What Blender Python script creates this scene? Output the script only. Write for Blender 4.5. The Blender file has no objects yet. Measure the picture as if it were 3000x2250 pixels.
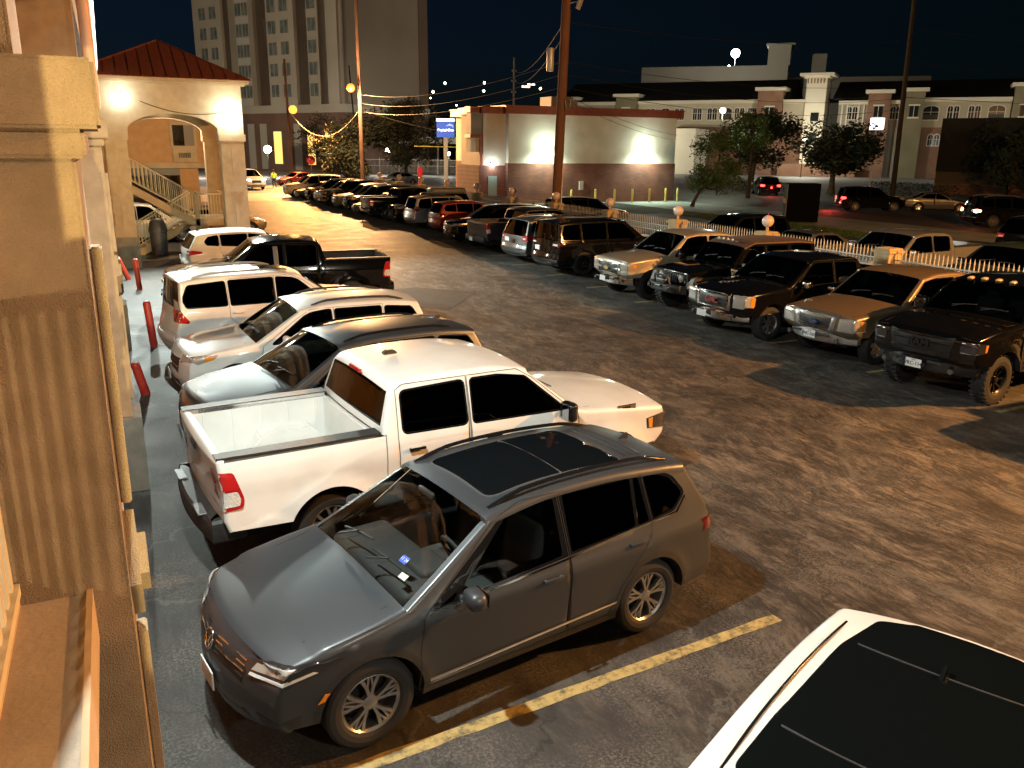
import bpy, bmesh, math, random
from math import sin, cos, pi, radians, hypot, atan2, tan
from mathutils import Vector, Matrix, Euler
from mathutils.bvhtree import BVHTree
from mathutils.geometry import delaunay_2d_cdt
random.seed(7)
SC = bpy.context.scene
COL = SC.collection

# ---------------------------------------------------------------- materials
MATS = {}
def mat(name, base=(.5,.5,.5), rough=.5, metal=0., coat=0., spec=.5, emit=None, es=0., alpha=None):
    if name in MATS: return MATS[name]
    m = bpy.data.materials.new(name); m.use_nodes = True
    b = m.node_tree.nodes['Principled BSDF']
    b.inputs['Base Color'].default_value = (*base, 1)
    b.inputs['Roughness'].default_value = rough
    b.inputs['Metallic'].default_value = metal
    b.inputs['Coat Weight'].default_value = coat
    b.inputs['Coat Roughness'].default_value = .04
    b.inputs['Specular IOR Level'].default_value = spec
    if emit:
        b.inputs['Emission Color'].default_value = (*emit, 1); b.inputs['Emission Strength'].default_value = es
    MATS[name] = m
    return m

def nd(m, typ, **kw):
    n = m.node_tree.nodes.new(typ)
    for k, v in kw.items():
        if k in n.inputs: n.inputs[k].default_value = v
        else: setattr(n, k, v)
    return n
def lk(m, a, b): m.node_tree.links.new(a, b)
def bsdf(m): return m.node_tree.nodes['Principled BSDF']
def ramp(m, stops):
    r = nd(m, 'ShaderNodeValToRGB'); e = r.color_ramp.elements
    while len(e) < len(stops): e.new(.5)
    for i, (p, c) in enumerate(stops):
        e[i].position = p; e[i].color = (*c, 1) if len(c) == 3 else c
    return r
def noisy(name, c1, c2, scale=4., rough=.8, detail=6., bump=0., bscale=None, metal=0., stretch=(1,1,1), contrast=(.35,.65), coat=0.):
    """two-tone noise surface in object space, with optional bump"""
    if name in MATS: return MATS[name]
    m = mat(name, c1, rough, metal, coat)
    tc = nd(m, 'ShaderNodeTexCoord'); mp = nd(m, 'ShaderNodeMapping'); mp.inputs['Scale'].default_value = stretch
    lk(m, tc.outputs['Object'], mp.inputs['Vector'])
    n = nd(m, 'ShaderNodeTexNoise', Scale=scale, Detail=detail); lk(m, mp.outputs[0], n.inputs['Vector'])
    r = ramp(m, [(contrast[0], c1), (contrast[1], c2)]); lk(m, n.outputs['Fac'], r.inputs[0])
    lk(m, r.outputs[0], bsdf(m).inputs['Base Color'])
    if bump:
        n2 = nd(m, 'ShaderNodeTexNoise', Scale=bscale or scale*8, Detail=4.); lk(m, mp.outputs[0], n2.inputs['Vector'])
        b = nd(m, 'ShaderNodeBump', Strength=bump, Distance=.02); lk(m, n2.outputs['Fac'], b.inputs['Height'])
        lk(m, b.outputs[0], bsdf(m).inputs['Normal'])
    return m
def paint(name, c, metal=0., rough=.35, coat=1., cr=(.03,.13)):
    """car paint: clear coat over a base with faint road dust"""
    if name in MATS: return MATS[name]
    m = mat(name, c, rough, metal, coat)
    tc = nd(m, 'ShaderNodeTexCoord')
    n = nd(m, 'ShaderNodeTexNoise', Scale=2.2, Detail=5.); lk(m, tc.outputs['Object'], n.inputs['Vector'])
    d = tuple(min(1, v*.84 + (.010 if v > .02 else .002)) for v in c)
    r = ramp(m, [(.35, c), (.75, d)]); lk(m, n.outputs['Fac'], r.inputs[0]); lk(m, r.outputs[0], bsdf(m).inputs['Base Color'])
    n2 = nd(m, 'ShaderNodeTexNoise', Scale=9., Detail=6.); lk(m, tc.outputs['Object'], n2.inputs['Vector'])
    mr = nd(m, 'ShaderNodeMapRange'); mr.inputs['To Min'].default_value = cr[0]; mr.inputs['To Max'].default_value = cr[1]
    lk(m, n2.outputs['Fac'], mr.inputs['Value']); lk(m, mr.outputs[0], bsdf(m).inputs['Coat Roughness'])
    return m
def tint_glass(name, trans, rough=.02):
    """thin tinted pane: coloured transparency under a Fresnel gloss"""
    if name in MATS: return MATS[name]
    m = bpy.data.materials.new(name); m.use_nodes = True; nt = m.node_tree; nt.nodes.clear()
    o = nd(m, 'ShaderNodeOutputMaterial'); t = nd(m, 'ShaderNodeBsdfTransparent'); g = nd(m, 'ShaderNodeBsdfGlossy')
    t.inputs['Color'].default_value = (*trans, 1); g.inputs['Roughness'].default_value = rough
    f = nd(m, 'ShaderNodeFresnel', IOR=1.5); x = nd(m, 'ShaderNodeMixShader')
    lk(m, f.outputs[0], x.inputs[0]); lk(m, t.outputs[0], x.inputs[1]); lk(m, g.outputs[0], x.inputs[2]); lk(m, x.outputs[0], o.inputs[0])
    MATS[name] = m
    return m
def emis(name, c, s):
    return mat(name, c, .5, emit=c, es=s)

# ---------------------------------------------------------------- objects
def tag(o, label=None, cat=None, group=None, kind=None):
    if label: o['label'] = label
    if cat: o['category'] = cat
    if group: o['group'] = group
    if kind: o['kind'] = kind
    return o
def empty(name, loc=(0,0,0), rz=0., label=None, cat=None, group=None):
    o = bpy.data.objects.new(name, None); COL.objects.link(o); o.empty_display_size = .2
    o.location = loc; o.rotation_euler = (0, 0, rz)
    return tag(o, label, cat, group)
def link(name, me, m=None, parent=None):
    o = bpy.data.objects.new(name, me); COL.objects.link(o)
    if m is not None and len(me.materials) == 0: me.materials.append(m)
    if parent is not None: o.parent = parent
    return o
def obj(name, bm, m=None, parent=None, smooth=False):
    bmesh.ops.recalc_face_normals(bm, faces=bm.faces) if smooth != 'keep' else None
    me = bpy.data.meshes.new(name); bm.to_mesh(me); bm.free()
    if smooth:
        me.polygons.foreach_set('use_smooth', [True]*len(me.polygons))
        if smooth != 'full' and smooth != 'keep':
            try: me.set_sharp_from_angle(angle=radians(smooth if smooth is not True else 40))
            except Exception: pass
    return link(name, me, m, parent)
def copy_tree(o, parent=None, depth=0):
    c = o.copy(); COL.objects.link(c)
    if parent is not None:
        c.parent = parent
    for ch in o.children: copy_tree(ch, c, depth+1)
    return c

# ---------------------------------------------------------------- mesh bits
def bx(bm, x0, x1, y0, y1, z0, z1, rot=None):
    vs = [bm.verts.new((x, y, z)) for x in (x0, x1) for y in (y0, y1) for z in (z0, z1)]
    if rot is not None:
        for v in vs: v.co = rot @ v.co
    for f in ((0,1,3,2),(4,6,7,5),(0,4,5,1),(2,3,7,6),(0,2,6,4),(1,5,7,3)):
        bm.faces.new([vs[i] for i in f])
    return vs
def box(name, x0, x1, y0, y1, z0, z1, m, parent=None, bev=0.):
    bm = bmesh.new(); bx(bm, x0, x1, y0, y1, z0, z1)
    if bev: bmesh.ops.bevel(bm, geom=bm.edges[:], offset=bev, segments=2, affect='EDGES', profile=.5)
    return obj(name, bm, m, parent, smooth=35 if bev else False)
def rbox(bm, c, s, r, seg=3, rot=None):
    """rounded box, centre c, size s"""
    b2 = bmesh.new(); bx(b2, -s[0]/2, s[0]/2, -s[1]/2, s[1]/2, -s[2]/2, s[2]/2)
    bmesh.ops.bevel(b2, geom=b2.edges[:], offset=r, segments=seg, affect='EDGES', profile=.5)
    M = Matrix.Translation(c) @ (rot.to_4x4() if rot is not None else Matrix())
    merge(bm, b2, M)
def merge(bm, b2, M=Matrix()):
    mp = {}
    for v in b2.verts: mp[v.index if v.index >= 0 else id(v)] = None
    b2.verts.index_update()
    vs = [bm.verts.new(M @ v.co) for v in b2.verts]
    for f in b2.faces:
        try:
            g = bm.faces.new([vs[v.index] for v in f.verts]); g.material_index = f.material_index; g.smooth = f.smooth
        except ValueError: pass
    b2.free()
def tube(bm, pts, r, seg=8, cap=True, radii=None):
    pts = [Vector(p) for p in pts]; rings = []
    for i, p in enumerate(pts):
        a = pts[max(0, i-1)]; b = pts[min(len(pts)-1, i+1)]
        d = (b-a).normalized()
        u = d.orthogonal().normalized() if i == 0 else (u - d*u.dot(d)).normalized()
        w = d.cross(u); rr = radii[i] if radii else r
        rings.append([bm.verts.new(p + (u*cos(2*pi*k/seg) + w*sin(2*pi*k/seg))*rr) for k in range(seg)])
    for a, b in zip(rings, rings[1:]):
        for k in range(seg): bm.faces.new((a[k], a[(k+1)%seg], b[(k+1)%seg], b[k]))
    if cap:
        bm.faces.new(rings[0][::-1]); bm.faces.new(rings[-1])
def lathe(bm, prof, seg=24, axis='Z', c=(0,0,0)):
    rings = []; c = Vector(c)
    for r, h in prof:
        ring = []
        for k in range(seg):
            a = 2*pi*k/seg; p = (r*cos(a), r*sin(a), h)
            if axis == 'Y': p = (r*cos(a), h, r*sin(a))
            if axis == 'X': p = (h, r*cos(a), r*sin(a))
            ring.append(bm.verts.new(c + Vector(p)))
        rings.append(ring)
    for a, b in zip(rings, rings[1:]):
        for k in range(seg): bm.faces.new((a[k], a[(k+1)%seg], b[(k+1)%seg], b[k]))
    return rings
def sphere(bm, c, r, seg=14, rings=8, sc=(1,1,1)):
    b2 = bmesh.new(); bmesh.ops.create_uvsphere(b2, u_segments=seg, v_segments=rings, radius=r)
    merge(bm, b2, Matrix.Translation(c) @ Matrix.Diagonal((*sc, 1)))
def prism(bm, poly, h0, h1, axis='Z'):
    """extrude a 2-D polygon (list of pairs)"""
    def P(p, h): return (p[0], p[1], h) if axis == 'Z' else ((p[0], h, p[1]) if axis == 'Y' else (h, p[0], p[1]))
    a = [bm.verts.new(P(p, h0)) for p in poly]; b = [bm.verts.new(P(p, h1)) for p in poly]
    n = len(poly)
    for i in range(n): bm.faces.new((a[i], a[(i+1)%n], b[(i+1)%n], b[i]))
    bm.faces.new(a[::-1]); bm.faces.new(b)
def inpoly(p, poly):
    x, y = p; c = False; j = len(poly)-1
    for i in range(len(poly)):
        xi, yi = poly[i]; xj, yj = poly[j]
        if (yi > y) != (yj > y) and x < (xj-xi)*(y-yi)/(yj-yi)+xi: c = not c
        j = i
    return c
def cdt(loops, grid, inside):
    """triangulate closed loops with a grid of extra points; keep triangles whose centroid passes inside()"""
    vs = []; es = []
    for lp in loops:
        k = len(vs); n = len(lp)
        vs += [Vector(p) for p in lp]; es += [(k+i, k+(i+1)%n) for i in range(n)]
    xs = [v.x for v in vs]; ys = [v.y for v in vs]
    if grid:
        i0 = int(math.floor(min(xs)/grid)); i1 = int(max(xs)/grid)+1
        j0 = int(math.floor(min(ys)/grid)); j1 = int(max(ys)/grid)+1
        for i in range(i0, i1+1):
            for j in range(j0, j1+1):
                p = ((i+.5*(j % 2))*grid, j*grid)
                if inside(p): vs.append(Vector(p))
    out = delaunay_2d_cdt(vs, es, [], 0, 1e-5)
    V = [tuple(v) for v in out[0]]; F = []
    for f in out[2]:
        c = (sum(V[i][0] for i in f)/len(f), sum(V[i][1] for i in f)/len(f))
        if inside(c): F.append((tuple(f), c))
    return V, F
def text_mesh(s, size, ext=.004, align='CENTER', bold=0.):
    cu = bpy.data.curves.new('txt', 'FONT'); cu.body = s; cu.size = size; cu.extrude = ext; cu.offset = bold
    cu.align_x = align; cu.align_y = 'CENTER'; cu.resolution_u = 3
    o = bpy.data.objects.new('txt', cu); COL.objects.link(o)
    dg = bpy.context.evaluated_depsgraph_get(); me = bpy.data.meshes.new_from_object(o.evaluated_get(dg))
    bpy.data.objects.remove(o); bpy.data.curves.remove(cu)
    return me
def text_obj(name, s, size, M, m, parent=None, ext=.004, bold=0.):
    me = text_mesh(s, size, ext, bold=bold); me.transform(M); me.materials.clear(); me.name = name
    return link(name, me, m, parent)
def facing(loc, nrm, up=(0,0,1)):
    """matrix: local X right, local Y up, local Z = nrm"""
    z = Vector(nrm).normalized(); u = Vector(up); x = u.cross(z).normalized(); y = z.cross(x)
    M = Matrix((x, y, z)).transposed().to_4x4(); M.translation = loc
    return M
# ---------------------------------------------------------------- vehicle builder
def lerp(a, b, t): return a + (b-a)*t
def interp(x, pts):
    if x <= pts[0][0]: return pts[0][1]
    for (a, b), (c, d) in zip(pts, pts[1:]):
        if x <= c: return b + (d-b)*(x-a)/(c-a) if c > a else d
    return pts[-1][1]
def sstep(t): t = max(0., min(1., t)); return t*t*(3-2*t)

class Car:
    """A vehicle skinned from a side profile. Points are (d, z): d metres behind the front end."""
    def __init__(s, name, L, W, axles, tyre_r, ra, belt, tumble=.38, taper_f=.07, taper_r=.05, flare=.02, crease=None, sill=.30, grid=.075, lower_tuck=.16, tyre_w=.23, track=None):
        s.name, s.L, s.W, s.axles, s.R, s.ra = name, L, W, axles, tyre_r, ra
        s.belt, s.tumble, s.tf, s.tr, s.flare, s.crease, s.sill, s.grid, s.tuck = belt, tumble, taper_f, taper_r, flare, crease, sill, grid, lower_tuck
        s.tw = tyre_w; s.root = empty(name); s.parts = {}; s.ribs = []; s.bv = []; s.bf = []
        s.track = track or W/2 - tyre_w/2 - .03
    def X(s, d): return s.L/2 - d
    def w(s, d, z):
        w = s.W/2
        t = max(0, 1 - d/1.1); w -= s.tf*t*t
        t = max(0, 1 - (s.L-d)/1.2); w -= s.tr*t*t
        u = z - s.belt
        if u > -.1: v = u + .1; w -= s.tumble*(v*v/(v+.2))
        if z < .55: w -= (.55-z)*s.tuck
        if s.crease:
            for zc, a in s.crease: w += a*math.exp(-((z-zc)/.07)**2)
        for xa in s.axles:
            r = hypot(d-xa, z-s.R) - s.ra
            if r < .14: w += s.flare*sstep(1-max(0, r)/.14)
        return w
    # ---- profile ribbons
    def ribbon(s, pts, segs):
        """pts: (d, z, r) vertices; segs: (part, crown, edge radius) per segment"""
        n = len(pts); P = [Vector(p[:2]) for p in pts]; N = []
        for a, b in zip(P, P[1:]):
            t = (b-a).normalized(); N.append(Vector((-t.y, t.x)))     # outward for a front->top->rear path
        U = []
        for k in range(n):
            a = max(0, k-1); b = min(n-2, k)
            da = segs[a][1]+segs[a][2]; db = segs[b][1]+segs[b][2]
            n1, n2 = N[a], N[b]; det = n1.x*n2.y - n1.y*n2.x
            if abs(det) < .3: q = (n1+n2).normalized()*(-(da+db)/2)
            else: q = Vector(((-da*n2.y + db*n1.y)/det, (-db*n1.x + da*n2.x)/det))
            U.append(P[k]+q)
        rows = []
        def fil(V, k, r, t):
            a = V[k-1]-V[k]; b = V[k+1]-V[k]; la, lb = a.length, b.length
            p = V[k] + a*(min(r, .48*la)/la if la else 0); q = V[k] + b*(min(r, .48*lb)/lb if lb else 0)
            return p*(1-t)**2 + V[k]*2*t*(1-t) + q*t*t
        st = 6
        marks = []
        for k in range(n):
            if k in (0, n-1): rows.append((P[k], U[k], min(k, n-2))); continue
            r = pts[k][2]
            for i in range(st+1):
                t = i/st; rows.append((fil(P, k, r, t), fil(U, k, max(.012, r*.6), t), k-1 if t < .5 else k))
        R = []
        for (p, u, k), (p2, u2, k2) in zip(rows, rows[1:]):
            m = max(1, int((p2-p).length/.11))
            for i in range(m): R.append((p.lerp(p2, i/m), u.lerp(u2, i/m), k))
        R.append(rows[-1])
        s.ribs.append((R, segs))
        FR = [-1,-.955,-.9,-.78,-.6,-.4,-.2,0,.2,.4,.6,.78,.9,.955,1]
        grid = []
        for p, u, k in R:
            _, cr, er = segs[k]; tot = cr+er; row = []
            wq = s.w(u.x, u.y)
            def at(y, dl): q = p.lerp(u, dl); return (s.X(q.x), y, q.y)
            for a in range(4): th = radians(90-22.5*a); row.append(at(-(wq-er*(1-sin(th))), (cr+er*(1-cos(th)))/tot))
            for f in FR: row.append(at(f*(wq-er), cr/tot*f*f))
            for a in range(3, -1, -1): th = radians(90-22.5*a); row.append(at(wq-er*(1-sin(th)), (cr+er*(1-cos(th)))/tot))
            grid.append(row)
        nc = len(grid[0])
        for i in range(len(R)-1):
            part = segs[R[i][2]][0]
            for j in range(nc-1):
                key = part
                if part in ('windshield', 'rear_window') and not (5 <= j < nc-6): key = 'body'
                if part == 'roof_panel':
                    e = 7 + (R[i][0].x > s.L-1.25)
                    key = 'roof_panel' if e <= j < nc-1-e else 'body'
                quad = [grid[i][j], grid[i][j+1], grid[i+1][j+1], grid[i+1][j]]
                s.addf(key, quad)
    def addf(s, key, pts):
        s.parts.setdefault(key, []).append(pts)
        k = len(s.bv); s.bv += pts; s.bf.append(tuple(range(k, k+len(pts))))
    # ---- sides
    def sides(s, windows=(), trim=(), doors=(), zones=(), bottom=None, prof_join=None):
        """windows: (name, polygon); trim: black polygons round the glass; doors: polygons; zones: (part, test)"""
        out = [tuple(u) for R, _ in s.ribs for _, u, _ in R]
        path = []
        end = out[-1]; start = out[0]
        zr = end[1]; zf = start[1]
        arcs = sorted(s.axles, reverse=True)
        def arc(xa, z0, z1):
            a0 = math.asin(max(-1, min(1, (z0-s.R)/s.ra))); a1 = math.asin(max(-1, min(1, (z1-s.R)/s.ra)))
            A = a0; B = pi - a1
            return [(xa + s.ra*cos(A+(B-A)*i/22), s.R + s.ra*sin(A+(B-A)*i/22)) for i in range(23)]
        zs = s.sill
        p1 = arc(arcs[0], zr, zs); p2 = arc(arcs[1], zs, zf)
        outline = out + p1 + p2
        s.outline = outline
        loops = [outline]
        def inside(p): return inpoly(p, outline)
        loops += [q for _, q in windows] + list(trim) + list(doors)
        for nm, q in zones:
            if isinstance(q, list): loops.append(q)
        V, F = cdt(loops, s.grid, inside)
        for f, c in F:
            key = None
            for nm, q in windows:
                if inpoly(c, q): key = ('W', nm)
            if key is None:
                for i, q in enumerate(trim):
                    if inpoly(c, q): key = ('T', 'window_trim', i)
            if key is None:
                for nm, q in zones:
                    if inpoly(c, q): key = ('T', nm, int(c[0] > s.L/2)); break
            if key is None:
                for i, q in enumerate(doors):
                    if inpoly(c, q): key = ('D', i); break
            if key is None: key = 'body'
            for sg in (1, -1):
                off = -.012 if key[0] == 'W' else 0
                pts = [(s.X(V[i][0]), sg*(s.w(*V[i])+off), V[i][1]) for i in f]
                if isinstance(key, str): s.addf(key, pts)
                else: s.addf((*key, sg), pts)
        # wheel-well liners and underbody
        bm = bmesh.new()
        for xa, p in ((arcs[0], p1), (arcs[1], p2)):
            for sg in (1, -1):
                rows = [[bm.verts.new((s.X(a), sg*(s.w(a, b)-dy), b)) for a, b in p] for dy in (0, .04, .42)]
                for r0, r1 in zip(rows, rows[1:]):
                    for i in range(len(p)-1): bm.faces.new((r0[i], r0[i+1], r1[i+1], r1[i]))
        h = s.W/2-.36
        bx(bm, s.X(s.L-.35), s.X(.35), -h, h, max(.2, s.sill-.06), s.R+.3)
        bx(bm, s.X(arcs[0]-s.ra-.05), s.X(arcs[1]+s.ra+.05), -s.W/2+.12, s.W/2-.12, max(.2, s.sill-.03), s.sill+.12)
        s.liner = bm
    # ---- build
    def finish(s, mats, lines=(), skip=()):
        """mats: part -> material"""
        s.obs = {}
        s.bvh = BVHTree.FromPolygons(s.bv, s.bf)
        for key, quads in s.parts.items():
            if key in skip: continue
            bm = bmesh.new()
            for q in quads:
                try: bm.faces.new([bm.verts.new(p) for p in q])
                except ValueError: pass
            bmesh.ops.remove_doubles(bm, verts=bm.verts, dist=2e-4)
            if isinstance(key, str): nm, m = key, mats.get(key, mats['body'])
            elif key[0] == 'T': nm, m = key[1], mats[key[1]]
            elif key[0] == 'W': nm, m = 'side_window', mats.get(key[1], mats['glass'])
            else: nm, m = 'door', mats.get('door', mats['body'])
            if nm in ('windshield', 'rear_window') : m = mats.get(nm, mats['glass'])
            s.obs[key] = obj(nm, bm, m, s.root, smooth=38)
        obj('underbody', s.liner, mat('underbody_black', (.006,.006,.006), .9), s.root)
        if lines: s.seams(lines)
    def seams(s, lines, wd=.006, m=None):
        """dark shut lines drawn as thin strips just proud of the skin; lines: polylines in (d, z)"""
        for ln in lines:
            pts = []
            for a, b in zip(ln, ln[1:]):
                k = max(1, int(hypot(b[0]-a[0], b[1]-a[1])/.05))
                pts += [(lerp(a[0], b[0], i/k), lerp(a[1], b[1], i/k)) for i in range(k)]
            pts.append(ln[-1])
            for sg in (1, -1):
                prev = None; bm = bmesh.new()
                for i, p in enumerate(pts):
                    a = pts[max(0, i-1)]; b = pts[min(len(pts)-1, i+1)]
                    t = Vector((b[0]-a[0], b[1]-a[1])).normalized(); n = Vector((-t.y, t.x))*wd/2*s.L/4.7
                    q = [(p[0]+n.x*e, p[1]+n.y*e) for e in (1, -1)]
                    cur = [bm.verts.new((s.X(x), sg*(s.w(x, z)+.0025), z)) for x, z in q]
                    if prev: bm.faces.new((prev[0], prev[1], cur[1], cur[0]))
                    prev = cur
                obj('panel_gap', bm, m or mat('gap_black', (.004,.004,.004), .8), s.root)
    # ---- things laid on the skin
    def panel(s, name, pts, d, m, off=.006, grid=.05, thick=.02, parent=None, mirror=False, smooth=True):
        """polygon of 3-D points (car frame: x forward, y left) dropped on the skin along direction d"""
        res = []
        for sg in ((1, -1) if mirror else (1,)):
            dd = Vector((d[0], d[1]*sg, d[2])).normalized()
            e1 = dd.orthogonal().normalized() if abs(dd.z) > .9 else Vector((0,0,1)).cross(dd).normalized()
            e2 = dd.cross(e1)
            pl = [(Vector((p[0], p[1]*sg, p[2])).dot(e1), Vector((p[0], p[1]*sg, p[2])).dot(e2)) for p in pts]
            V, F = cdt([pl], grid, lambda c: inpoly(c, pl))
            bm = bmesh.new(); vs = []
            for a, b in V:
                o = e1*a + e2*b + dd*6
                h, nr, _, _ = s.bvh.ray_cast(o, -dd)
                if h is None:
                    h = s.bvh.find_nearest(e1*a + e2*b + dd*(s.L/2 if abs(dd.x) > .5 else .9))[0]
                vs.append(bm.verts.new(h + dd*off))
            for f, _ in F:
                try: bm.faces.new([vs[i] for i in f])
                except ValueError: pass
            for v in [v for v in bm.verts if not v.link_faces]: bm.verts.remove(v)
            if thick:
                be = [e for e in bm.edges if len(e.link_faces) == 1]
                r = bmesh.ops.extrude_edge_only(bm, edges=be)
                for g in r['geom']:
                    if isinstance(g, bmesh.types.BMVert): g.co -= dd*thick
            res.append(obj(name, bm, m, parent or s.root, smooth=35))
        return res if mirror else res[0]
    def hit(s, p, d):
        h, n, _, _ = s.bvh.ray_cast(Vector(p)+Vector(d)*6, -Vector(d)); return h, n

def frame_side(pts): return pts

# ---- wheels
WH = {}
def wheel_meshes(R, rr, tw, style, rim_m):
    key = (R, rr, tw, style, rim_m.name)
    if key in WH: return WH[key]
    h = tw/2
    bm = bmesh.new()
    prof = [(rr-.01,-h*.75),(rr+.015,-h*.92),(rr+(R-rr)*.45,-h),(R-.025,-h*.93),(R-.006,-h*.78)]
    for y in (-.5,0,.5): prof += [(R,(y-.16)*h),(R-.009,(y-.1)*h),(R-.009,(y+.1)*h),(R,(y+.16)*h)]
    prof += [(R-.006,h*.78),(R-.025,h*.93),(rr+(R-rr)*.45,h),(rr+.015,h*.92),(rr-.01,h*.75)]
    lathe(bm, prof, 40, 'Y')
    if style == 'mud':
        for k in range(30):
            a = 2*pi*k/30
            for sy in (-1, 1):
                rbox(bm, (cos(a)*(R+.004), sy*h*.72, sin(a)*(R+.004)), (.03, .085, .045), .006, 1, Euler((0, -a, 0)).to_matrix())
    b = obj('tyre', bm, mat('tyre_rubber', (.012,.012,.013), .75)); t = b.data; bpy.data.objects.remove(b)
    bm = bmesh.new()
    yo = h*.72
    lathe(bm, [(rr-.035, -h*.7),(rr-.035, yo-.05),(rr-.03, yo-.01),(rr-.012, yo+.008),(rr, yo+.004),(rr+.004, yo-.03)], 40, 'Y')
    if style in ('twin', 'twin6'):
        n = 5 if style == 'twin' else 6
        for k in range(n):
            for sg in (-1, 1):
                a0 = 2*pi*k/n + sg*.10 + pi/2; a1 = 2*pi*k/n + sg*(.30 if n == 5 else .22) + pi/2
                spoke(bm, .045, a0, rr-.02, a1, .030, .036, yo-.012, yo-.002, .035)
                if n == 5: spoke(bm, rr*.52, a0+sg*.05, rr-.02, a0-sg*.055, .016, .026, yo-.010, yo-.004, .03)
    elif style == 'five':
        for k in range(5):
            a = 2*pi*k/5 + pi/2; spoke(bm, .045, a, rr-.015, a, .10, .13, yo-.015, yo-.004, .04)
    elif style == 'mud':
        for k in range(8):
            a = 2*pi*k/8; spoke(bm, .05, a, rr-.015, a, .04, .055, yo-.05, yo-.006, .05)
    elif style == 'steel':
        lathe(bm, [(.03, yo-.06),(rr*.5, yo-.03),(rr*.75, yo-.06),(rr-.03, yo-.03)], 30, 'Y')
    else:
        for k in range(10):
            a = 2*pi*k/10; spoke(bm, .05, a, rr-.015, a+.08, .028, .04, yo-.015, yo-.004, .035)
    lathe(bm, [(.0, yo-.006),(.035, yo-.006),(.06, yo-.014),(.068, yo-.05)], 20, 'Y')
    for k in range(5):
        a = 2*pi*k/5+.3; lathe(bm, [(.0, yo-.012),(.011, yo-.012),(.012, yo-.04)], 8, 'Y', (cos(a)*.05, 0, sin(a)*.05))
    b = obj('rim', bm, rim_m, smooth=35); rm = b.data; bpy.data.objects.remove(b)
    bm = bmesh.new()
    lathe(bm, [(0, yo-.10),(rr*.72, yo-.10),(rr*.72, yo-.13),(0, yo-.13)], 24, 'Y')
    lathe(bm, [(rr-.04, -h*.6),(rr*.2, -h*.5),(0, -h*.5)], 24, 'Y')
    b = obj('hub', bm, mat('brake_dark', (.02,.02,.02), .6, .6)); hb = b.data; bpy.data.objects.remove(b)
    WH[key] = (t, rm, hb)
    return WH[key]
def spoke(bm, r0, a0, r1, a1, w0, w1, y0, y1, dp):
    def ring(r, a, w, y):
        c = Vector((cos(a)*r, 0, sin(a)*r)); t = Vector((-sin(a), 0, cos(a)))
        return [bm.verts.new(c + t*e*w/2 + Vector((0, yy, 0))) for e, yy in ((-1, y-dp), (-.8, y), (.8, y), (1, y-dp))]
    A = ring(r0, a0, w0, y0); B = ring(lerp(r0, r1, .5), lerp(a0, a1, .5), (w0+w1)/2, lerp(y0, y1, .3)+.004); C = ring(r1, a1, w1, y1)
    for p, q in ((A, B), (B, C)):
        for i in range(4): bm.faces.new((p[i], p[(i+1)%4], q[(i+1)%4], q[i]))
def wheels(c, style, rim_m, rr=None, rims=True):
    rr = rr or c.R*.66
    t, r, h = wheel_meshes(c.R, rr, c.tw, style, rim_m)
    for d in c.axles:
        for sg in (1, -1):
            w = link('wheel', h, None, c.root); w.location = (c.X(d), sg*c.track, c.R)
            if sg < 0: w.rotation_euler = (0, 0, pi)
            for nm, me in (('tyre', t), ('rim', r)):
                link(nm, me, None, w)

# ---- fittings shared by vehicles
def capsule(bm, a, b, r, sy=1.): tube(bm, [a, b], r, 8)
def handle(c, d, z, m, sgs=(1, -1), L=.2):
    for sg in sgs:
        bm = bmesh.new(); y = sg*(c.w(d, z)+.028)
        rbox(bm, (c.X(d), y, z), (L, .02, .032), .009, 2)
        for e in (-1, 1): rbox(bm, (c.X(d)+e*L*.4, y-sg*.016, z), (.03, .03, .026), .006, 1)
        par = c.root
        for k, o in c.obs.items():
            if isinstance(k, tuple) and k[0] == 'D' and k[2] == sg:
                q = c.door_polys[k[1]]
                if inpoly((d, z), q): par = o
        obj('door_handle', bm, m, par, smooth=40)
def mirror(c, d, z, m, size=(.12,.23,.17), out=.06, cap=None, stalk=.08):
    for sg in (1, -1):
        y0 = c.w(d, z); bm = bmesh.new()
        yc = sg*(y0+out+size[1]/2)
        rbox(bm, (c.X(d), yc, z+.05), size, min(size)*.42, 4, Euler((0, 0, sg*-.12)).to_matrix())
        tube(bm, [(c.X(d)+.02, sg*(y0-.03), z-.01), (c.X(d)+.01, yc-sg*size[1]*.3, z+.0)], .025, 8)
        o = obj('side_mirror', bm, m, c.root, smooth=40)
        bm = bmesh.new(); rbox(bm, (c.X(d)-size[0]/2-.001, yc, z+.05), (.006, size[1]*.84, size[2]*.78), .002, 1)
        obj('mirror_glass', bm, mat('mirror_glass', (.5,.52,.55), .03, 1.), o)
def plate(c, end, z, text, y=0., up=.0, m=None, bold=True):
    """licence plate on the front (end=1) or the rear (end=-1)"""
    h, n = c.hit((0, y, z), (end, 0, 0)); x = (h.x if h else end*c.L/2) + end*.018
    bm = bmesh.new(); rbox(bm, (x, y, z), (.012, .305, .155), .004, 1)
    o = obj('license_plate', bm, mat('plate_white', (.72,.74,.74), .35), c.root)
    if text:
        M = facing((x+end*.0075, y, z-.008), (end, 0, 0)); text_obj('plate_text', text, .092, M, mat('plate_ink', (.02,.03,.06), .5), o, .001, .0015)
        M = facing((x+end*.0075, y, z+.055), (end, 0, 0)); text_obj('plate_text', 'TEXAS', .03, M, mat('plate_ink'), o, .001)
    return o
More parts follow.
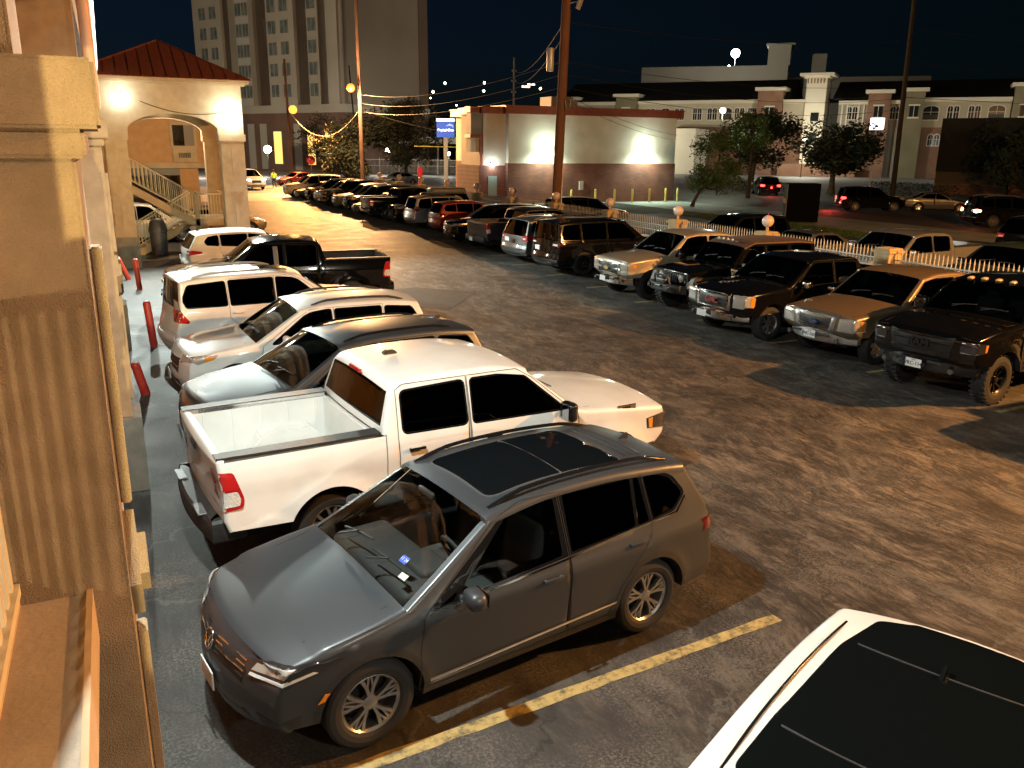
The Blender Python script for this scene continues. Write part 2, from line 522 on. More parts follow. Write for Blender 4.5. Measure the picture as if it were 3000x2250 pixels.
def rails(c, d0, d1, inset, m, zoff=.045, r=.018, ztop=None):
    for sg in (1, -1):
        pts = []
        for i in range(13):
            t = i/12; d = lerp(d0, d1, t)
            q = [(dd, zz) for (dd, zz) in ((p.x, p.y) for R, _ in c.ribs for p, u, k in R)]
            y = sg*inset(t) if callable(inset) else sg*inset
            h, n, _, _ = c.bvh.ray_cast(Vector((c.X(d), y, 4)), Vector((0, 0, -1)))
            z = (h.z if h else 1.6); k = min(1, min(t, 1-t)*7)
            pts.append((c.X(d), y, z + zoff*sstep(k) - .004))
        bm = bmesh.new(); tube(bm, pts, r, 8)
        for v in bm.verts: pass
        obj('roof_rail', bm, m, c.root, smooth=50)
def wipers(c, d, z, m=None, half=.55, zoff=.03):
    for y0, y1 in ((.12, half+.05), (-half+.12, .02)):
        bm = bmesh.new(); pts = []
        for i in range(7):
            t = i/6; y = lerp(y0, y1, t)
            h, n, _, _ = c.bvh.ray_cast(Vector((c.X(d+.10+.05*t), y, 3)), Vector((0, 0, -1)))
            if h: pts.append(h + n*.014 if n.z > 0 else h - n*.014)
        if len(pts) > 2:
            tube(bm, pts, .009, 5); tube(bm, [pts[1] + Vector((.10, -.02, -.03)), pts[3] + Vector((0, 0, .012))], .008, 5)
            obj('wiper', bm, mat('wiper_black', (.01,.01,.01), .6), c.root)
def interior(c, dd, zd, dseat, zseat, zfloor, rows=2, col=(.03,.03,.032), wheel=True, rowgap=.9, dark=None):
    """dashboard, seats and steering wheel seen through the glass"""
    m = mat('cabin_%02d' % int(col[0]*1000), col, .7); hw = c.W/2 - .22
    bm = bmesh.new()
    rbox(bm, (c.X(dd+.28), 0, zd-.14), (.56, hw*2, .26), .09, 3)
    rbox(bm, (c.X(dd+.40), hw*.48, zd-.02), (.30, .42, .12), .05, 3)
    rbox(bm, (c.X(dd+.62), 0, zd-.34), (.5, .24, .40), .05, 2)
    obj('dashboard', bm, m, c.root, smooth=40)
    bm = bmesh.new(); bx(bm, max(-c.L/2+.5, c.X(dd+1.1+1.2*rows)), c.X(dd), -hw-.05, hw+.05, zfloor-.05, zfloor)
    obj('cabin_floor', bm, m, c.root)
    for r in range(rows):
        for y in ((-.38, .38) if r == 0 else (-.40, .40)):
            bm = bmesh.new(); x = c.X(dseat + r*rowgap)
            rbox(bm, (x+.02, y, zseat-.08), (.52, .52, .2), .07, 3)
            rbox(bm, (x-.30, y, zseat+.27), (.16, .50, .66), .07, 3, Euler((0, -.22, 0)).to_matrix())
            if c.name != 'sedan' or r == 0: rbox(bm, (x-.40, y, zseat+.68), (.10, .26, .18), .045, 3)
            obj('seat', bm, mat('seat_cloth', (.045,.045,.048), .85), c.root, smooth=40)
    if wheel:
        bm = bmesh.new(); M = Matrix.Translation((c.X(dd+.66), .38, zd+.02)) @ Euler((0, radians(-65), 0)).to_matrix().to_4x4()
        pts = [M @ Vector((.185*cos(a*pi/12), .185*sin(a*pi/12), 0)) for a in range(25)]
        tube(bm, pts, .016, 6, False); tube(bm, [M @ Vector((-.17, 0, 0)), M @ Vector((.17, 0, 0))], .02, 6); tube(bm, [M @ Vector((0, 0, 0)), M @ Vector((0, -.17, 0))], .02, 6)
        obj('steering_wheel', bm, m, c.root, smooth=40)
def bumper_bar(c, name, end, z0, z1, m, hw, prot=.10, wrap=.35, curve=.10, dpt=.16, d0=0., bev=.02):
    """wrapped bar bumper seen on pickups; end=1 front, -1 rear"""
    x0 = end*(c.L/2 - d0); pts = []
    for i in range(-12, 13):
        t = i/12; y = t*hw; x = prot - curve*t*t
        pts.append((x, y))
    pts = [(pts[0][0]-wrap, pts[0][1]+.02)] + [(pts[0][0]-wrap*.5, pts[0][1]-.0)] + pts + [(pts[-1][0]-wrap*.5, pts[-1][1])] + [(pts[-1][0]-wrap, pts[-1][1]-.02)]
    bm = bmesh.new(); zm = (z0+z1)/2; h = (z1-z0)/2
    sec = [(-dpt, -h), (-bev, -h), (0, -h+bev*1.2), (.012, 0), (0, h-bev*1.2), (-bev, h), (-dpt, h)]
    rings = []
    for i, (x, y) in enumerate(pts):
        a = pts[max(0, i-1)]; b = pts[min(len(pts)-1, i+1)]
        t = Vector((b[0]-a[0], b[1]-a[1])).normalized(); n = Vector((t.y, -t.x))
        if n.x < 0 and abs(n.x) > .5: n = -n
        rings.append([bm.verts.new((x0 + end*(x + n.x*q), y + n.y*q, zm + r)) for q, r in sec])
    for a, b in zip(rings, rings[1:]):
        for k in range(len(sec)): bm.faces.new((a[k], a[(k+1)%len(sec)], b[(k+1)%len(sec)], b[k]))
    bm.faces.new(rings[0]); bm.faces.new(rings[-1][::-1])
    return obj(name, bm, m, c.root, smooth=30)
def antenna(c, d, m, y=0.):
    h, n, _, _ = c.bvh.ray_cast(Vector((c.X(d), y, 4)), Vector((0, 0, -1)))
    if h is None: return
    bm = bmesh.new(); prism(bm, [(h.x+.08, h.z-.01), (h.x-.07, h.z-.01), (h.x-.06, h.z+.055), (h.x-.02, h.z+.05)], y-.016, y+.016, 'Y')
    bmesh.ops.bevel(bm, geom=bm.edges[:], offset=.008, segments=2, affect='EDGES')
    obj('roof_antenna', bm, m, c.root, smooth=40)
# ---------------------------------------------------------------- vehicle specifications
GLASS_D = tint_glass('glass_dark', (.035,.04,.04))
GLASS_M = tint_glass('glass_mid', (.30,.34,.33))
GLASS_L = tint_glass('glass_light', (.62,.68,.66))
BLK = mat('trim_black_gloss', (.008,.008,.009), .12, 0, .6)
GRB = mat('grille_black', (.004,.004,.004), .5)
PLA = noisy('plastic_black', (.012,.012,.012), (.022,.022,.022), 30, .55)
CHR = mat('chrome', (.75,.75,.74), .12, 1.)
SIL = mat('satin_silver', (.50,.50,.50), .32, .9)
RIM_G = mat('rim_grey', (.36,.36,.37), .3, .9)
RIM_S = mat('rim_silver', (.55,.55,.55), .28, .9)
RIM_B = mat('rim_black', (.015,.015,.016), .25, .3, .5)
HLAMP = mat('lamp_clear', (.42,.41,.38), .18, .25, 1.)
HLAMPD = mat('lamp_dark', (.03,.03,.035), .08, .2, 1.)
AMB = mat('lamp_amber', (.75,.26,.02), .2, 0, 1.)
RED = noisy('lamp_red', (.30,.008,.01), (.45,.02,.02), 40, .15, coat=1.)
REDD = mat('lamp_red_dark', (.10,.004,.006), .12, 0, 1.)
REFL = noisy('lamp_reverse', (.45,.45,.43), (.75,.75,.72), 60, .15, coat=1.)

def roof_top(c):
    """upper limit of the side skin as (d, z)"""
    return sorted([(u.x, u.y) for R, _ in c.ribs for _, u, _ in R])
def finish_std(c, mats, windows, trim, doors, zones=(), lines=()):
    c.door_polys = doors
    c.sides(windows, trim, doors, zones)
    c.finish(mats)
    sl = [d + [d[0]] for d in doors] + list(lines)
    c.seams(sl)

def grow(poly, e):
    n = len(poly); out = []
    cx = sum(p[0] for p in poly)/n; cy = sum(p[1] for p in poly)/n
    A = sum(poly[i][0]*poly[(i+1)%n][1]-poly[(i+1)%n][0]*poly[i][1] for i in range(n)); sg = 1 if A > 0 else -1
    for i in range(n):
        a, b, q = Vector(poly[i-1]), Vector(poly[i]), Vector(poly[(i+1)%n])
        t1 = (b-a).normalized(); t2 = (q-b).normalized()
        n1 = Vector((t1.y, -t1.x))*sg; n2 = Vector((t2.y, -t2.x))*sg
        m = (n1+n2); m = m/(max(.35, 1+n1.dot(n2)))
        out.append(tuple(b+m*e))
    return out
def soft(poly, r, n=4):
    """round the corners of a polygon"""
    out = []; k = len(poly)
    for i in range(k):
        a, b, c = Vector(poly[i-1]), Vector(poly[i]), Vector(poly[(i+1)%k])
        p = b + (a-b).normalized()*min(r, (a-b).length*.45); q = b + (c-b).normalized()*min(r, (c-b).length*.45)
        for j in range(n+1):
            t = j/n; out.append(tuple(p*(1-t)**2 + b*2*t*(1-t) + q*t*t))
    return out


# ---- grey crossover in the foreground
def grey_crossover():
    c = Car('grey_crossover', 4.70, 1.85, (.93, 3.72), .362, .418, .95, tumble=.40, taper_f=.10, taper_r=.07, flare=.018,
            crease=[(.93, .014), (.44, .012)], sill=.30, grid=.055)
    c.ribbon([(.16,.20,.03),(.05,.30,.05),(.0,.50,.06),(.015,.66,.04),(.05,.80,.04),(.13,.93,.10),(.55,1.02,.2),(1.16,1.10,.05),(1.20,1.115,.02),
              (2.00,1.575,.10),(2.6,1.655,.4),(3.35,1.655,.4),(4.02,1.595,.2),(4.30,1.555,.05),(4.33,1.52,.02),(4.56,1.10,.06),(4.60,.92,.05),(4.64,.74,.04),(4.70,.60,.06),(4.69,.42,.06),(4.60,.27,.03)],
             [('body',.20,.06)]*3 + [('body',.19,.05)]*2 + [('hood',.09,.06)] + [('hood',.05,.05)] + [('body',.05,.05)] + [('windshield',.09,.035)]
             + [('body',.045,.07)]*4 + [('body',.06,.04)] + [('rear_window',.06,.05)] + [('body',.08,.05)]*2 + [('body',.12,.05)]*3)
    w1 = soft([(1.66,1.015),(2.70,1.075),(2.70,1.535),(2.42,1.545),(2.22,1.50)], .03)
    wq = soft([(1.50,1.00),(1.625,1.01),(1.70,1.085)], .012)
    w2 = soft([(2.80,1.08),(3.53,1.12),(3.56,1.52),(2.80,1.54)], .025)
    w2b = soft([(3.57,1.12),(3.70,1.13),(3.66,1.51),(3.60,1.517)], .02)
    w3 = soft([(3.76,1.135),(4.03,1.165),(4.17,1.27),(4.06,1.42),(3.90,1.49),(3.72,1.505)], .035)
    tr = soft([(1.40,.985),(2.7,1.05),(4.04,1.14),(4.215,1.27),(4.09,1.44),(3.92,1.515),(3.2,1.557),(2.42,1.567),(2.19,1.52)], .05)
    d1 = [(1.37,.97),(1.33,.75),(1.30,.36),(2.74,.36),(2.76,1.07),(2.74,1.575),(2.38,1.585),(2.10,1.50),(1.80,1.28)]
    d2 = [(2.76,.36),(3.20,.36),(3.33,.62),(3.50,.80),(3.70,1.00),(3.735,1.13),(3.70,1.54),(2.76,1.575),(2.78,1.07)]
    zones = [('lower_cladding', [(-.1,.0),(5,.0),(5,.335),(3.3,.40),(1.35,.36),(-.1,.30)]),]
    c.door_polys = [d1, d2]
    zones = []
    for xa in c.axles:
        zones.append(('wheel_arch_trim', [(xa+.475*cos(a*pi/16-.5), .36+.475*sin(a*pi/16-.5)) for a in range(22)] + [(xa-.475, .1), (xa+.475, .1)]))
    zones.append(('lower_cladding', [(-.1,.0),(5,.0),(5,.30),(4.3,.33),(3.0,.375),(1.2,.375),(.3,.30),(-.1,.30)]))
    c.sides([('front',w1),('front',wq),('rear',w2),('rear',w2b),('rear',w3)], [tr], [d1, d2], zones)
    P = paint('paint_grey', (.036,.041,.048), .35, .48, .35, (.16,.30))
    c.finish(dict(body=P, hood=P, door=P, glass=GLASS_D, front=GLASS_L, rear=GLASS_D, windshield=tint_glass('glass_clear', (.80,.84,.82)), rear_window=GLASS_D, window_trim=BLK,
                  wheel_arch_trim=PLA, lower_cladding=PLA))
    c.seams([d1+[d1[0]], d2+[d2[0]], [(.62,.965),(.9,1.0),(1.30,1.03)]])
    # hood shut lines, on top
    for y in (.74,):
        c.panel('panel_gap', [(c.X(.17),.60,0),(c.X(.5),.70,0),(c.X(1.14),.76,0),(c.X(1.14),.767,0),(c.X(.5),.708,0),(c.X(.17),.608,0)], (0,0,1), MATS['gap_black'], .002, .08, 0, mirror=True)
    # bright side strip along the doors and chrome under the glass
    for nm, pl, m in (('side_moulding', [(1.40,.405),(3.28,.475),(3.28,.49),(1.40,.43)], SIL), ('window_moulding', [(1.42,.982),(2.7,1.045),(4.05,1.135),(4.20,1.25),(4.205,1.232),(4.06,1.118),(2.7,1.03),(1.40,.966)], CHR)):
        for sg in (1, -1):
            c.panel(nm, [(c.X(d), sg*.9, z) for d, z in pl], (0, sg, 0), m, .006, .08, .006)
    sr = c.panel('sunroof', [(x, y, 0) for x, y in soft([(c.X(2.20),.49),(c.X(2.20),-.49),(c.X(3.66),-.51),(c.X(3.66),.51)], .10)], (0,0,1), mat('roof_glass', (.004,.005,.006), .05, 0, .3), .004, .08, .006)
    br = []
    c.panel('sunroof_bar', [(c.X(2.96),.50,0),(c.X(2.96),-.50,0),(c.X(2.975),-.50,0),(c.X(2.975),.50,0)], (0,0,1), SIL, .006, .08, .003, parent=sr)
    c.panel('sunroof_seal', [(x, y, 0) for x, y in soft([(c.X(2.18),.51),(c.X(2.18),-.51),(c.X(3.68),-.53),(c.X(3.68),.53)], .11)], (0,0,1), mat('seal_grey', (.05,.05,.052), .5), .0015, .08, .002, parent=sr)
    rails(c, 2.12, 4.12, lambda t: .615-.03*t, BLK, .05, .019)
    antenna(c, 4.12, P)
    for d in (3.78, 3.86, 3.94):
        c.panel('roof_rib', [(c.X(d),.42,0),(c.X(d),-.42,0),(c.X(d+.035),-.42,0),(c.X(d+.035),.42,0)], (0,0,1), P, .008, .08, .008)
    # front end
    def F(y, z, d=0.): return (c.X(d), y, z)
    c.panel('grille', [F(-.50,.70),(c.X(0),.50,.70),F(.56,.80),F(.50,.87),F(-.50,.87),F(-.56,.80)], (1,0,.15), PLA, .004, .06, .01)
    for z in (.735,.775,.815,.852):
        for sg in (1, -1):
            c.panel('grille_bar', [F(sg*.10,z-.006),F(sg*.52,z-.004),F(sg*.52,z+.006),F(sg*.10,z+.006)], (1,0,.15), CHR, .012, .06, .01)
    h, n = c.hit((0,0,.775), (1,0,0))
    bm = bmesh.new(); M = facing(h+n*.02, n)
    ring = [M @ Vector((.075*cos(a*pi/14), .075*sin(a*pi/14), 0)) for a in range(29)]; tube(bm, ring, .007, 6, False)
    for pl in ([(-.045,.052),(-.012,-.0)], [(.045,.052),(.012,0)], [(-.012,0),(0,.026)], [(.012,0),(0,.026)], [(-.06,.02),(-.026,-.055)], [(.06,.02),(.026,-.055)], [(-.026,-.055),(0,-.008)], [(.026,-.055),(0,-.008)]):
        tube(bm, [M @ Vector((*p, 0)) for p in pl], .006, 5)
    obj('badge', bm, CHR, c.root, smooth=50)
    hl = c.panel('headlight', [(2.22,.48,.84),(2.20,.55,.73),(2.0,.82,.72),(1.74,.90,.80),(1.62,.91,.865),(1.80,.86,.895),(2.10,.70,.89)], (.85,.8,.25), HLAMPD, .006, .04, .02, mirror=True)
    for i, sg in ((0,1),(1,-1)):
        c.panel('running_light', [(2.20,sg*.56,.755),(2.0,sg*.80,.74),(1.80,sg*.88,.80),(1.83,sg*.87,.815),(2.0,sg*.79,.765),(2.19,sg*.57,.775)], (.85,sg*.8,.25), mat('running_light_white', (.72,.74,.74), .25, 0, 1.), .012, .04, .004, parent=hl[i])
        c.panel('lens', [(2.19,sg*.58,.795),(1.98,sg*.79,.785),(1.92,sg*.83,.86),(2.14,sg*.62,.87)], (.85,sg*.8,.25), HLAMP, .012, .03, .004, parent=hl[i])
        c.panel('side_marker', [(1.86,sg*.93,.555),(1.78,sg*.93,.56),(1.76,sg*.93,.62),(1.80,sg*.93,.625)], (.6,sg,0), AMB, .008, .03, .01)
        c.panel('bumper_intake', [(2.15,sg*.62,.50),(1.92,sg*.86,.50),(1.92,sg*.86,.36),(2.12,sg*.64,.34)], (.9,sg*.6,0), PLA, .004, .04, .01)
        tl = c.panel('taillight', [(-2.0,sg*.86,.98),(-2.24,sg*.75,1.0),(-2.32,sg*.55,.98),(-2.3,sg*.55,.90),(-2.2,sg*.8,.84),(-2.02,sg*.88,.86)], (-.8,sg*.8,.1), REDD, .008, .04, .02)
        c.panel('rear_reflector', [(-2.28,sg*.60,.52),(-2.18,sg*.74,.52),(-2.18,sg*.74,.55),(-2.28,sg*.60,.55)], (-.9,sg*.5,0), SIL, .006, .05, .01)
    c.panel('lower_intake', [F(-.55,.47),F(.55,.47),F(.62,.36),F(-.62,.36)], (1,0,0), PLA, .004, .06, .01)
    c.panel('skid_plate', [F(-.5,.30),F(.5,.30),F(.56,.24),F(-.56,.24)], (1,0,-.2), PLA, .004, .06, .01)
    plate(c, 1, .50, '')
    wheels(c, 'twin', RIM_G, .245)
    mirror(c, 1.72, 1.02, P, (.15,.22,.15), .05)
    handle(c, 2.56, .93, P); handle(c, 3.53, .985, P)
    wipers(c, 1.24, 1.1)
    interior(c, 1.30, 1.06, 2.35, .66, .42, 2, (.03,.03,.032))
    # stickers and papers behind the glass
    def stick(name, d, y, w, h, m, txt=None, off=.008):
        hh, n, _, _ = c.bvh.ray_cast(Vector((c.X(d), y, 3)), Vector((-.0, 0, -1)))
        if not hh: return
        M = facing(hh + n*off, n, (-.4,0,1)); bm = bmesh.new()
        vs = [bm.verts.new(M @ Vector((a*w/2, b*h/2, 0))) for a, b in ((-1,-1),(1,-1),(1,1),(-1,1))]; bm.faces.new(vs)
        o = obj(name, bm, m, c.root)
        if txt:
            M2 = M.copy(); M2.translation = hh + n*(off+.002); text_obj('sticker_text', txt, h*.62, M2, mat('sticker_ink', (.75,.8,.9), .5), o, .0005)
    stick('windshield_sticker', 1.44, .47, .085, .065, mat('sticker_blue', (.05,.10,.55), .4), '11 24')
    stick('windshield_paper', 1.36, .60, .085, .05, mat('paper', (.55,.60,.48), .6))
    bm = bmesh.new(); p = Vector((c.X(1.93), .0, 1.36))
    tube(bm, [p+Vector((0,.045*cos(a*pi/8),.055*sin(a*pi/8))) for a in range(17)], .006, 5, False)
    tube(bm, [p+Vector((0,0,.055)), p+Vector((.02,0,.15))], .003, 5); rbox(bm, p+Vector((.03,0,.16)), (.04,.24,.06), .015, 2)
    obj('rear_view_mirror', bm, mat('mirror_black', (.02,.022,.02), .4), c.root, smooth=40)
    return c

# ---- pickups
def pickup(name, P, L=5.9, W=2.06, FO=1.0, WB=3.67, R=.40, H=1.95, hood=1.17, cowl=1.31, cowl_d=1.50, ws_d=2.2, cab=4.0, rail=1.37, tail=.0, crease=None, glass=GLASS_D, ws=GLASS_M,
           nose=.05, boxy=.5, crew=True, wst='twin6', rim=RIM_S, rr=None, flare=.03, lift=0., tumble=.30, belt=1.22, ra=None, bedlen=None, tailcol=None, door4=True, sidec=None, grid=.09, rows=2, bed_m=None, bulge=0.):
    c = Car(name, L, W, (FO, FO+WB), R, ra or R+.085, belt, tumble=tumble, taper_f=.06, taper_r=.03, flare=flare, crease=crease or [(belt-.14,.012)], sill=.42+lift, grid=grid, lower_tuck=.12, tyre_w=.275 if R > .41 else .25)
    c.cab, c.rail = cab, rail
    zb = .62+lift
    c.ribbon([(.22,zb-.10,.02),(.10,zb,.03),(.03,zb+.10,.04),(nose*.6,hood-.12,.05),(nose+.04,hood-.0,.08),(.75,hood+.085+bulge,.3),(cowl_d-.06,cowl-.01,.05),(cowl_d,cowl,.02),
              (ws_d,H-.085,.08),(ws_d+.5,H-.005,.3),(cab-.5,H-.008,.3),(cab-.10,H-.06,.08),(cab-.02,H-.14,.05),(cab+.10,rail+.06,.02),(cab+.11,rail-.02,.02)],
             [('body',.10,.05)]*2 + [('body',.10,.05)]*2 + [('hood',.05+.03*(1-boxy),.06)]*2 + [('body',.05,.05)] + [('windshield',.075,.04)] + [('body',.04,.075)]*4 + [('rear_window',.03,.05)] + [('body',.03,.05)])
    tz = L-.06
    c.ribbon([(tz-.08,rail+.01,.02),(tz,rail+.015,.03),(tz+.03,rail-.06,.02),(tz+.0,rail-.35,.05),(tz-.0,zb+.08,.02),(tz-.04,zb-.04,.02)],
             [('tailgate',.02,.025)]*2 + [('tailgate',.03,.035)]*3)
    s = (H-.10-cowl)/(ws_d-cowl_d)
    top = H-.155; a0 = cowl_d+.16; a1 = ws_d+.12
    zbl = belt+.02
    mid = lerp(a1, cab, .42) if crew else lerp(a1, cab, .62)
    w1 = soft([(a0+.10,zbl),(mid-.04,zbl+.02),(mid-.05,top),(a1+.10,top),(a1-.05,top-.06)], .04)
    w2 = soft([(mid+.05,zbl+.02),(cab-.16,zbl+.03),(cab-.17,top-.03),(mid+.05,top)], .06)
    tr = [grow(w1,.022), grow(w2,.022)]
    d1 = [(a0-.10,zbl-.10),(a0-.14,.60+lift),(a0-.12,.50+lift),(mid-.0,.50+lift),(mid,zbl),(mid,top+.05),(a1+.06,top+.05),(a1-.14,top-.07)]
    ax = FO+WB-(ra or R+.085)
    d2 = [(mid+.012,.50+lift),(min(cab-.35,ax-.02),.50+lift),(cab-.10,.86),(cab-.09,zbl),(cab-.11,top-.0),(cab-.2,top+.05),(mid+.012,top+.05)]
    c.door_polys = [d1, d2]
    zs = []
    if sidec:
        zs = [('lower_cladding', [(-.1,.0),(7,.0),(7,sidec),(-.1,sidec)])]
    c.sides([('front',w1),('rear',w2)], tr, [d1, d2], zs)
    mats = dict(body=P, hood=P, door=P, tailgate=P, glass=glass, front=glass, rear=glass, windshield=ws, rear_window=GLASS_D, window_trim=BLK, lower_cladding=PLA)
    c.finish(mats)
    c.seams([d1+[d1[0]], d2+[d2[0]], [(cab+.05,rail-.01),(cab+.05,.60+lift)]])
    c.panel('panel_gap', [(c.X(.2),W/2-.19,0),(c.X(cowl_d-.1),W/2-.13,0),(c.X(cowl_d-.1),W/2-.122,0),(c.X(.2),W/2-.182,0)], (0,0,1), MATS['gap_black'], .002, .08, 0, mirror=True)
    # load bed
    bi = W/2-.23; x0 = c.X(tz-.075); x1 = c.X(cab+.13); zf = .80+lift*.8; bm = bmesh.new()
    def q(a): bm.faces.new([bm.verts.new(p) for p in a])
    q([(x0,-bi,zf),(x1,-bi,zf),(x1,bi,zf),(x0,bi,zf)])
    q([(x1,-bi,zf),(x1,bi,zf),(x1,bi,rail-.03),(x1,-bi,rail-.03)]); q([(x0,-bi,zf),(x0,bi,zf),(x0,bi,rail),(x0,-bi,rail)])
    for sg in (1,-1):
        q([(x0,sg*bi,zf),(x1,sg*bi,zf),(x1,sg*bi,rail-.0),(x0,sg*bi,rail-.0)])
        for i in range(14):
            x = lerp(x0+.1, x1-.1, i/13)
        xa = c.X(FO+WB); pf = [(xa-.48,zf-.01)] + [(xa-.40*cos(i*pi/10)*1.05, zf+.24*min(1,1.35*sin(i*pi/10))) for i in range(1,10)] + [(xa+.48,zf-.01)]
        b2 = bmesh.new(); prism(b2, pf, sg*bi, sg*(bi-.24), 'Y'); bmesh.ops.bevel(b2, geom=b2.edges[:], offset=.02, segments=2, affect='EDGES'); merge(bm, b2)
        for i in range(5):
            xx = lerp(x0+.15, x1-.12, i/4); bx(bm, xx-.012, xx+.012, sg*(bi-.012), sg*bi, zf+.06, rail-.06)
    for i in range(9): bx(bm, x0+.02, x1-.02, -bi+.08+i*(2*bi-.16)/8-.03, -bi+.08+i*(2*bi-.16)/8+.03, zf, zf+.012)
    bx(bm, x1-.02, x1+.10, -bi, bi, zf, rail-.05)
    b = obj('bed', bm, bed_m or P, c.root)
    for sg in (1,-1):
        bm = bmesh.new()
        ow = lambda x: sg*(c.w(L/2-x, rail-.02)-.015)
        n = 10
        for i in range(n):
            xa, xb = lerp(x0-.07, x1+.03, i/n), lerp(x0-.07, x1+.03, (i+1)/n)
            f = [bm.verts.new(p) for p in ((xa, sg*bi, rail+.012), (xb, sg*bi, rail+.012), (xb, ow(xb), rail+.012), (xa, ow(xa), rail+.012))]; bm.faces.new(f)
            f = [bm.verts.new(p) for p in ((xa, sg*bi, rail+.012), (xb, sg*bi, rail+.012), (xb, sg*bi, rail-.05), (xa, sg*bi, rail-.05))]; bm.faces.new(f)
            f = [bm.verts.new(p) for p in ((xa, ow(xa), rail+.012), (xb, ow(xb), rail+.012), (xb, ow(xb), rail-.02), (xa, ow(xa), rail-.02))]; bm.faces.new(f)
        bmesh.ops.remove_doubles(bm, verts=bm.verts, dist=1e-4)
        obj('bed_rail', bm, PLA, c.root)
    wheels(c, wst, rim, rr or R*.62)
    interior(c, cowl_d+.1, cowl-.06, ws_d+.35, belt-.36, .62+lift, rows, rowgap=.92 if crew else .8)
    wipers(c, cowl_d+.03, cowl)
    return c
# ---- generic crossover / wagon / people mover
def suv(name, P, L=4.72, W=1.9, H=1.7, FO=.95, WB=2.82, R=.365, hood=.98, cowl=1.13, cowl_d=1.25, ws_d=2.05, belt=1.03, rise=.10, tail_d=None, rake=.28, tailz=1.08, pillars=None, qend=None,
        flare=.02, clad=None, glass=GLASS_D, front=None, ws=GLASS_M, roof=None, rail=None, wst='ten', rim=RIM_S, tumble=.36, grid=.08, nose=.05, tf=.09, rows=2, crown=.17, hood_m=None, rake_top=.06, door=True, windows=None, col=(.03,.03,.032), spoiler=0., cab_in=True):
    c = Car(name, L, W, (FO, FO+WB), R, R+.06, belt-.06, tumble=tumble, taper_f=tf, taper_r=.06, flare=flare, crease=[(belt-.10,.014)], sill=.31, grid=grid)
    te = tail_d or L-.42
    c.ribbon([(.16,.22,.03),(.04,.36,.05),(.0,.52,.06),(.02,.66,.04),(nose,hood-.14,.05),(nose+.08,hood-.02,.10),(.55,hood+.06,.2),(cowl_d-.06,cowl-.012,.05),(cowl_d,cowl,.02),
              (ws_d,H-.085,.10),(ws_d+.6,H-.005,.4),(te-.75,H-.008,.4),(te-.15,H-.06,.2),(te+.06+spoiler,H-.10,.04),(te+.08+spoiler*.6,H-.14,.02),(te+rake,tailz,.06),(te+rake+.03,tailz-.18,.05),(L-.06,.76,.04),(L,.60,.06),(L-.01,.44,.06),(L-.10,.30,.03)],
             [('body',crown,.06)]*3 + [('body',crown-.01,.05)]*2 + [('hood',.08,.06)] + [('hood',.05,.05)] + [('body',.05,.05)] + [('windshield',.085,.035)]
             + [('roof_panel' if roof else 'body',.045,.07)]*4 + [('body',.06,.04)] + [('rear_window',.06,.05)] + [('body',.08,.05)]*2 + [('body',.12,.05)]*3)
    zt = H-.165; b0, b1 = belt, belt+rise
    bz = lambda d: lerp(b0, b1, (d-cowl_d)/(te-cowl_d)) + .015
    a0, a1 = cowl_d+.28, ws_d+.14
    p1, p2 = pillars or (lerp(a0, te, .42), lerp(a0, te, .745))
    if windows is None:
        q1 = qend or te-.02
        w1 = soft([(a0+.05,bz(a0)),(p1-.035,bz(p1)),(p1-.045,zt+.012),(a1+.16,zt),(a1-.02,zt-.07)], .03)
        w2 = soft([(p1+.04,bz(p1)),(p2-.03,bz(p2)),(p2-.02,zt+.005),(p1+.035,zt+.012)], .035)
        w3 = soft([(p2+.05,bz(p2)),(q1-.06,bz(q1)),(q1-.0,lerp(bz(q1),zt,.35)),(q1-.12,zt-.045),(p2+.06,zt+.0)], .045)
        windows = [('front',w1),('rear',w2),('rear',w3)]
    trims = [grow(w, .02) for _, w in windows]
    fa, ra_ = FO+R+.06, FO+WB-R-.06
    d1 = [(fa+.02,.38),(p1,.38),(p1+.003,bz(p1)),(p1,zt+.05),(a1+.10,zt+.04),(a1-.16,zt-.10),(cowl_d+.17,bz(a0)-.02),(fa-.02,.80)]
    d2 = [(p1+.012,.38),(ra_-.06,.38),(ra_+.04,.66),(p2+.02,.98),(p2+.015,bz(p2)),(p2+.02,zt+.045),(p1+.012,zt+.05)]
    c.door_polys = [d1, d2]
    zs = []
    if clad:
        for xa in c.axles: zs.append(('wheel_arch_trim', [(xa+(R+.11)*cos(a*pi/16-.5), R+(R+.11)*sin(a*pi/16-.5)) for a in range(22)] + [(xa-R-.11,.1),(xa+R+.11,.1)]))
        zs.append(('lower_cladding', [(-.1,.0),(6,.0),(6,.36),(-.1,.36)]))
    c.sides(windows, trims, [d1, d2], zs)
    c.finish(dict(body=P, hood=hood_m or P, door=P, glass=glass, front=front or glass, rear=glass, windshield=ws, rear_window=glass, roof=roof, roof_panel=roof, window_trim=BLK, wheel_arch_trim=PLA, lower_cladding=PLA))
    c.seams([d1+[d1[0]], d2+[d2[0]]])
    c.panel('panel_gap', [(c.X(.25),W/2-.25,0),(c.X(cowl_d-.08),W/2-.16,0),(c.X(cowl_d-.08),W/2-.153,0),(c.X(.25),W/2-.243,0)], (0,0,1), MATS['gap_black'], .002, .08, 0, mirror=True)
    wheels(c, wst, rim)
    if cab_in: interior(c, cowl_d+.08, cowl-.06, ws_d+.35, min(belt-.34, H-1.02), .45, rows, col)
    c.te, c.zt, c.tz, c.rake, c.hoodz, c.Wd = te, zt, tailz, rake, hood, W
    return c
def ft(c, y, z): return (c.L/2, y, z)
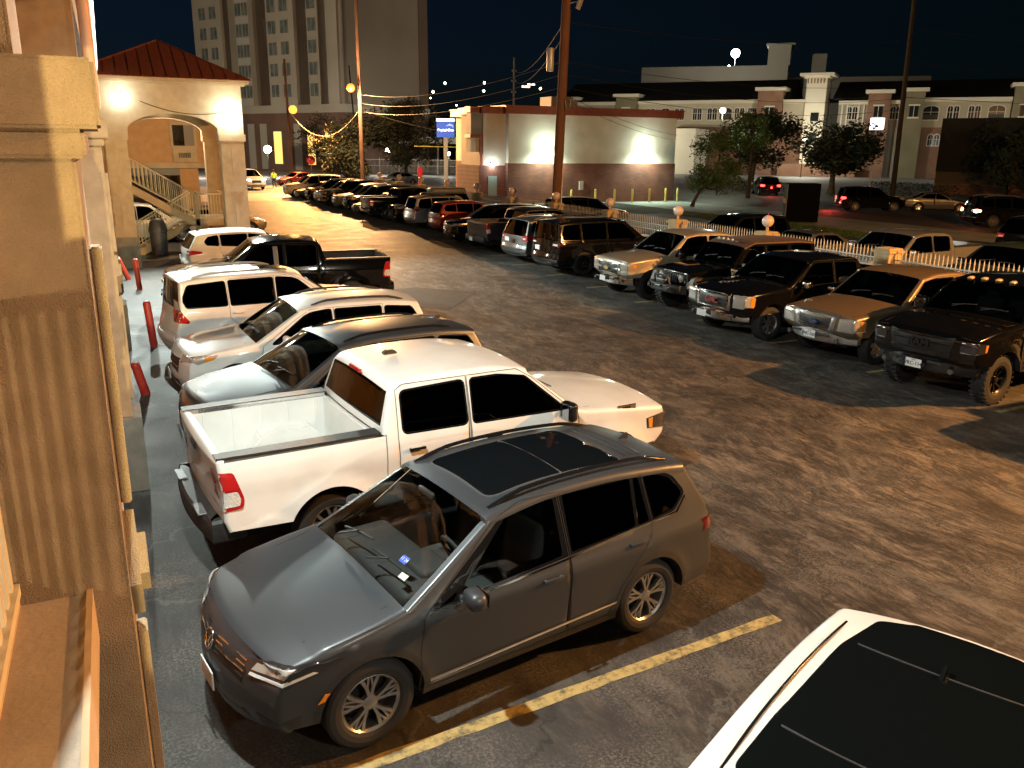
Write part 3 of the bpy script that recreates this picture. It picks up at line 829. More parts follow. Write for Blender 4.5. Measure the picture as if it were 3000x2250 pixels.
def face_suv(c, g0=.60, g1=.86, gw=.50, lampz=None, lamp_m=None, bars=4, barm=None, grille_m=None, lw=.34, chrome=True, fog=True, amber=True):
    """grille, headlights, lower intake on the nose"""
    lz = lampz or c.hoodz-.12; hw = c.Wd/2
    c.panel('grille', [ft(c,-gw,g1),ft(c,gw,g1),ft(c,gw*.88,g0),ft(c,-gw*.88,g0)], (1,0,.1), grille_m or PLA, .004, .07, .012)
    for i in range(bars):
        z = lerp(g0, g1, (i+.6)/(bars+.2)); c.panel('grille_bar', [ft(c,-gw*.95,z+.012),ft(c,gw*.95,z+.012),ft(c,gw*.95,z-.012),ft(c,-gw*.95,z-.012)], (1,0,.1), barm or CHR, .014, .08, .012)
    hl = c.panel('headlight', [(c.X(.10),gw+.05,lz+.07),(c.X(.10),gw+.04,lz-.07),(c.X(.35),hw-.04,lz-.06),(c.X(.62),hw,lz+.03),(c.X(.66),hw,lz+.09),(c.X(.3),hw-.06,lz+.10)], (.8,.75,.25), lamp_m or HLAMP, .008, .045, .02, mirror=True)
    for i, sg in ((0,1),(1,-1)):
        if amber: c.panel('turn_signal', [(c.X(.45),sg*hw,lz-.02),(c.X(.60),sg*hw,lz+.02),(c.X(.60),sg*hw,lz+.07),(c.X(.45),sg*hw,lz+.06)], (.5,sg,.1), AMB, .012, .04, .008, parent=hl[i])
        if fog: c.panel('fog_lamp', [(c.X(.1),sg*.60,.46),(c.X(.1),sg*.74,.47),(c.X(.1),sg*.74,.39),(c.X(.1),sg*.60,.38)], (.95,sg*.3,0), REFL, .008, .04, .012)
    c.panel('lower_intake', [ft(c,-.48,.50),ft(c,.48,.50),ft(c,.54,.38),ft(c,-.54,.38)], (1,0,0), PLA, .005, .07, .01)
def tail_suv(c, z0=.86, z1=1.06, w=.34, side=.22, m=None, lens=True, strip=None):
    hw = c.Wd/2; x = -c.L/2
    tl = c.panel('taillight', [(x+.10,hw-w,z1-.02),(x+.10,hw-w,z0+.03),(x+.14,hw-.06,z0),(x+.14+side,hw,z0+.06),(x+.16+side,hw,z1-.04),(x+.2,hw-.05,z1+.01)], (-.8,.75,.12), m or RED, .008, .045, .02, mirror=True)
    if lens:
        for i, sg in ((0,1),(1,-1)):
            zz = lerp(z0, z1, .42); c.panel('reverse_lamp', [(x+.1,sg*(hw-w+.03),zz+.03),(x+.1,sg*(hw-w+.03),zz-.03),(x+.13,sg*(hw-.10),zz-.035),(x+.13,sg*(hw-.10),zz+.03)], (-.8,sg*.75,.12), REFL, .014, .04, .006, parent=tl[i])
    if strip: c.panel('tailgate_trim', [(x,-.42,strip+.03),(x,.42,strip+.03),(x,.42,strip-.03),(x,-.42,strip-.03)], (-1,0,.1), CHR, .008, .07, .01)
    c.panel('rear_bumper_step', [(x,-.58,.46),(x,.58,.46),(x,.64,.35),(x,-.64,.35)], (-1,0,-.05), PLA, .005, .07, .01)
    for sg in (1,-1):
        c.panel('rear_reflector', [(x+.02,sg*.56,.56),(x+.05,sg*.76,.56),(x+.05,sg*.76,.60),(x+.02,sg*.56,.60)], (-.95,sg*.35,0), REDD, .008, .05, .008)
def kit(c, P, mz=None, md=None, hd=None, hz=None, cap=None, size=(.13,.22,.16), hm=None):
    mirror(c, md, mz, cap or P, size); handle(c, hd[0], hz[0], hm or P); handle(c, hd[1], hz[1], hm or P)

# ---- sedan
def sedan(name, P, L=4.85, W=1.84, H=1.45, FO=.95, WB=2.8, R=.335, tail=REDD, wst='five', rim=RIM_S, front=True, ws=GLASS_M):
    c = Car('sedan', L, W, (FO, FO+WB), R, R+.055, .93, tumble=.42, taper_f=.09, taper_r=.08, flare=.015, crease=[(.80,.014)], sill=.26, grid=.09)
    c.ribbon([(.16,.20,.03),(.04,.34,.05),(.0,.50,.06),(.03,.64,.05),(.12,.73,.10),(.6,.83,.2),(1.30,.94,.05),(1.36,.95,.02),(2.15,H-.06,.12),(2.6,H,.3),(3.1,H-.02,.3),(3.45,H-.10,.1),(4.12,1.03,.06),(4.3,1.01,.05),(L-.08,.99,.06),(L-.02,.93,.04),(L,.66,.06),(L-.02,.44,.06),(L-.12,.28,.03)],
             [('body',.18,.06)]*3+[('body',.16,.05)]+[('hood',.08,.05)]+[('hood',.05,.05)]+[('body',.05,.05)]+[('windshield',.08,.03)]+[('body',.04,.06)]*3+[('rear_window',.06,.04)]+[('body',.05,.05)]*2+[('body',.09,.05)]*2+[('body',.12,.06)]*2)
    zt = H-.15
    w1 = soft([(1.72,.95),(2.62,.97),(2.60,zt),(2.42,zt),(2.28,zt-.04)], .03); w2 = soft([(2.70,.975),(3.55,1.0),(3.62,1.04),(3.30,zt-.03),(2.69,zt)], .04)
    d1 = [(1.45,.34),(2.66,.34),(2.66,zt+.04),(2.3,zt+.02),(1.58,.95),(1.40,.8)]; d2 = [(2.672,.34),(3.25,.34),(3.45,.62),(3.62,.85),(3.70,1.02),(3.35,zt+.0),(2.672,zt+.04)]
    c.door_polys = [d1, d2]
    c.sides([('front',w1),('rear',w2)], [grow(w1,.018), grow(w2,.018)], [d1, d2])
    c.finish(dict(body=P, hood=P, door=P, glass=GLASS_D, windshield=ws, rear_window=GLASS_D, window_trim=BLK))
    c.seams([d1+[d1[0]], d2+[d2[0]]])
    c.root.name = name; wheels(c, wst, rim); c.te, c.zt, c.tz, c.hoodz, c.Wd = 4.3, zt, .93, .80, W
    interior(c, 1.45, .90, 2.4, .58, .4)
    face_suv(c, .52, .68, .42, .67, bars=2); tail_suv(c, .74, .90, .40, .2, tail); kit(c, P, .93, 1.75, (2.5,3.45), (.84,.87))
    return c

# ---- boxy off-roader
def offroader(name, P):
    L, W, H = 4.45, 1.80, 1.98; R = .44
    c = Car(name, L, W, (.72, .72+2.95), R, R+.11, 1.22, tumble=.12, taper_f=.16, taper_r=.01, flare=0, crease=None, sill=.60, grid=.10, lower_tuck=.0, tyre_w=.31, track=.80)
    c.ribbon([(.20,.66,.02),(.12,.74,.03),(.10,1.16,.04),(.16,1.22,.04),(.9,1.29,.2),(1.42,1.32,.02),(1.46,1.33,.02),(1.86,1.83,.04),(2.2,H-.02,.1),(3.8,H-.03,.2),(4.32,H-.08,.04),(4.38,1.25,.03),(4.40,.62,.02)],
             [('body',.03,.05)]*3+[('hood',.03,.06)]*2+[('body',.02,.04)]+[('windshield',.02,.03)]+[('roof',.03,.05)]*3+[('rear_window',.01,.03)]+[('body',.01,.03)])
    zt = 1.84
    w1 = soft([(1.74,1.27),(2.50,1.27),(2.50,zt-.03),(2.08,zt-.03)], .03); w2 = soft([(2.66,1.27),(3.32,1.27),(3.32,zt-.03),(2.66,zt-.03)], .03); w3 = soft([(3.48,1.27),(4.20,1.27),(4.18,zt-.03),(3.48,zt-.03)], .03)
    d1 = [(1.52,.66),(2.57,.66),(2.57,zt+.02),(2.02,zt+.02),(1.64,1.25)]; d2 = [(2.585,.66),(3.12,.66),(3.30,.95),(3.39,1.1),(3.39,zt+.02),(2.585,zt+.02)]
    c.door_polys = [d1, d2]; c.sides([('front',w1),('rear',w2),('rear',w3)], [grow(w,.03) for w in (w1,w2,w3)], [d1,d2])
    c.finish(dict(body=P, hood=P, door=P, glass=GLASS_D, windshield=GLASS_M, roof=noisy('hardtop_brown', (.05,.028,.02), (.07,.04,.028), 20, .7), rear_window=GLASS_D, window_trim=P)); c.seams([d1+[d1[0]], d2+[d2[0]]])
    bm = bmesh.new()
    for d in c.axles:
        for sg in (1,-1):
            x = c.X(d)
            pf = [(x+.66,.72),(x+.52,1.06),(x-.40,1.08),(x-.66,.80),(x-.60,.78),(x-.38,1.02),(x+.48,1.0),(x+.60,.70)]
            b2 = bmesh.new(); prism(b2, pf, sg*.70, sg*.98, 'Y'); bmesh.ops.bevel(b2, geom=b2.edges[:], offset=.015, segments=2, affect='EDGES'); f = obj('fender_flare', b2, PLA, c.root, smooth=40)
    for i in range(7):
        y = (i-3)*.085; c.panel('grille_slot', [ft(c,y-.024,1.10),ft(c,y+.024,1.10),ft(c,y+.024,.86),ft(c,y-.024,.86)], (1,0,0), mat('slot_black', (.002,.002,.002), .9), .004, .1, .0) if i < 7 else None
    for sg in (1,-1):
        h, n = c.hit((0,sg*.46,1.02), (1,0,0)); bm = bmesh.new(); lathe(bm, [(0,.03),(.075,.028),(.088,.01),(.10,.012),(.105,-.02)], 20, 'X', (h.x+.005, sg*.46, 1.0)); obj('headlight', bm, HLAMP, c.root, smooth=40)
        bm = bmesh.new(); rbox(bm, (c.X(.30), sg*.86, 1.04), (.05,.12,.05), .015, 2); obj('turn_signal', bm, AMB, c.root)
    f = bumper_bar(c, 'front_bumper', 1, .62, .84, mat('bumper_black', (.012,.012,.013), .45), .72, .26, .05, .16, .16)
    bm = bmesh.new(); tube(bm, [(c.L/2+.16,-.36,.84),(c.L/2+.20,-.30,1.06),(c.L/2+.20,.30,1.06),(c.L/2+.16,.36,.84)], .026, 8); rbox(bm, (c.L/2+.17,0,.90), (.16,.42,.14), .03, 2); tube(bm, [(c.L/2+.29,-.1,.78),(c.L/2+.29,.1,.78)], .03, 8)
    for sg in (1,-1): lathe(bm, [(0,.05),(.055,.05),(.06,.0)], 14, 'X', (c.L/2+.27, sg*.42, .76))
    obj('winch', bm, mat('bumper_black'), c.root, smooth=40)
    bm = bmesh.new(); bx(bm, c.X(1.98), c.X(1.90), -.46, .46, 1.90, 1.93)
    o = obj('light_bar', bm, mat('bumper_black'), c.root)
    for i in range(4):
        bm = bmesh.new(); sphere(bm, (c.X(1.86), -.30+.2*i, 1.955), .035); obj('roof_lamp', bm, REFL, o, smooth=True)
    wheels(c, 'mud', RIM_B, .245); kit(c, PLA, 1.26, 1.72, (2.45,3.05), (1.14,1.14), size=(.12,.22,.2))
    interior(c, 1.55, 1.28, 2.2, .95, .7); wipers(c, 1.47, 1.33)
    bm = bmesh.new(); c2 = (-c.L/2-.16, 0, 1.1); lathe(bm, [(.2,-.12),(.36,-.13),(.40,-.06),(.40,.06),(.36,.13),(.2,.12),(.05,.1)], 24, 'X', c2); obj('spare_wheel', bm, mat('tyre_rubber'), c.root, smooth=40)
    return c

# ---- faces of the pickups
def truck_face(c, kind, P):
    hw = c.W/2; L2 = c.L/2
    def poly(ys): return [ft(c, y, z) for y, z in ys]
    if kind == 'gm_black':          # tall chrome ring, three bars, big lamps beside it, chrome bumper
        c.panel('grille', poly([(-.52,1.10),(.52,1.10),(.50,.74),(-.50,.74)]), (1,0,.05), GRB, .006, .08, .02)
        for a in ([(-.56,1.14),(.56,1.14),(.53,1.08),(-.53,1.08)], [(-.53,.77),(.53,.77),(.55,.71),(-.55,.71)], [(-.57,1.13),(-.50,1.10),(-.48,.75),(-.56,.72)], [(.57,1.13),(.50,1.10),(.48,.75),(.56,.72)]):
            c.panel('grille_surround', poly(a), (1,0,.05), CHR, .02, .06, .03)
        for z in (1.0,.90,.81): c.panel('grille_bar', poly([(-.5,z+.008),(.5,z+.008),(.5,z-.008),(-.5,z-.008)]), (1,0,.05), mat('grille_bar_dark', (.10,.10,.10), .35, .6), .014, .08, .01)
        h, n = c.hit((0,0,.91), (1,0,0)); text_obj('grille_badge', 'GMC', .19, facing((h.x+.035,0,.91), (1,0,.05)), mat('badge_red', (.28,.05,.04), .35), c.root, .01, .006)
        lamp = [(c.X(.12),.60,1.10),(c.X(.12),.60,.80),(c.X(.2),.86,.80),(c.X(.38),hw,.83),(c.X(.40),hw,1.09),(c.X(.2),.86,1.11)]
        z0, z1, bm_ = .46, .70, CHR
    elif kind == 'oval':             # chrome frame with two bars and a blue oval
        c.panel('grille', poly([(-.50,1.02),(.50,1.02),(.46,.70),(-.46,.70)]), (1,0,.05), GRB, .006, .08, .02)
        for a in ([(-.58,1.07),(.58,1.07),(.54,1.0),(-.54,1.0)], [(-.50,.72),(.50,.72),(.50,.66),(-.50,.66)], [(-.58,1.06),(-.44,1.04),(-.38,.70),(-.50,.67)], [(.58,1.06),(.44,1.04),(.38,.70),(.50,.67)]):
            c.panel('grille_surround', poly(a), (1,0,.05), SIL, .018, .06, .03)
        for z in (.93,.85,.78): c.panel('grille_bar', poly([(-.42,z+.010),(.42,z+.010),(.42,z-.010),(-.42,z-.010)]), (1,0,.05), mat('grille_bar_dark', (.10,.10,.10), .35, .6), .012, .08, .01)
        h, n = c.hit((0,0,.86), (1,0,0)); bm = bmesh.new(); lathe(bm, [(0,.02),(.9,.02),(1,.0),(1,-.02)], 28, 'X')
        for v in bm.verts: v.co = Vector((h.x+.03+v.co.x, v.co.y*.125, .86+v.co.z*.052))
        o = obj('grille_badge', bm, mat('badge_blue', (.02,.06,.22), .25, 0, 1.), c.root, smooth=40); text_obj('badge_text', 'Ford', .095, facing((h.x+.053,0,.857), (1,0,0)), CHR, o, .002, .001)
        lamp = [(c.X(.10),.60,1.0),(c.X(.10),.56,.74),(c.X(.2),.86,.72),(c.X(.44),hw,.76),(c.X(.46),hw,.96),(c.X(.2),.86,1.02)]
        z0, z1, bm_ = .44, .70, SIL
    elif kind == 'bar':              # silver surround split by a bar with a bow-tie badge
        c.panel('grille', poly([(-.56,1.06),(.56,1.06),(.52,.74),(-.52,.74)]), (1,0,.05), GRB, .006, .08, .02)
        for a in ([(-.60,1.10),(.60,1.10),(.58,1.04),(-.58,1.04)], [(-.55,.76),(.55,.76),(.52,.71),(-.52,.71)], [(-.62,.94),(.62,.94),(.62,.87),(-.62,.87)], [(-.60,1.08),(-.54,1.06),(-.50,.75),(-.56,.72)], [(.60,1.08),(.54,1.06),(.50,.75),(.56,.72)]):
            c.panel('grille_surround', poly(a), (1,0,.05), SIL, .02, .06, .03)
        h, n = c.hit((0,0,.905), (1,0,0)); bm = bmesh.new(); prism(bm, [(-.12,.035),(-.05,.035),(-.05,.055),(.05,.055),(.05,.035),(.12,.035),(.12,-.035),(.05,-.035),(.05,-.055),(-.05,-.055),(-.05,-.035),(-.12,-.035)], 0, .02)
        bm.transform(facing((h.x+.035,0,.905), (1,0,0))); obj('grille_badge', bm, mat('badge_gold', (.55,.42,.18), .3, .8), c.root)
        lamp = [(c.X(.12),.64,1.10),(c.X(.12),.64,.96),(c.X(.2),.88,.95),(c.X(.36),hw,.97),(c.X(.38),hw,1.08),(c.X(.2),.88,1.10)]
        for l in (0,):
            c.panel('turn_signal', [(c.X(.12),.64,.87),(c.X(.12),.64,.74),(c.X(.2),.88,.74),(c.X(.34),hw,.76),(c.X(.36),hw,.86),(c.X(.2),.88,.87)], (.8,.75,.1), HLAMP, .01, .05, .03, mirror=True)
        z0, z1, bm_ = .44, .68, CHR
    else:                            # blacked-out grille with a big word badge
        g0, g1 = c.gz
        c.panel('grille', poly([(-.62,g1),(.62,g1),(.56,g0),(-.56,g0)]), (1,0,.05), GRB, .006, .08, .02)
        for i in range(7): z = lerp(g0+.05, g1-.05, i/6); c.panel('grille_bar', poly([(-.57,z+.012),(.57,z+.012),(.57,z-.012),(-.57,z-.012)]), (1,0,.05), mat('grille_bar_black', (.006,.006,.006), .4), .02, .08, .012)
        h, n = c.hit((0,0,(g0+g1)/2), (1,0,0)); text_obj('grille_badge', 'RAM', .20, facing((h.x+.045,0,(g0+g1)/2+.02), (1,0,.05)), mat('badge_dark', (.022,.022,.025), .35, .5), c.root, .012, .006)
        zc = g1-.14; lamp = [(c.X(.12),.68,zc+.09),(c.X(.12),.68,zc-.12),(c.X(.25),.92,zc-.12),(c.X(.42),hw,zc-.08),(c.X(.44),hw,zc+.06),(c.X(.25),.92,zc+.09)]
        z0, z1, bm_ = g0-.30, g0-.02, mat('bumper_gloss_black', (.01,.01,.011), .18, .2, .6)
    dk = kind == 'word'
    hl = c.panel('headlight', lamp, (.8,.72,.1), HLAMPD if dk else HLAMP, .012, .05, .03, mirror=True)
    zc = sum(p[2] for p in lamp)/6; hh = max(p[2] for p in lamp)-zc
    for i, sg in ((0,1),(1,-1)):
        xq = .37 if dk else .30
        c.panel('turn_signal', [(c.X(xq),sg*(hw-.02),zc+hh*.7),(c.X(xq),sg*(hw-.02),zc-hh*.65),(c.X(.40),sg*hw,zc-hh*.6),(c.X(.42),sg*hw,zc+hh*.6)], (.7,sg*.8,.05), AMB, .02, .05, .01, parent=hl[i])
        if dk:
            for q in ((.75,.9),(-.95,-.72)): c.panel('running_light', [(c.X(.12),sg*.70,zc+hh*q[1]),(c.X(.12),sg*.70,zc+hh*q[0]),(c.X(.25),sg*.92,zc+hh*q[0]),(c.X(.25),sg*.92,zc+hh*q[1])], (.8,sg*.72,.1), SIL, .02, .05, .01, parent=hl[i])
    b = bumper_bar(c, 'front_bumper', 1, z0, z1, bm_, hw-.12, .05, .14, .35, .14, .08, .02)
    x = L2 + .055
    for a in ((-.5,-.24),(.24,.5)):
        bm = bmesh.new(); rbox(bm, (x-.01, (a[0]+a[1])/2, z1-.07), (.03, a[1]-a[0], .05), .012, 2); obj('bumper_slot', bm, PLA, b)
    for sg in (1,-1):
        bm = bmesh.new(); lathe(bm, [(0,.0),(.036,.0),(.042,.008),(.05,0),(.05,-.04)], 16, 'X', (x-.062, sg*.64, z0+.10)); obj('fog_lamp', bm, mat('fog_glass', (.12,.12,.115), .15, .3, 1.), b, smooth=40)
    c.bz = (z0, z1)
def bumper_plate(c, z, text, end=1, dx=.065, y=0.):
    x = end*(c.L/2 + (dx if end > 0 else dx+.12)); bm = bmesh.new(); rbox(bm, (x, y, z), (.012,.305,.155), .004, 1)
    o = obj('license_plate', bm, mat('plate_white', (.72,.74,.74), .35), c.root)
    if not text: return
    text_obj('plate_text', text, .092, facing((x+end*.0075, y, z-.01), (end,0,0)), mat('plate_ink', (.02,.03,.06), .5), o, .001, .0015)
    text_obj('plate_text', 'TEXAS', .03, facing((x+end*.0075, y, z+.055), (end,0,0)), mat('plate_ink'), o, .001)
def truck_tail(c, m=CHR, z0=.50, z1=.72, white=None, tl=(.86,1.26), step=True, dk=None):
    hw = c.W/2; x = -c.L/2
    b = bumper_bar(c, 'rear_bumper', -1, z0, z1, m, hw-.10, .12, .34, .10, .22, .0, .025)
    za, zb = tl
    for sg in (1,-1):
        pl = soft([(x+.055,zb),(x+.21,zb-.01),(x+.245,zb-.12),(x+.30,za+.10),(x+.28,za),(x+.075,za-.02),(x+.06,za+.05)], .03)
        l = c.panel('taillight', [(a, sg*hw, b_) for a, b_ in pl], (0,sg,0), RED, .012, .05, .02)
        zm = lerp(za, zb, .47); pl = soft([(x+.085,zm),(x+.235,zm),(x+.265,za+.10),(x+.25,za+.035),(x+.10,za+.03)], .02)
        c.panel('reverse_lamp', [(a, sg*hw, b_) for a, b_ in pl], (0,sg,0), REFL, .017, .05, .006, parent=l)
        pl = soft([(x+.075,zb-.03),(x+.19,zb-.035),(x+.225,zb-.13),(x+.238,zm+.02),(x+.08,zm+.02)], .02)
        c.panel('tail_lens', [(a, sg*hw, b_) for a, b_ in pl], (0,sg,0), mat('lamp_red_lens', (.42,.015,.015), .12, 0, 1.), .017, .05, .006, parent=l)
    h, n = c.hit((0,0,c.rail-.12), (-1,0,0))
    bm = bmesh.new(); rbox(bm, (h.x-.015, 0, c.rail-.12), (.02,.24,.07), .01, 2); obj('tailgate_handle', bm, PLA, c.root, smooth=40)
    if step:
        for y in (-.55,.55):
            bm = bmesh.new(); rbox(bm, (x-.06, y, z1+.006), (.09,.32,.012), .004, 1)
            obj('bumper_tread', bm, noisy('tread_grey', (.07,.072,.075), (.15,.155,.16), 60, .5), b)
    return b
# ---------------------------------------------------------------- the vehicles where they stand (x = away from the building, y = along it)
WHT = paint('paint_white', (.74,.74,.71), 0, .4, 1.)
PRL = paint('paint_pearl', (.72,.73,.72), 0, .4, 1.)
BKP = paint('paint_black', (.0032,.0032,.0036), 0, .12, 1., (.015,.05)); bsdf(BKP).inputs['Specular IOR Level'].default_value = .1
DGR = paint('paint_dark_grey', (.03,.032,.034), .5, .35, 1.)
SBL = paint('paint_slate', (.060,.070,.082), .5, .38, 1.)
TAN = paint('paint_pewter', (.30,.25,.18), .15, .4, 1.)
GLD = paint('paint_bronze', (.17,.12,.07), .3, .4, 1.)
SLV = paint('paint_silver', (.36,.37,.38), .75, .33, 1.)
REDP = paint('paint_red', (.22,.012,.012), .3, .35, 1.)
GRYP = paint('paint_mid_grey', (.13,.132,.135), .7, .35, 1.)
LEFT = 'vehicles parked along the building'; RIGHT = 'vehicles parked along the fence'; BACK = 'vehicles parked beyond the fence'; ROAD = 'vehicles on the street'
def place(c, t, s, ang, label, cat, group=None, lift=0.):
    c.root.location = (t, s, 0); c.root.rotation_euler = (0, 0, radians(ang))
    tag(c.root, label, cat, group); return c

# --- left row
c = suv('black_roofed_crossover', WHT, L=4.5, W=1.80, H=1.53, belt=1.08, tumble=.30, tailz=1.14, FO=.90, WB=2.72, cowl_d=1.38, ws_d=2.12, spoiler=.12, R=.34, glass=GLASS_D, ws=GLASS_M, tf=.10, rise=.10, rake=.30, clad=True, flare=.05, grid=.06)
face_suv(c); tail_suv(c); kit(c, WHT, 1.08, 1.84, (2.6,3.4), (.93,.98), cap=BLK)
c.panel('roof_glass', [(x, y, 0) for x, y in soft([(c.X(4.20),.30),(c.X(4.17),.33),(c.X(4.10),.50),(c.X(3.6),.57),(c.X(2.24),.61),(c.X(2.14),.50),(c.X(2.11),.0),(c.X(2.14),-.50),(c.X(2.24),-.61),(c.X(3.6),-.57),(c.X(4.10),-.50),(c.X(4.17),-.33),(c.X(4.20),-.30),(c.X(4.20),0)], .05)], (0,0,1), mat('roof_black', (.004,.005,.005), .04, 0, .5), .004, .06, .004)
rails(c, 2.2, 3.95, .655, BLK, .010, .010); antenna(c, 3.6, BLK)
for d0, y1 in ((2.62, .53), (3.66, .49)):
    b = bmesh.new(); pts = []
    for k in range(15):
        y = lerp(-y1, y1, k/14); h, n, _, _ = c.bvh.ray_cast(Vector((c.X(d0-.06*(1-(y/y1)**2)), y, 3)), Vector((0,0,-1))); pts.append(h + Vector((0,0,.0045)))
    tube(b, pts, .005, 5); obj('roof_seam', b, mat('seal_grey', (.05,.05,.052), .5), c.root)
place(c, 2.75, 2.11, 204.5, 'white crossover with a glossy black roof and shark-fin antenna, cut off at the bottom right', 'crossover', LEFT)

c = grey_crossover(); place(c, 2.62, 6.36, 189.6, 'metallic grey crossover beside the yellow stall line, panoramic roof and silver twin-spoke wheels', 'crossover', LEFT)

c = pickup('white_pickup', WHT, L=5.90, W=2.08, WB=3.67, FO=1.02, R=.405, H=1.96, rail=1.37, hood=1.16, cowl=1.31, cab=4.02, crease=[(1.08,.010)], flare=.035, grid=.075, belt=1.29, wst='twin6', glass=tint_glass('glass_black', (.012,.012,.012)), nose=.06)
c.gz = (.74, 1.06); truck_face(c, 'word', WHT); truck_tail(c, PLA, .46, .71, tl=(.84,1.24))
kit(c, WHT, 1.28, 1.82, (2.75,3.72), (1.13,1.15), cap=BLK, size=(.14,.24,.24), hm=BLK)
h, n = c.hit((c.X(4.0),0,1.84), (-1,0,.3))
bm = bmesh.new(); rbox(bm, (c.X(4.0)-.02, 0, 1.855), (.04,.34,.045), .012, 2); o = obj('brake_light', bm, RED, c.root)
bm = bmesh.new(); prism(bm, [(-.10,0),(.10,0),(.04,.055),(-.06,.05)], -.05, .05, 'Y'); bmesh.ops.bevel(bm, geom=bm.edges[:], offset=.015, segments=2, affect='EDGES'); bm.transform(Matrix.Translation((c.X(3.55), .1, 1.955))); obj('roof_antenna', bm, mat('amber_fin', (.04,.03,.02), .3), c.root, smooth=40)
for sg in (-1,):
    h, n = c.hit((c.X(.80), -.9, 1.16), (0,-1,.12)); bm = bmesh.new(); rbox(bm, (h.x, h.y-.006, h.z), (.30,.014,.075), .006, 2); bb = obj('hood_badge', bm, CHR, c.root); text_obj('badge_text', 'HEMI', .055, facing((h.x, h.y-.014, h.z), (0,-1,0)), BLK, bb, .002, .001)
place(c, 3.45, 9.42, 5.3, 'white crew-cab pickup with an empty open bed backed up to the building', 'pickup truck', LEFT)

c = suv('slate_crossover', SBL, L=4.78, W=1.9, H=1.69, hood=1.0, cowl=1.15, glass=GLASS_D, ws=GLASS_M, rise=.12, rake=.30); face_suv(c); tail_suv(c); kit(c, SBL, 1.07, 1.76, (2.5,3.5), (.95,1.0)); rails(c, 2.2, 4.0, .60, BLK, .035, .018); wipers(c, 1.27, 1.13); antenna(c, 4.1, SBL)
place(c, 2.95, 12.45, 190, 'dark slate crossover with black roof rails, half hidden behind the white open-bed pickup', 'crossover', LEFT)

c = suv('white_crossover', WHT, L=4.72, W=1.93, H=1.70, FO=.95, WB=2.82, R=.37, hood=1.0, cowl=1.14, rise=.10, ws=tint_glass('glass_mist', (.42,.50,.50)), rake=.26, grid=.065, front=tint_glass('glass_front', (.10,.12,.11)))
face_suv(c, .62, .88, .52, bars=4, barm=CHR); tail_suv(c); kit(c, WHT, 1.08, 1.78, (2.52,3.5), (.95,.99)); rails(c, 2.35, 4.05, .62, PLA, .05, .02); wipers(c, 1.26, 1.13); wipers(c, 1.28, 1.14)
bumper_plate(c, .52, '', 1, .03); place(c, 3.01, 15.36, 182.5, 'white crossover nosed in with a chrome-barred grille and black roof rails', 'crossover', LEFT)

c = suv('white_offroad_wagon', PRL, L=4.88, W=1.89, H=1.86, FO=.95, WB=2.79, R=.39, hood=1.15, cowl=1.30, cowl_d=1.42, ws_d=2.1, belt=1.20, rise=.02, tail_d=4.55, rake=.14, tailz=1.22, glass=tint_glass('glass_black', (.012,.012,.012)), ws=GLASS_M, tumble=.30, flare=.03, pillars=(2.72,3.66), qend=4.55)
x_ = -c.L/2
for sg in (1,-1):
    pl = soft([(x_+.13,1.38),(x_+.23,1.37),(x_+.26,1.20),(x_+.43,.97),(x_+.41,.93),(x_+.10,.95)], .03); l = c.panel('taillight', [(a, sg*.9, b_) for a, b_ in pl], (-.25,sg,0), RED, .012, .05, .02)
    pl = soft([(x_+.14,1.36),(x_+.22,1.35),(x_+.25,1.19),(x_+.13,1.19)], .02); c.panel('reverse_lamp', [(a, sg*.9, b_) for a, b_ in pl], (-.25,sg,0), REFL, .017, .05, .006, parent=l)
bumper_bar(c, 'rear_bumper', -1, .50, .68, PRL, .80, .03, .30, .12, .16, .02, .03)
face_suv(c, .72, 1.02, .46, 1.0); kit(c, PRL, 1.24, 1.95, (2.6,3.5), (1.07,1.08)); rails(c, 2.4, 4.3, .62, SIL, .045, .02)
c.panel('sunroof', [(x, y, 0) for x, y in soft([(c.X(2.28),.40),(c.X(2.28),-.40),(c.X(2.9),-.40),(c.X(2.9),.40)], .08)], (0,0,1), mat('roof_glass', (.004,.005,.006), .05, 0, .3), .004, .08, .006)
place(c, 3.07, 18.5, 7, 'tall white off-road wagon backed in, with large dark side windows, sunroof and upright red taillights', 'suv', LEFT)

c = pickup('black_pickup', BKP, L=5.88, W=2.06, FO=.98, WB=3.75, R=.41, H=1.98, rail=1.42, hood=1.2, cowl=1.36, cab=4.0, wst='five', rim=RIM_S, glass=GLASS_D, bed_m=DGR)
truck_face(c, 'bar', BKP); truck_tail(c, BLK, .50, .72, tl=(.90,1.32)); kit(c, BKP, 1.25, 1.82, (2.75,3.7), (1.12,1.13), size=(.14,.22,.24))
for sg in (1,): c.panel('window_pillar', [(c.X(2.87),sg*.9,1.26),(c.X(2.75),sg*.9,1.26),(c.X(2.74),sg*.9,1.80),(c.X(2.86),sg*.9,1.80)], (0,sg,.2), mat('pillar_grey', (.10,.095,.09), .4), .006, .08, .004)
place(c, 3.96, 23.3, 175.6, 'black crew-cab pickup nosed in to the building, open bed toward the lane', 'pickup truck', LEFT)

c = suv('white_compact_crossover', WHT, L=4.65, W=1.84, H=1.66, hood=.98, rise=.18, rake=.34, qend=4.02, tailz=1.10, rows=2); face_suv(c); tail_suv(c, .90, 1.06, .36, .34); kit(c, WHT, 1.05, 1.75, (2.45,3.4), (.93,.98)); antenna(c, 4.05, BLK); bumper_plate(c, .78, '', -1, -.10)
place(c, 4.23, 29.5, 4.3, 'white compact crossover backed in before the arched stair tower, red wedge taillights', 'crossover', LEFT)
MID = sedan('tan_sedan', paint('paint_champagne', (.32,.25,.15), .6, .35, 1.)); place(MID, 4.55, 43.6, 2, 'tan sedan peeking out from behind the stair-tower pillar', 'sedan', LEFT)
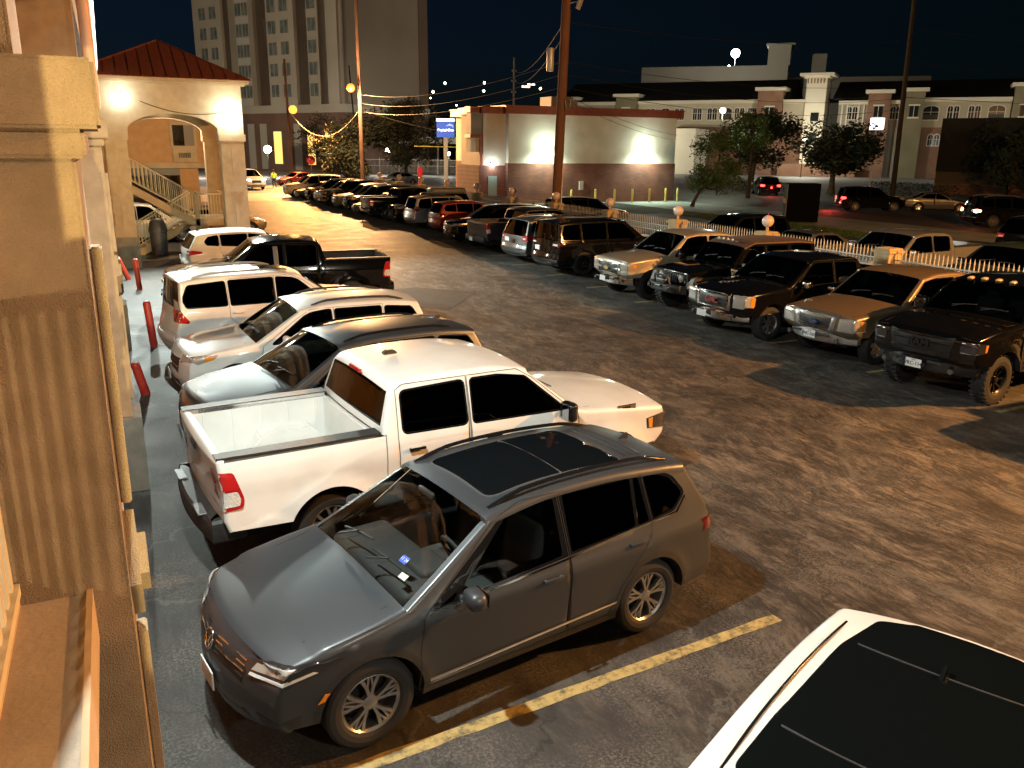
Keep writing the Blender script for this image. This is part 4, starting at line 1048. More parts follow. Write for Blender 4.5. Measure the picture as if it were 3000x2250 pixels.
# through the arch
c = suv('parked_suv', WHT, L=4.9, W=1.92, H=1.78, rise=.05); face_suv(c); tail_suv(c); kit(c, WHT, 1.05, 1.75, (2.45,3.4), (.93,.98)); place(c, 1.2, 41.8, 8, 'white suv seen through the stair railing under the arch', 'suv', LEFT)

# --- right row, nearest first
c = pickup('black_offroad_pickup', BKP, L=6.05, W=2.04, FO=1.0, WB=3.79, R=.45, H=2.06, hood=1.32, cowl=1.46, rail=1.48, cab=4.1, belt=1.36, lift=.14, ra=.54, wst='mud', rim=RIM_B, rr=.255, bulge=.04, nose=.03, flare=.045)
c.gz = (.86, 1.25); truck_face(c, 'word', BKP); truck_tail(c); kit(c, BKP, 1.38, 1.85, (2.8,3.75), (1.22,1.24), size=(.15,.26,.30), cap=BLK)
for i in range(5):
    y = (i-2)*.27; h, n = c.hit((c.X(2.34), y, 2.), (0,0,1)); bm = bmesh.new(); sphere(bm, (0,0,0), .07, 12, 6, (1.5,.8,.5)); bm.transform(Matrix.Translation((h.x, y, h.z+.01))); obj('marker_lamp', bm, mat('marker_amber', (.55,.36,.18), .2, 0, 1.), c.root, smooth=True)
bumper_plate(c, .70, 'WRC-1147', 1, .075); place(c, 15.84, 10.52, 187, 'lifted black pickup with mud tyres, roof marker lamps and a blacked-out grille', 'pickup truck', RIGHT)

c = pickup('bronze_pickup', GLD, L=5.75, W=2.0, FO=.95, WB=3.67, R=.385, H=1.85, hood=1.10, cowl=1.25, rail=1.30, cab=3.9, belt=1.17, wst='five', crew=False, flare=.03)
truck_face(c, 'oval', GLD); truck_tail(c); kit(c, GLD, 1.2, 1.82, (2.9,3.4), (1.06,1.06), cap=CHR); bumper_plate(c, .60, 'BNC-2625'); place(c, 16.14, 13.3, 183.3, 'dusty bronze pickup with an oval badge and silver grille frame, between two black pickups', 'pickup truck', RIGHT)

c = pickup('chrome_grille_pickup', BKP, L=5.85, W=2.03, FO=.98, WB=3.64, R=.40, H=1.89, hood=1.16, cowl=1.31, rail=1.36, cab=4.0, wst='twin6', rim=RIM_S)
truck_face(c, 'gm_black', BKP); truck_tail(c); kit(c, BKP, 1.24, 1.84, (2.75,3.7), (1.1,1.11), size=(.15,.24,.22), cap=CHR); bumper_plate(c, .56, '', y=-.25); place(c, 15.63, 16.05, 184, 'black pickup with a square chrome grille frame and red badge', 'pickup truck', RIGHT)

c = offroader('black_offroader', BKP); place(c, 15.75, 18.75, 179, 'black boxy off-roader with slotted grille, winch bumper and four roof lamps', 'off-roader', RIGHT)

c = pickup('pewter_pickup', TAN, L=5.8, W=2.0, FO=.98, WB=3.65, R=.42, H=1.95, hood=1.20, cowl=1.33, rail=1.38, cab=4.0, belt=1.24, wst='twin6', rim=RIM_B, lift=.05)
truck_face(c, 'bar', TAN); truck_tail(c); kit(c, TAN, 1.26, 1.84, (2.75,3.7), (1.13,1.13), size=(.15,.22,.24), cap=BLK); bumper_plate(c, .58, '', y=-.1); place(c, 16.18, 21.58, 180.5, 'pewter pickup whose silver grille is split by a bar with a gold badge', 'pickup truck', RIGHT)

c = suv('black_full_size_suv', BKP, L=5.2, W=2.05, H=1.94, FO=1.0, WB=2.98, R=.41, hood=1.15, cowl=1.3, cowl_d=1.4, ws_d=2.15, belt=1.2, rise=.03, tail_d=4.92, rake=.14, tailz=1.2, tumble=.28, glass=GLASS_D, wst='ten', rim=RIM_B)
tail_suv(c, 1.02, 1.16, .40, .30, REDD); face_suv(c, .75, 1.03, .5, 1.0); kit(c, BKP, 1.23, 1.95, (2.6,3.6), (1.08,1.1)); rails(c, 2.3, 4.6, .66, BLK, .05, .02); bumper_plate(c, .95, '', -1, .02)
place(c, 16.25, 26.7, 1.7, 'big black suv backed toward the lane with slim dark taillights', 'suv', RIGHT)

c = suv('grey_crossover', GRYP, L=5.0, W=2.0, H=1.78, FO=.95, WB=3.02, R=.38, hood=1.05, rise=.12, rake=.30, wst='ten'); tail_suv(c, .90, 1.12, .28, .26); face_suv(c); kit(c, GRYP, 1.1, 1.8, (2.6,3.6), (.98,1.02)); rails(c, 2.3, 4.3, .64, SIL, .04, .018); bumper_plate(c, .95, '', -1, .02)
place(c, 16.3, 29.75, 5, 'mid-grey crossover showing its tail and red lamps beside the big black suv', 'crossover', RIGHT)
c = pickup('grey_pickup', DGR, H=1.88, rail=1.30); truck_face(c, 'bar', DGR); truck_tail(c, PLA); bumper_plate(c, .60, '', -1); place(c, 16.75, 33.1, 1, 'dark grey pickup with its plain tailgate toward the lane', 'pickup truck', RIGHT)

c = suv('black_crossover', BKP, L=5.1, W=2.0, H=1.76, FO=1.0, WB=3.0, R=.39, hood=1.05, cowl=1.18, rise=.12, wst='ten', rim=RIM_S); face_suv(c, .62, .92, .5, .90, barm=SIL); tail_suv(c); kit(c, BKP, 1.1, 1.85, (2.65,3.65), (.97,1.02)); antenna(c, 4.4, BKP)
place(c, 16.38, 36.5, 179.5, 'black crossover facing the lane with pale headlights and silver multi-spoke wheels', 'crossover', RIGHT)
c = suv('red_crossover', REDP, L=4.65, W=1.84, H=1.68, rise=.16, rake=.32); tail_suv(c, .9, 1.1, .26, .26, REDD); face_suv(c); kit(c, REDP, 1.05, 1.75, (2.45,3.4), (.94,.98)); place(c, 17.0, 40.9, 0, 'red crossover with its tail to the lane', 'crossover', RIGHT)
c = suv('silver_suv', SLV, L=5.0, W=2.0, H=1.79, hood=1.05, rise=.10, rake=.28); tail_suv(c, .92, 1.12, .30, .26); face_suv(c); kit(c, SLV, 1.1, 1.8, (2.6,3.6), (.98,1.02)); rails(c, 2.3, 4.3, .64, BLK, .05, .02); place(c, 16.9, 44.1, 0, 'silver suv under a grey roof box, its tail to the lane', 'suv', RIGHT)
SILV = c
# far part of the row: copies of a few kinds
FAR = []
def far(src, t, s, ang, label, cat): 
    r = copy_tree(src.root); r.location = (t, s, 0); r.rotation_euler = (0, 0, radians(ang)); tag(r, label, cat, RIGHT); return r
c = suv('black_suv', BKP, L=4.9, W=1.95, H=1.80, hood=1.05, rise=.06); tail_suv(c); face_suv(c); kit(c, BKP, 1.1, 1.8, (2.6,3.6), (.98,1.02)); place(c, 16.9, 47.3, 179, 'black suv facing the lane next to the silver suv with the roof box', 'suv', RIGHT); BSUV = c

bm = bmesh.new(); rbox(bm, (0,0,.2), (2.0,.86,.36), .14, 4); bmesh.ops.scale(bm, vec=(1,1,.9), verts=bm.verts)
o = obj('roof_box', bm, noisy('roof_box_grey', (.10,.10,.095), (.13,.13,.12), 10, .5), None, smooth=40); o.location = (16.75, 44.1, 1.80); tag(o, 'grey roof box strapped on top of the silver suv', 'roof box')
c = pickup('black_pickup', BKP, H=1.92, rail=1.36); truck_face(c, 'bar', BKP); truck_tail(c); kit(c, BKP, 1.24, 1.84, (2.75,3.7), (1.1,1.11), size=(.15,.24,.22)); place(c, 16.7, 50.2, 1, 'black pickup with its red taillight and tailgate to the lane, far along the fence', 'pickup truck', RIGHT); BPK = c
c = sedan('grey_sedan', GRYP); place(c, 16.2, 53.0, 180, 'grey sedan facing the lane, orange lamp glint on its roof', 'sedan', RIGHT); GSD = c
far(BSUV, 16.4, 55.8, 180, 'black suv facing the lane beyond the grey sedan', 'suv')
c = suv('tan_suv', paint('paint_sand', (.30,.25,.17), .5, .35, 1.), L=4.8, W=1.92, H=1.78); face_suv(c); tail_suv(c); kit(c, MATS['paint_sand'], 1.05, 1.75, (2.45,3.4), (.93,.98)); place(c, 16.3, 58.7, 180, 'sand-coloured suv near the far end of the fence row', 'suv', RIGHT); TSV = c
far(BPK, 16.5, 61.6, 180, 'black pickup facing the lane near the far end of the row', 'pickup truck')
far(TSV, 16.3, 64.5, 180, 'sand-coloured suv second from the street end of the row', 'suv')
far(BSUV, 16.3, 67.4, 180, 'black suv third from the street end of the row', 'suv')
c = suv('white_suv', WHT, L=5.1, W=2.0, H=1.9, hood=1.1, cowl=1.25, belt=1.14); face_suv(c); tail_suv(c); kit(c, WHT, 1.15, 1.8, (2.6,3.6), (1.0,1.02)); place(c, 15.8, 73.3, 180, 'white suv at the street end of the fence row', 'suv', RIGHT)
far(GSD, 16.0, 70.4, 180, 'grey sedan beside the white suv at the street end of the row', 'sedan')

# --- beyond the fence
def back(src, t, s, ang, label, cat, grp=BACK):
    r = copy_tree(src.root) if src.root.get('used') or 'label' in src.root.keys() else src.root
    r.location = (t, s, 0); r.rotation_euler = (0, 0, radians(ang)); tag(r, label, cat, grp); return r
c = pickup('silver_pickup', SLV, H=1.88); truck_face(c, 'bar', SLV); truck_tail(c); kit(c, SLV, 1.24, 1.84, (2.75,3.7), (1.1,1.11)); place(c, 23.6, 19.7, 182, 'silver crew-cab pickup parked beyond the picket fence', 'pickup truck', BACK)
c = pickup('green_pickup', paint('paint_dark_green', (.03,.045,.03), .4, .35, 1.), H=1.86); truck_face(c, 'bar', BKP); truck_tail(c); kit(c, DGR, 1.24, 1.84, (2.75,3.7), (1.1,1.11)); place(c, 23.6, 15.6, 180, 'dark green pickup behind the white picket fence', 'pickup truck', BACK)
r = far(BSUV, 23.4, 28.0, 178, 'black suv parked beyond the fence, seen over the pewter pickup', 'suv'); tag(r, group=BACK)
r = far(GSD, 23.6, 24.3, 180, 'dark low sedan beyond the fence beside the silver crew-cab pickup', 'sedan'); tag(r, group=BACK)
r = far(BSUV, 23.4, 40.4, 0, 'black suv beyond the fence at the foot of the wooden pole', 'suv'); tag(r, group=BACK)

# --- on the street and at the far end
HOT = emis('lamp_headlight_lit', (1.,.93,.8), 40.); BRK = emis('lamp_brake_lit', (1.,.04,.03), 9.); BRW = emis('lamp_brake_core', (1.,.25,.10), 25.)
def lit(r, kinds, m):
    for ch in r.children_recursive:
        if ch.name.split('.')[0] in kinds:
            ch.data = ch.data.copy(); ch.data.materials.clear(); ch.data.materials.append(m)
r = far(BSUV, 59.0, 66.6, 62, 'dark suv on the street with one red brake light glowing', 'suv'); tag(r, group=ROAD); lit(r, ('taillight',), BRK)
r = far(BSUV, 51.2, 46.4, -28, 'black suv on the street showing two red brake lights and its flank', 'suv'); tag(r, group=ROAD); lit(r, ('taillight',), BRK)
r = far(GSD, 55.8, 44.4, -40, 'dark sedan on the street with its headlights on', 'sedan'); tag(r, group=ROAD); lit(r, ('headlight',), HOT)
c = suv('black_suv', BKP, L=5.0, W=2.0, H=1.85, hood=1.08, belt=1.1); face_suv(c); tail_suv(c); kit(c, BKP, 1.1, 1.8, (2.6,3.6), (.98,1.02)); rails(c, 2.2, 4.4, .66, SIL, .06, .03)
place(c, 48.9, 33.9, -25, 'black suv with silver roof rails and an orange brake light at the right edge', 'suv', ROAD); lit(c.root, ('taillight',), BRW)
r = far(BSUV, 36.4, 23.2, 5, 'black suv in the dark right foreground of the street', 'suv'); tag(r, group=ROAD)
c = suv('white_van', WHT, L=5.2, W=2.02, H=1.95, hood=1.1, cowl=1.26, belt=1.16, ws=GLASS_M); face_suv(c, .62, .92, .5, .92); tail_suv(c); kit(c, WHT, 1.2, 1.85, (2.6,3.6), (1.0,1.02)); lit(c.root, ('headlight',), HOT)
place(c, 12.6, 88.6, -78, 'white van driving into the lane with both headlights on', 'van')
c = sedan('red_sedan', REDP); place(c, 18.6, 94.5, 200, 'red sedan behind the person in the yellow jacket', 'sedan')
c = sedan('silver_sedan', SLV); place(c, 29.8, 93.6, 200, 'silver sedan on the side road past the wooden pole', 'sedan')
r = far(BPK, 16.0, 6.9, 180, 'black pickup beside the lifted black pickup, out of frame to the right', 'pickup truck')
# ---------------------------------------------------------------- ground
def sheet(name, x0, x1, y0, y1, z, m, nx=1, ny=1, kind='structure'):
    bm = bmesh.new()
    g = [[bm.verts.new((lerp(x0,x1,i/nx), lerp(y0,y1,j/ny), z)) for j in range(ny+1)] for i in range(nx+1)]
    for i in range(nx):
        for j in range(ny): bm.faces.new((g[i][j], g[i+1][j], g[i+1][j+1], g[i][j+1]))
    return tag(obj(name, bm, m), kind=kind)
def asphalt():
    m = mat('lot_asphalt', (.04,.04,.04), .62, spec=.45); tc = nd(m, 'ShaderNodeTexCoord')
    P = tc.outputs['Object']
    wn = nd(m, 'ShaderNodeTexNoise', Scale=.22, Detail=3.); lk(m, P, wn.inputs['Vector'])
    wa = nd(m, 'ShaderNodeVectorMath', operation='MULTIPLY_ADD'); lk(m, wn.outputs['Color'], wa.inputs[0]); wa.inputs[1].default_value = (1.8,1.8,0); lk(m, P, wa.inputs[2])
    def streak(rot, sc, scale, det, lo, hi, rough=.62):
        mp = nd(m, 'ShaderNodeMapping'); mp.inputs['Rotation'].default_value = (0,0,rot); mp.inputs['Scale'].default_value = sc
        lk(m, wa.outputs[0], mp.inputs['Vector'])
        n = nd(m, 'ShaderNodeTexNoise', Scale=scale, Detail=det, Roughness=rough); lk(m, mp.outputs[0], n.inputs['Vector'])
        r = nd(m, 'ShaderNodeMapRange'); r.inputs['From Min'].default_value = lo; r.inputs['From Max'].default_value = hi; lk(m, n.outputs['Fac'], r.inputs['Value'])
        return r.outputs[0]
    def math_(op, a, b):
        n = nd(m, 'ShaderNodeMath', operation=op); n.use_clamp = True
        for i, v in enumerate((a, b)):
            if hasattr(v, 'links') or hasattr(v, 'is_linked'): lk(m, v, n.inputs[i])
            else: n.inputs[i].default_value = v
        return n.outputs[0]
    s1 = streak(.25, (1.3,.45,1), 2.6, 12, .48, .64, .80)      # scuffed sandy streaks along the lane
    s2 = streak(-.5, (2.2,.45,1), 9., 10, .50, .62, .80)
    sx = nd(m, 'ShaderNodeSeparateXYZ'); lk(m, P, sx.inputs[0])
    lane = nd(m, 'ShaderNodeMapRange'); lane.interpolation_type = 'SMOOTHSTEP'
    for k, v in (('From Min',3.6),('From Max',6.6),('To Min',.16),('To Max',.95)): lane.inputs[k].default_value = v
    lk(m, wa.outputs[0], nd(m, 'ShaderNodeSeparateXYZ').inputs[0]); sep = m.node_tree.nodes[-1]; lk(m, sep.outputs[0], lane.inputs['Value'])
    far_ = nd(m, 'ShaderNodeMapRange'); far_.interpolation_type = 'SMOOTHSTEP'
    for k, v in (('From Min',13.2),('From Max',15.6),('To Min',1.),('To Max',.35)): far_.inputs[k].default_value = v
    lk(m, sep.outputs[0], far_.inputs['Value'])
    w_ = math_('MULTIPLY', lane.outputs[0], far_.outputs[0])
    st = math_('MULTIPLY', math_('ADD', s1, math_('MULTIPLY', s2, .6)), w_)
    c1 = nd(m, 'ShaderNodeMixRGB'); c1.inputs[1].default_value = (.032,.031,.031,1); c1.inputs[2].default_value = (.205,.175,.140,1); lk(m, st, c1.inputs[0])
    # patchy sealed areas
    pn = nd(m, 'ShaderNodeTexNoise', Scale=.22, Detail=9., Roughness=.6); lk(m, P, pn.inputs['Vector'])
    pr = ramp(m, [(.40,(.55,.55,.57)),(.60,(1.2,1.17,1.12))]); lk(m, pn.outputs['Fac'], pr.inputs[0])
    c2 = nd(m, 'ShaderNodeMixRGB', blend_type='MULTIPLY'); c2.inputs[0].default_value = 1; lk(m, c1.outputs[0], c2.inputs[1]); lk(m, pr.outputs[0], c2.inputs[2])
    # wheel tracks polished darker along the lane
    ws = nd(m, 'ShaderNodeMath', operation='SINE'); wm = nd(m, 'ShaderNodeMath', operation='MULTIPLY'); wm.inputs[1].default_value = 3.6; lk(m, sep.outputs[0], wm.inputs[0]); lk(m, wm.outputs[0], ws.inputs[0])
    wr = nd(m, 'ShaderNodeMapRange'); wr.inputs['From Min'].default_value = .2; wr.inputs['From Max'].default_value = 1.; lk(m, ws.outputs[0], wr.inputs['Value'])
    ct = nd(m, 'ShaderNodeMixRGB', blend_type='MULTIPLY'); ct.inputs[2].default_value = (.60,.60,.62,1); lk(m, math_('MULTIPLY', wr.outputs[0], math_('MULTIPLY', w_, pn.outputs['Fac'])), ct.inputs[0]); lk(m, c2.outputs[0], ct.inputs[1]); c2 = ct
    # worn aggregate showing through, in patches
    gn = nd(m, 'ShaderNodeTexNoise', Scale=38., Detail=4., Roughness=.75); lk(m, P, gn.inputs['Vector'])
    g2 = nd(m, 'ShaderNodeTexNoise', Scale=1.1, Detail=5.); lk(m, P, g2.inputs['Vector'])
    gr = nd(m, 'ShaderNodeMapRange'); gr.inputs['From Min'].default_value = .47; gr.inputs['From Max'].default_value = .62; lk(m, gn.outputs['Fac'], gr.inputs['Value'])
    gq = nd(m, 'ShaderNodeMapRange'); gq.inputs['From Min'].default_value = .44; gq.inputs['From Max'].default_value = .66; lk(m, g2.outputs['Fac'], gq.inputs['Value'])
    gg = math_('MULTIPLY', gr.outputs[0], gq.outputs[0])
    c3 = nd(m, 'ShaderNodeMixRGB'); lk(m, math_('MULTIPLY', gg, .95), c3.inputs[0]); lk(m, c2.outputs[0], c3.inputs[1]); c3.inputs[2].default_value = (.15,.14,.125,1)
    # cracks: dark wandering lines, some filled pale
    cn = nd(m, 'ShaderNodeTexNoise', Scale=1.4, Detail=6., Roughness=.7); lk(m, P, cn.inputs['Vector'])
    cv = nd(m, 'ShaderNodeVectorMath', operation='MULTIPLY_ADD'); lk(m, cn.outputs['Color'], cv.inputs[0]); cv.inputs[1].default_value = (1.3,1.3,0); lk(m, P, cv.inputs[2])
    def crack(scale, wd):
        v = nd(m, 'ShaderNodeTexVoronoi', feature='DISTANCE_TO_EDGE', Scale=scale); lk(m, cv.outputs[0], v.inputs['Vector'])
        r = nd(m, 'ShaderNodeMapRange'); r.inputs['From Min'].default_value = 0; r.inputs['From Max'].default_value = wd; r.inputs['To Min'].default_value = 1; r.inputs['To Max'].default_value = 0
        lk(m, v.outputs['Distance'], r.inputs['Value']); return r.outputs[0]
    ck = crack(.55, .020); cl = crack(.33, .014)
    mk = streak(0, (1,1,1), .5, 3, .42, .56)
    c4 = nd(m, 'ShaderNodeMixRGB'); lk(m, math_('MULTIPLY', ck, math_('MULTIPLY', mk, .85)), c4.inputs[0]); lk(m, c3.outputs[0], c4.inputs[1]); c4.inputs[2].default_value = (.012,.012,.012,1)
    c5 = nd(m, 'ShaderNodeMixRGB'); lk(m, math_('MULTIPLY', cl, .5), c5.inputs[0]); lk(m, c4.outputs[0], c5.inputs[1]); c5.inputs[2].default_value = (.13,.13,.12,1)
    # oil spots
    on = nd(m, 'ShaderNodeTexVoronoi', Scale=.42); lk(m, cv.outputs[0], on.inputs['Vector'])
    orr = ramp(m, [(.05,(.45,.45,.45)),(.30,(1,1,1))]); lk(m, on.outputs['Distance'], orr.inputs[0])
    c6 = nd(m, 'ShaderNodeMixRGB', blend_type='MULTIPLY'); c6.inputs[0].default_value = .7; lk(m, c5.outputs[0], c6.inputs[1]); lk(m, orr.outputs[0], c6.inputs[2])
    lk(m, c6.outputs[0], bsdf(m).inputs['Base Color'])
    rr = nd(m, 'ShaderNodeMapRange'); rr.inputs['To Min'].default_value = .48; rr.inputs['To Max'].default_value = .80; lk(m, g2.outputs['Fac'], rr.inputs['Value']); lk(m, rr.outputs[0], bsdf(m).inputs['Roughness'])
    b = nd(m, 'ShaderNodeBump', Strength=.3, Distance=.010); lk(m, math_('SUBTRACT', gn.outputs['Fac'], math_('MULTIPLY', ck, .6)), b.inputs['Height']); lk(m, b.outputs[0], bsdf(m).inputs['Normal'])
    return m
GRASS = noisy('grass_ground', (.012,.022,.008), (.03,.045,.015), 3, .95)
CONC = noisy('concrete', (.22,.22,.20), (.34,.33,.30), 1.2, .8, bump=.2, bscale=30)
CONC2 = noisy('concrete_dark', (.12,.12,.115), (.20,.195,.185), .9, .8, bump=.2, bscale=30)
ROADM = noisy('road_asphalt', (.045,.044,.042), (.08,.077,.072), .5, .7, stretch=(1,.2,1), bump=.2, bscale=40)
sheet('ground', -260, 420, -160, 520, -.03, noisy('far_ground', (.03,.035,.02), (.055,.055,.04), .2, .95))
sheet('parking_lot', -3.2, 20.6, -14, 80, 0, asphalt())
sheet('back_lot', 20.6, 34.5, -14, 49, -.004, ROADM)
sheet('grass_strip', 34.5, 37.5, -14, 47, .004, GRASS)
sheet('driveway', 37.5, 44., -14, 60, .0, noisy('driveway_concrete', (.20,.23,.20), (.30,.33,.29), .6, .75))
sheet('retail_lot', 20.6, 44., 60, 78, -.006, CONC2)
sheet('street', 44., 66., -60, 150, -.008, ROADM)
sheet('cross_street', -60, 44., 80, 112, -.008, ROADM)
sheet('far_pavement', 66., 140., -40, 160, -.004, CONC2)
sheet('hotel_forecourt', -60, 44, 112, 190, -.010, CONC)
sheet('entry_apron', 3.5, 15.5, 69.5, 80, .004, noisy('apron_concrete', (.24,.22,.19), (.34,.31,.27), .8, .6))
# grass blades on the strip
bm = bmesh.new()
for i in range(9000):
    x = random.uniform(34.5,37.5); y = random.uniform(20,47); a = random.random()*6.3; h = random.uniform(.06,.17); l = random.uniform(-.05,.05)
    vs = [bm.verts.new(p) for p in ((x,y,0),(x+.03*cos(a),y+.03*sin(a),0),(x+l,y+l*.6,h))]; bm.faces.new(vs)
tag(obj('grass', bm, noisy('grass_blades', (.03,.07,.015), (.06,.12,.03), 2, .9)), kind='stuff')
bm = bmesh.new(); bm.faces.new([bm.verts.new((*p, .004)) for p in ((8.5,25.3),(10.0,23.8),(8.2,21.4),(7.1,22.3),(6.2,24.9))])
tag(obj('asphalt_patch', bm, noisy('patch_asphalt', (.040,.030,.020), (.055,.042,.030), 3, .8, bump=.3, bscale=60)), kind='structure')
# painted stall lines, worn
YEL = mat('yellow_paint', (.5,.36,.06), .7)
if True:
    m = YEL; tc = nd(m, 'ShaderNodeTexCoord'); n = nd(m, 'ShaderNodeTexNoise', Scale=7., Detail=8., Roughness=.72); lk(m, tc.outputs['Object'], n.inputs['Vector'])
    r = ramp(m, [(.38,(.10,.088,.052)),(.52,(.36,.27,.10)),(.70,(.44,.345,.14))]); lk(m, n.outputs['Fac'], r.inputs[0]); lk(m, r.outputs[0], bsdf(m).inputs['Base Color'])
def stripe(x0, y0, x1, y1, w=.125, name='stall_line'):
    d = Vector((x1-x0, y1-y0)).normalized(); nrm = Vector((-d.y, d.x)); bm = bmesh.new(); L = hypot(x1-x0, y1-y0); k = int(L/.18)
    prev = None
    for i in range(k+1):
        t = i/k; c = Vector((x0, y0)).lerp(Vector((x1, y1)), t)
        e = [random.uniform(-.008,.008) for _ in (0,1)]
        cur = [bm.verts.new((*(c+nrm*(w/2+e[0])), .004)), bm.verts.new((*(c-nrm*(w/2+e[1])), .004))]
        if prev and not (random.random() < .03): bm.faces.new((prev[0], prev[1], cur[1], cur[0]))
        prev = cur
    return tag(obj(name, bm, m_line), kind='structure')
m_line = YEL
stripe(.5, 5.02, 5.42, 5.40)
for y in (2.2-3.2, 8.05, 10.9, 13.9, 16.9, 19.9, 22.1, 24.7): stripe(.6, y, 5.4, y+.15)
for i in range(20): stripe(13.6, 9.0+2.85*i, 19.4, 9.0+2.85*i)

# ---------------------------------------------------------------- stucco kit
STU = noisy('stucco_tan', (.30,.215,.125), (.38,.275,.165), 6, .9, bump=.9, bscale=170)
STU2 = noisy('stucco_cream', (.42,.33,.215), (.49,.39,.26), 3, .9, bump=.5, bscale=120)
PLIN = noisy('stucco_grey_plinth', (.17,.155,.12), (.23,.205,.165), 5, .9, bump=.7, bscale=120)
def wbox(bm, x0, x1, y0, y1, z0, z1, bev=.0):
    b2 = bmesh.new(); bx(b2, x0, x1, y0, y1, z0, z1)
    if bev: bmesh.ops.bevel(b2, geom=b2.edges[:], offset=bev, segments=2, affect='EDGES')
    merge(bm, b2)
def column(x, y, w, d, zcap, ztop, label, m=STU, base=1.0, name='stucco_column', rel=.035):
    """square column, outer face at x, near face at y; capital, raised strips and a diamond on its outer and near faces"""
    r = empty(name, (x-w/2, y+d/2, 0), 0, label, 'column', 'stucco columns of the building')
    def P(nm, *a, mm=m, bev=.012):
        b = bmesh.new(); wbox(b, *a, bev=bev); return obj(nm, b, mm, r)
    hw, hd = w/2, d/2
    P('shaft', -hw, hw, -hd, hd, base, zcap-.11)
    P('plinth', -hw-.05, hw+.10, -hd-.05, hd+.05, 0, base, mm=PLIN)
    P('capital', -hw-.05, hw+.035, -hd-.035, hd+.035, zcap-.11, zcap-.02)
    P('capital', -hw-.06, hw+.085, -hd-.085, hd+.085, zcap-.02, zcap+.19)
    P('upper_shaft', -hw, hw-.14, -hd+.10, hd-.10, zcap+.19, ztop)
    for face in ('out', 'near', 'far'):
        def strip(za, zb, hwid):
            if face == 'out': return (hw, hw+rel, -hwid, hwid, za, zb)
            if face == 'near': return (-hwid, hwid, -hd-rel, -hd, za, zb)
            return (-hwid, hwid, hd, hd+rel, za, zb)
        if face == 'near' and y < 5: continue
        zc = lerp(base, zcap, .52)
        P('raised_strip', *strip(zc+.28, zcap-.42, .055), mm=STU2 if face != 'out' else m, bev=.006)
        P('raised_strip', *strip(base+.18, zc-.28, .055), mm=STU2 if face != 'out' else m, bev=.006)
        for k, q in ((.20, rel), (.11, rel*1.8)):
            b = bmesh.new(); pl = [(k,0),(0,k*1.15),(-k,0),(0,-k*1.15)]
            if face == 'out': prism(b, [(a, zc+e) for a, e in pl], hw, hw+q, 'X')
            else: prism(b, [(a, zc+e) for a, e in pl], -hd-q if face == 'near' else hd, -hd if face == 'near' else hd+q, 'Y')
            obj('diamond', b, STU2 if face != 'out' else m, r)
    return r
column(-.085, 3.1, .70, .62, 4.42, 6.5, 'nearest stucco column, filling the left edge of the picture', rel=.04, base=.9)
column(-.085, -5.4, .70, .62, 4.42, 6.5, 'stucco column behind the viewer, out of frame', rel=.04, base=.9)
column(-.02, 11.2, .70, .62, 4.42, 6.5, 'orange-lit stucco column behind the nearest one, grey plinth at its foot')
column(.0, 19.6, .70, .62, 4.42, 6.5, 'stucco column farther along the wall, level with the leaning red bollards')
column(.0, 27.6, .60, .62, 4.42, 6.5, 'last stucco column before the arched stair tower', base=1.0)
# facade, walkway, eaves
r = empty('motel_building', (-2.2, 12, 0), 0, 'tan stucco motel building running along the left edge', 'building')
def part(nm, m, *a, par=r, bev=0, off=(-2.2,12,0)):
    b = bmesh.new(); wbox(b, a[0]-off[0], a[1]-off[0], a[2]-off[1], a[3]-off[1], a[4]-off[2], a[5]-off[2], bev=bev); return obj(nm, b, m, par)
part('wall', noisy('stucco_orange', (.42,.27,.13), (.48,.31,.16), 3, .9, bump=.4, bscale=100), -2.2, -2.0, -3, 33, 0, 6.6)
part('walkway_slab', noisy('ledge_paint', (.36,.30,.23), (.46,.39,.31), 3, .7, bump=.2, bscale=40), -2.0, -.45, -3, 33, 2.62, 2.79)
lg = part('ledge', MATS['ledge_paint'], -.45, -.225, -3, 33, 2.62, 2.79)
part('ledge_lip', noisy('lip_paint', (.46,.33,.19), (.52,.38,.23), 8, .7), -.225, -.205, -3, 33, 2.60, 2.805)
part('ledge_lip', MATS['lip_paint'], -.45, -.435, -3, 33, 2.60, 2.83)
part('soffit', STU2, -2.0, -.12, -3, 33, 6.5, 6.62)
part('fascia', STU2, -.12, -.02, -3, 33, 6.38, 6.75)
GUT = noisy('gutter_white', (.55,.53,.50), (.66,.64,.60), 4, .5)
b = bmesh.new(); prism(b, [(0,0),(.10,0),(.13,.05),(.13,.13),(.115,.13),(.11,.06),(.02,.03),(.0,.13)], -15, 21, 'Y'); 
for v in b.verts: v.co += Vector((2.18, 0, 6.62))
obj('gutter', b, GUT, r)
for ya, yb in ((3.72,11.2),(11.82,19.6),(20.22,27.6)): part('beam', STU2, -.50, -.15, ya, yb, 5.9, 6.38)
part('roof', noisy('roof_metal_red', (.13,.045,.035), (.17,.06,.045), 4, .5), -2.2, .08, -3, 33, 6.76, 6.84)
for y in (13.5, 22.0):
    part('door', mat('door_brown', (.16,.08,.04), .5), -2.0, -1.96, y, y+.95, 2.79, 4.85); part('window', GLASS_D, -2.0, -1.97, y+1.6, y+3.2, 3.6, 4.9)
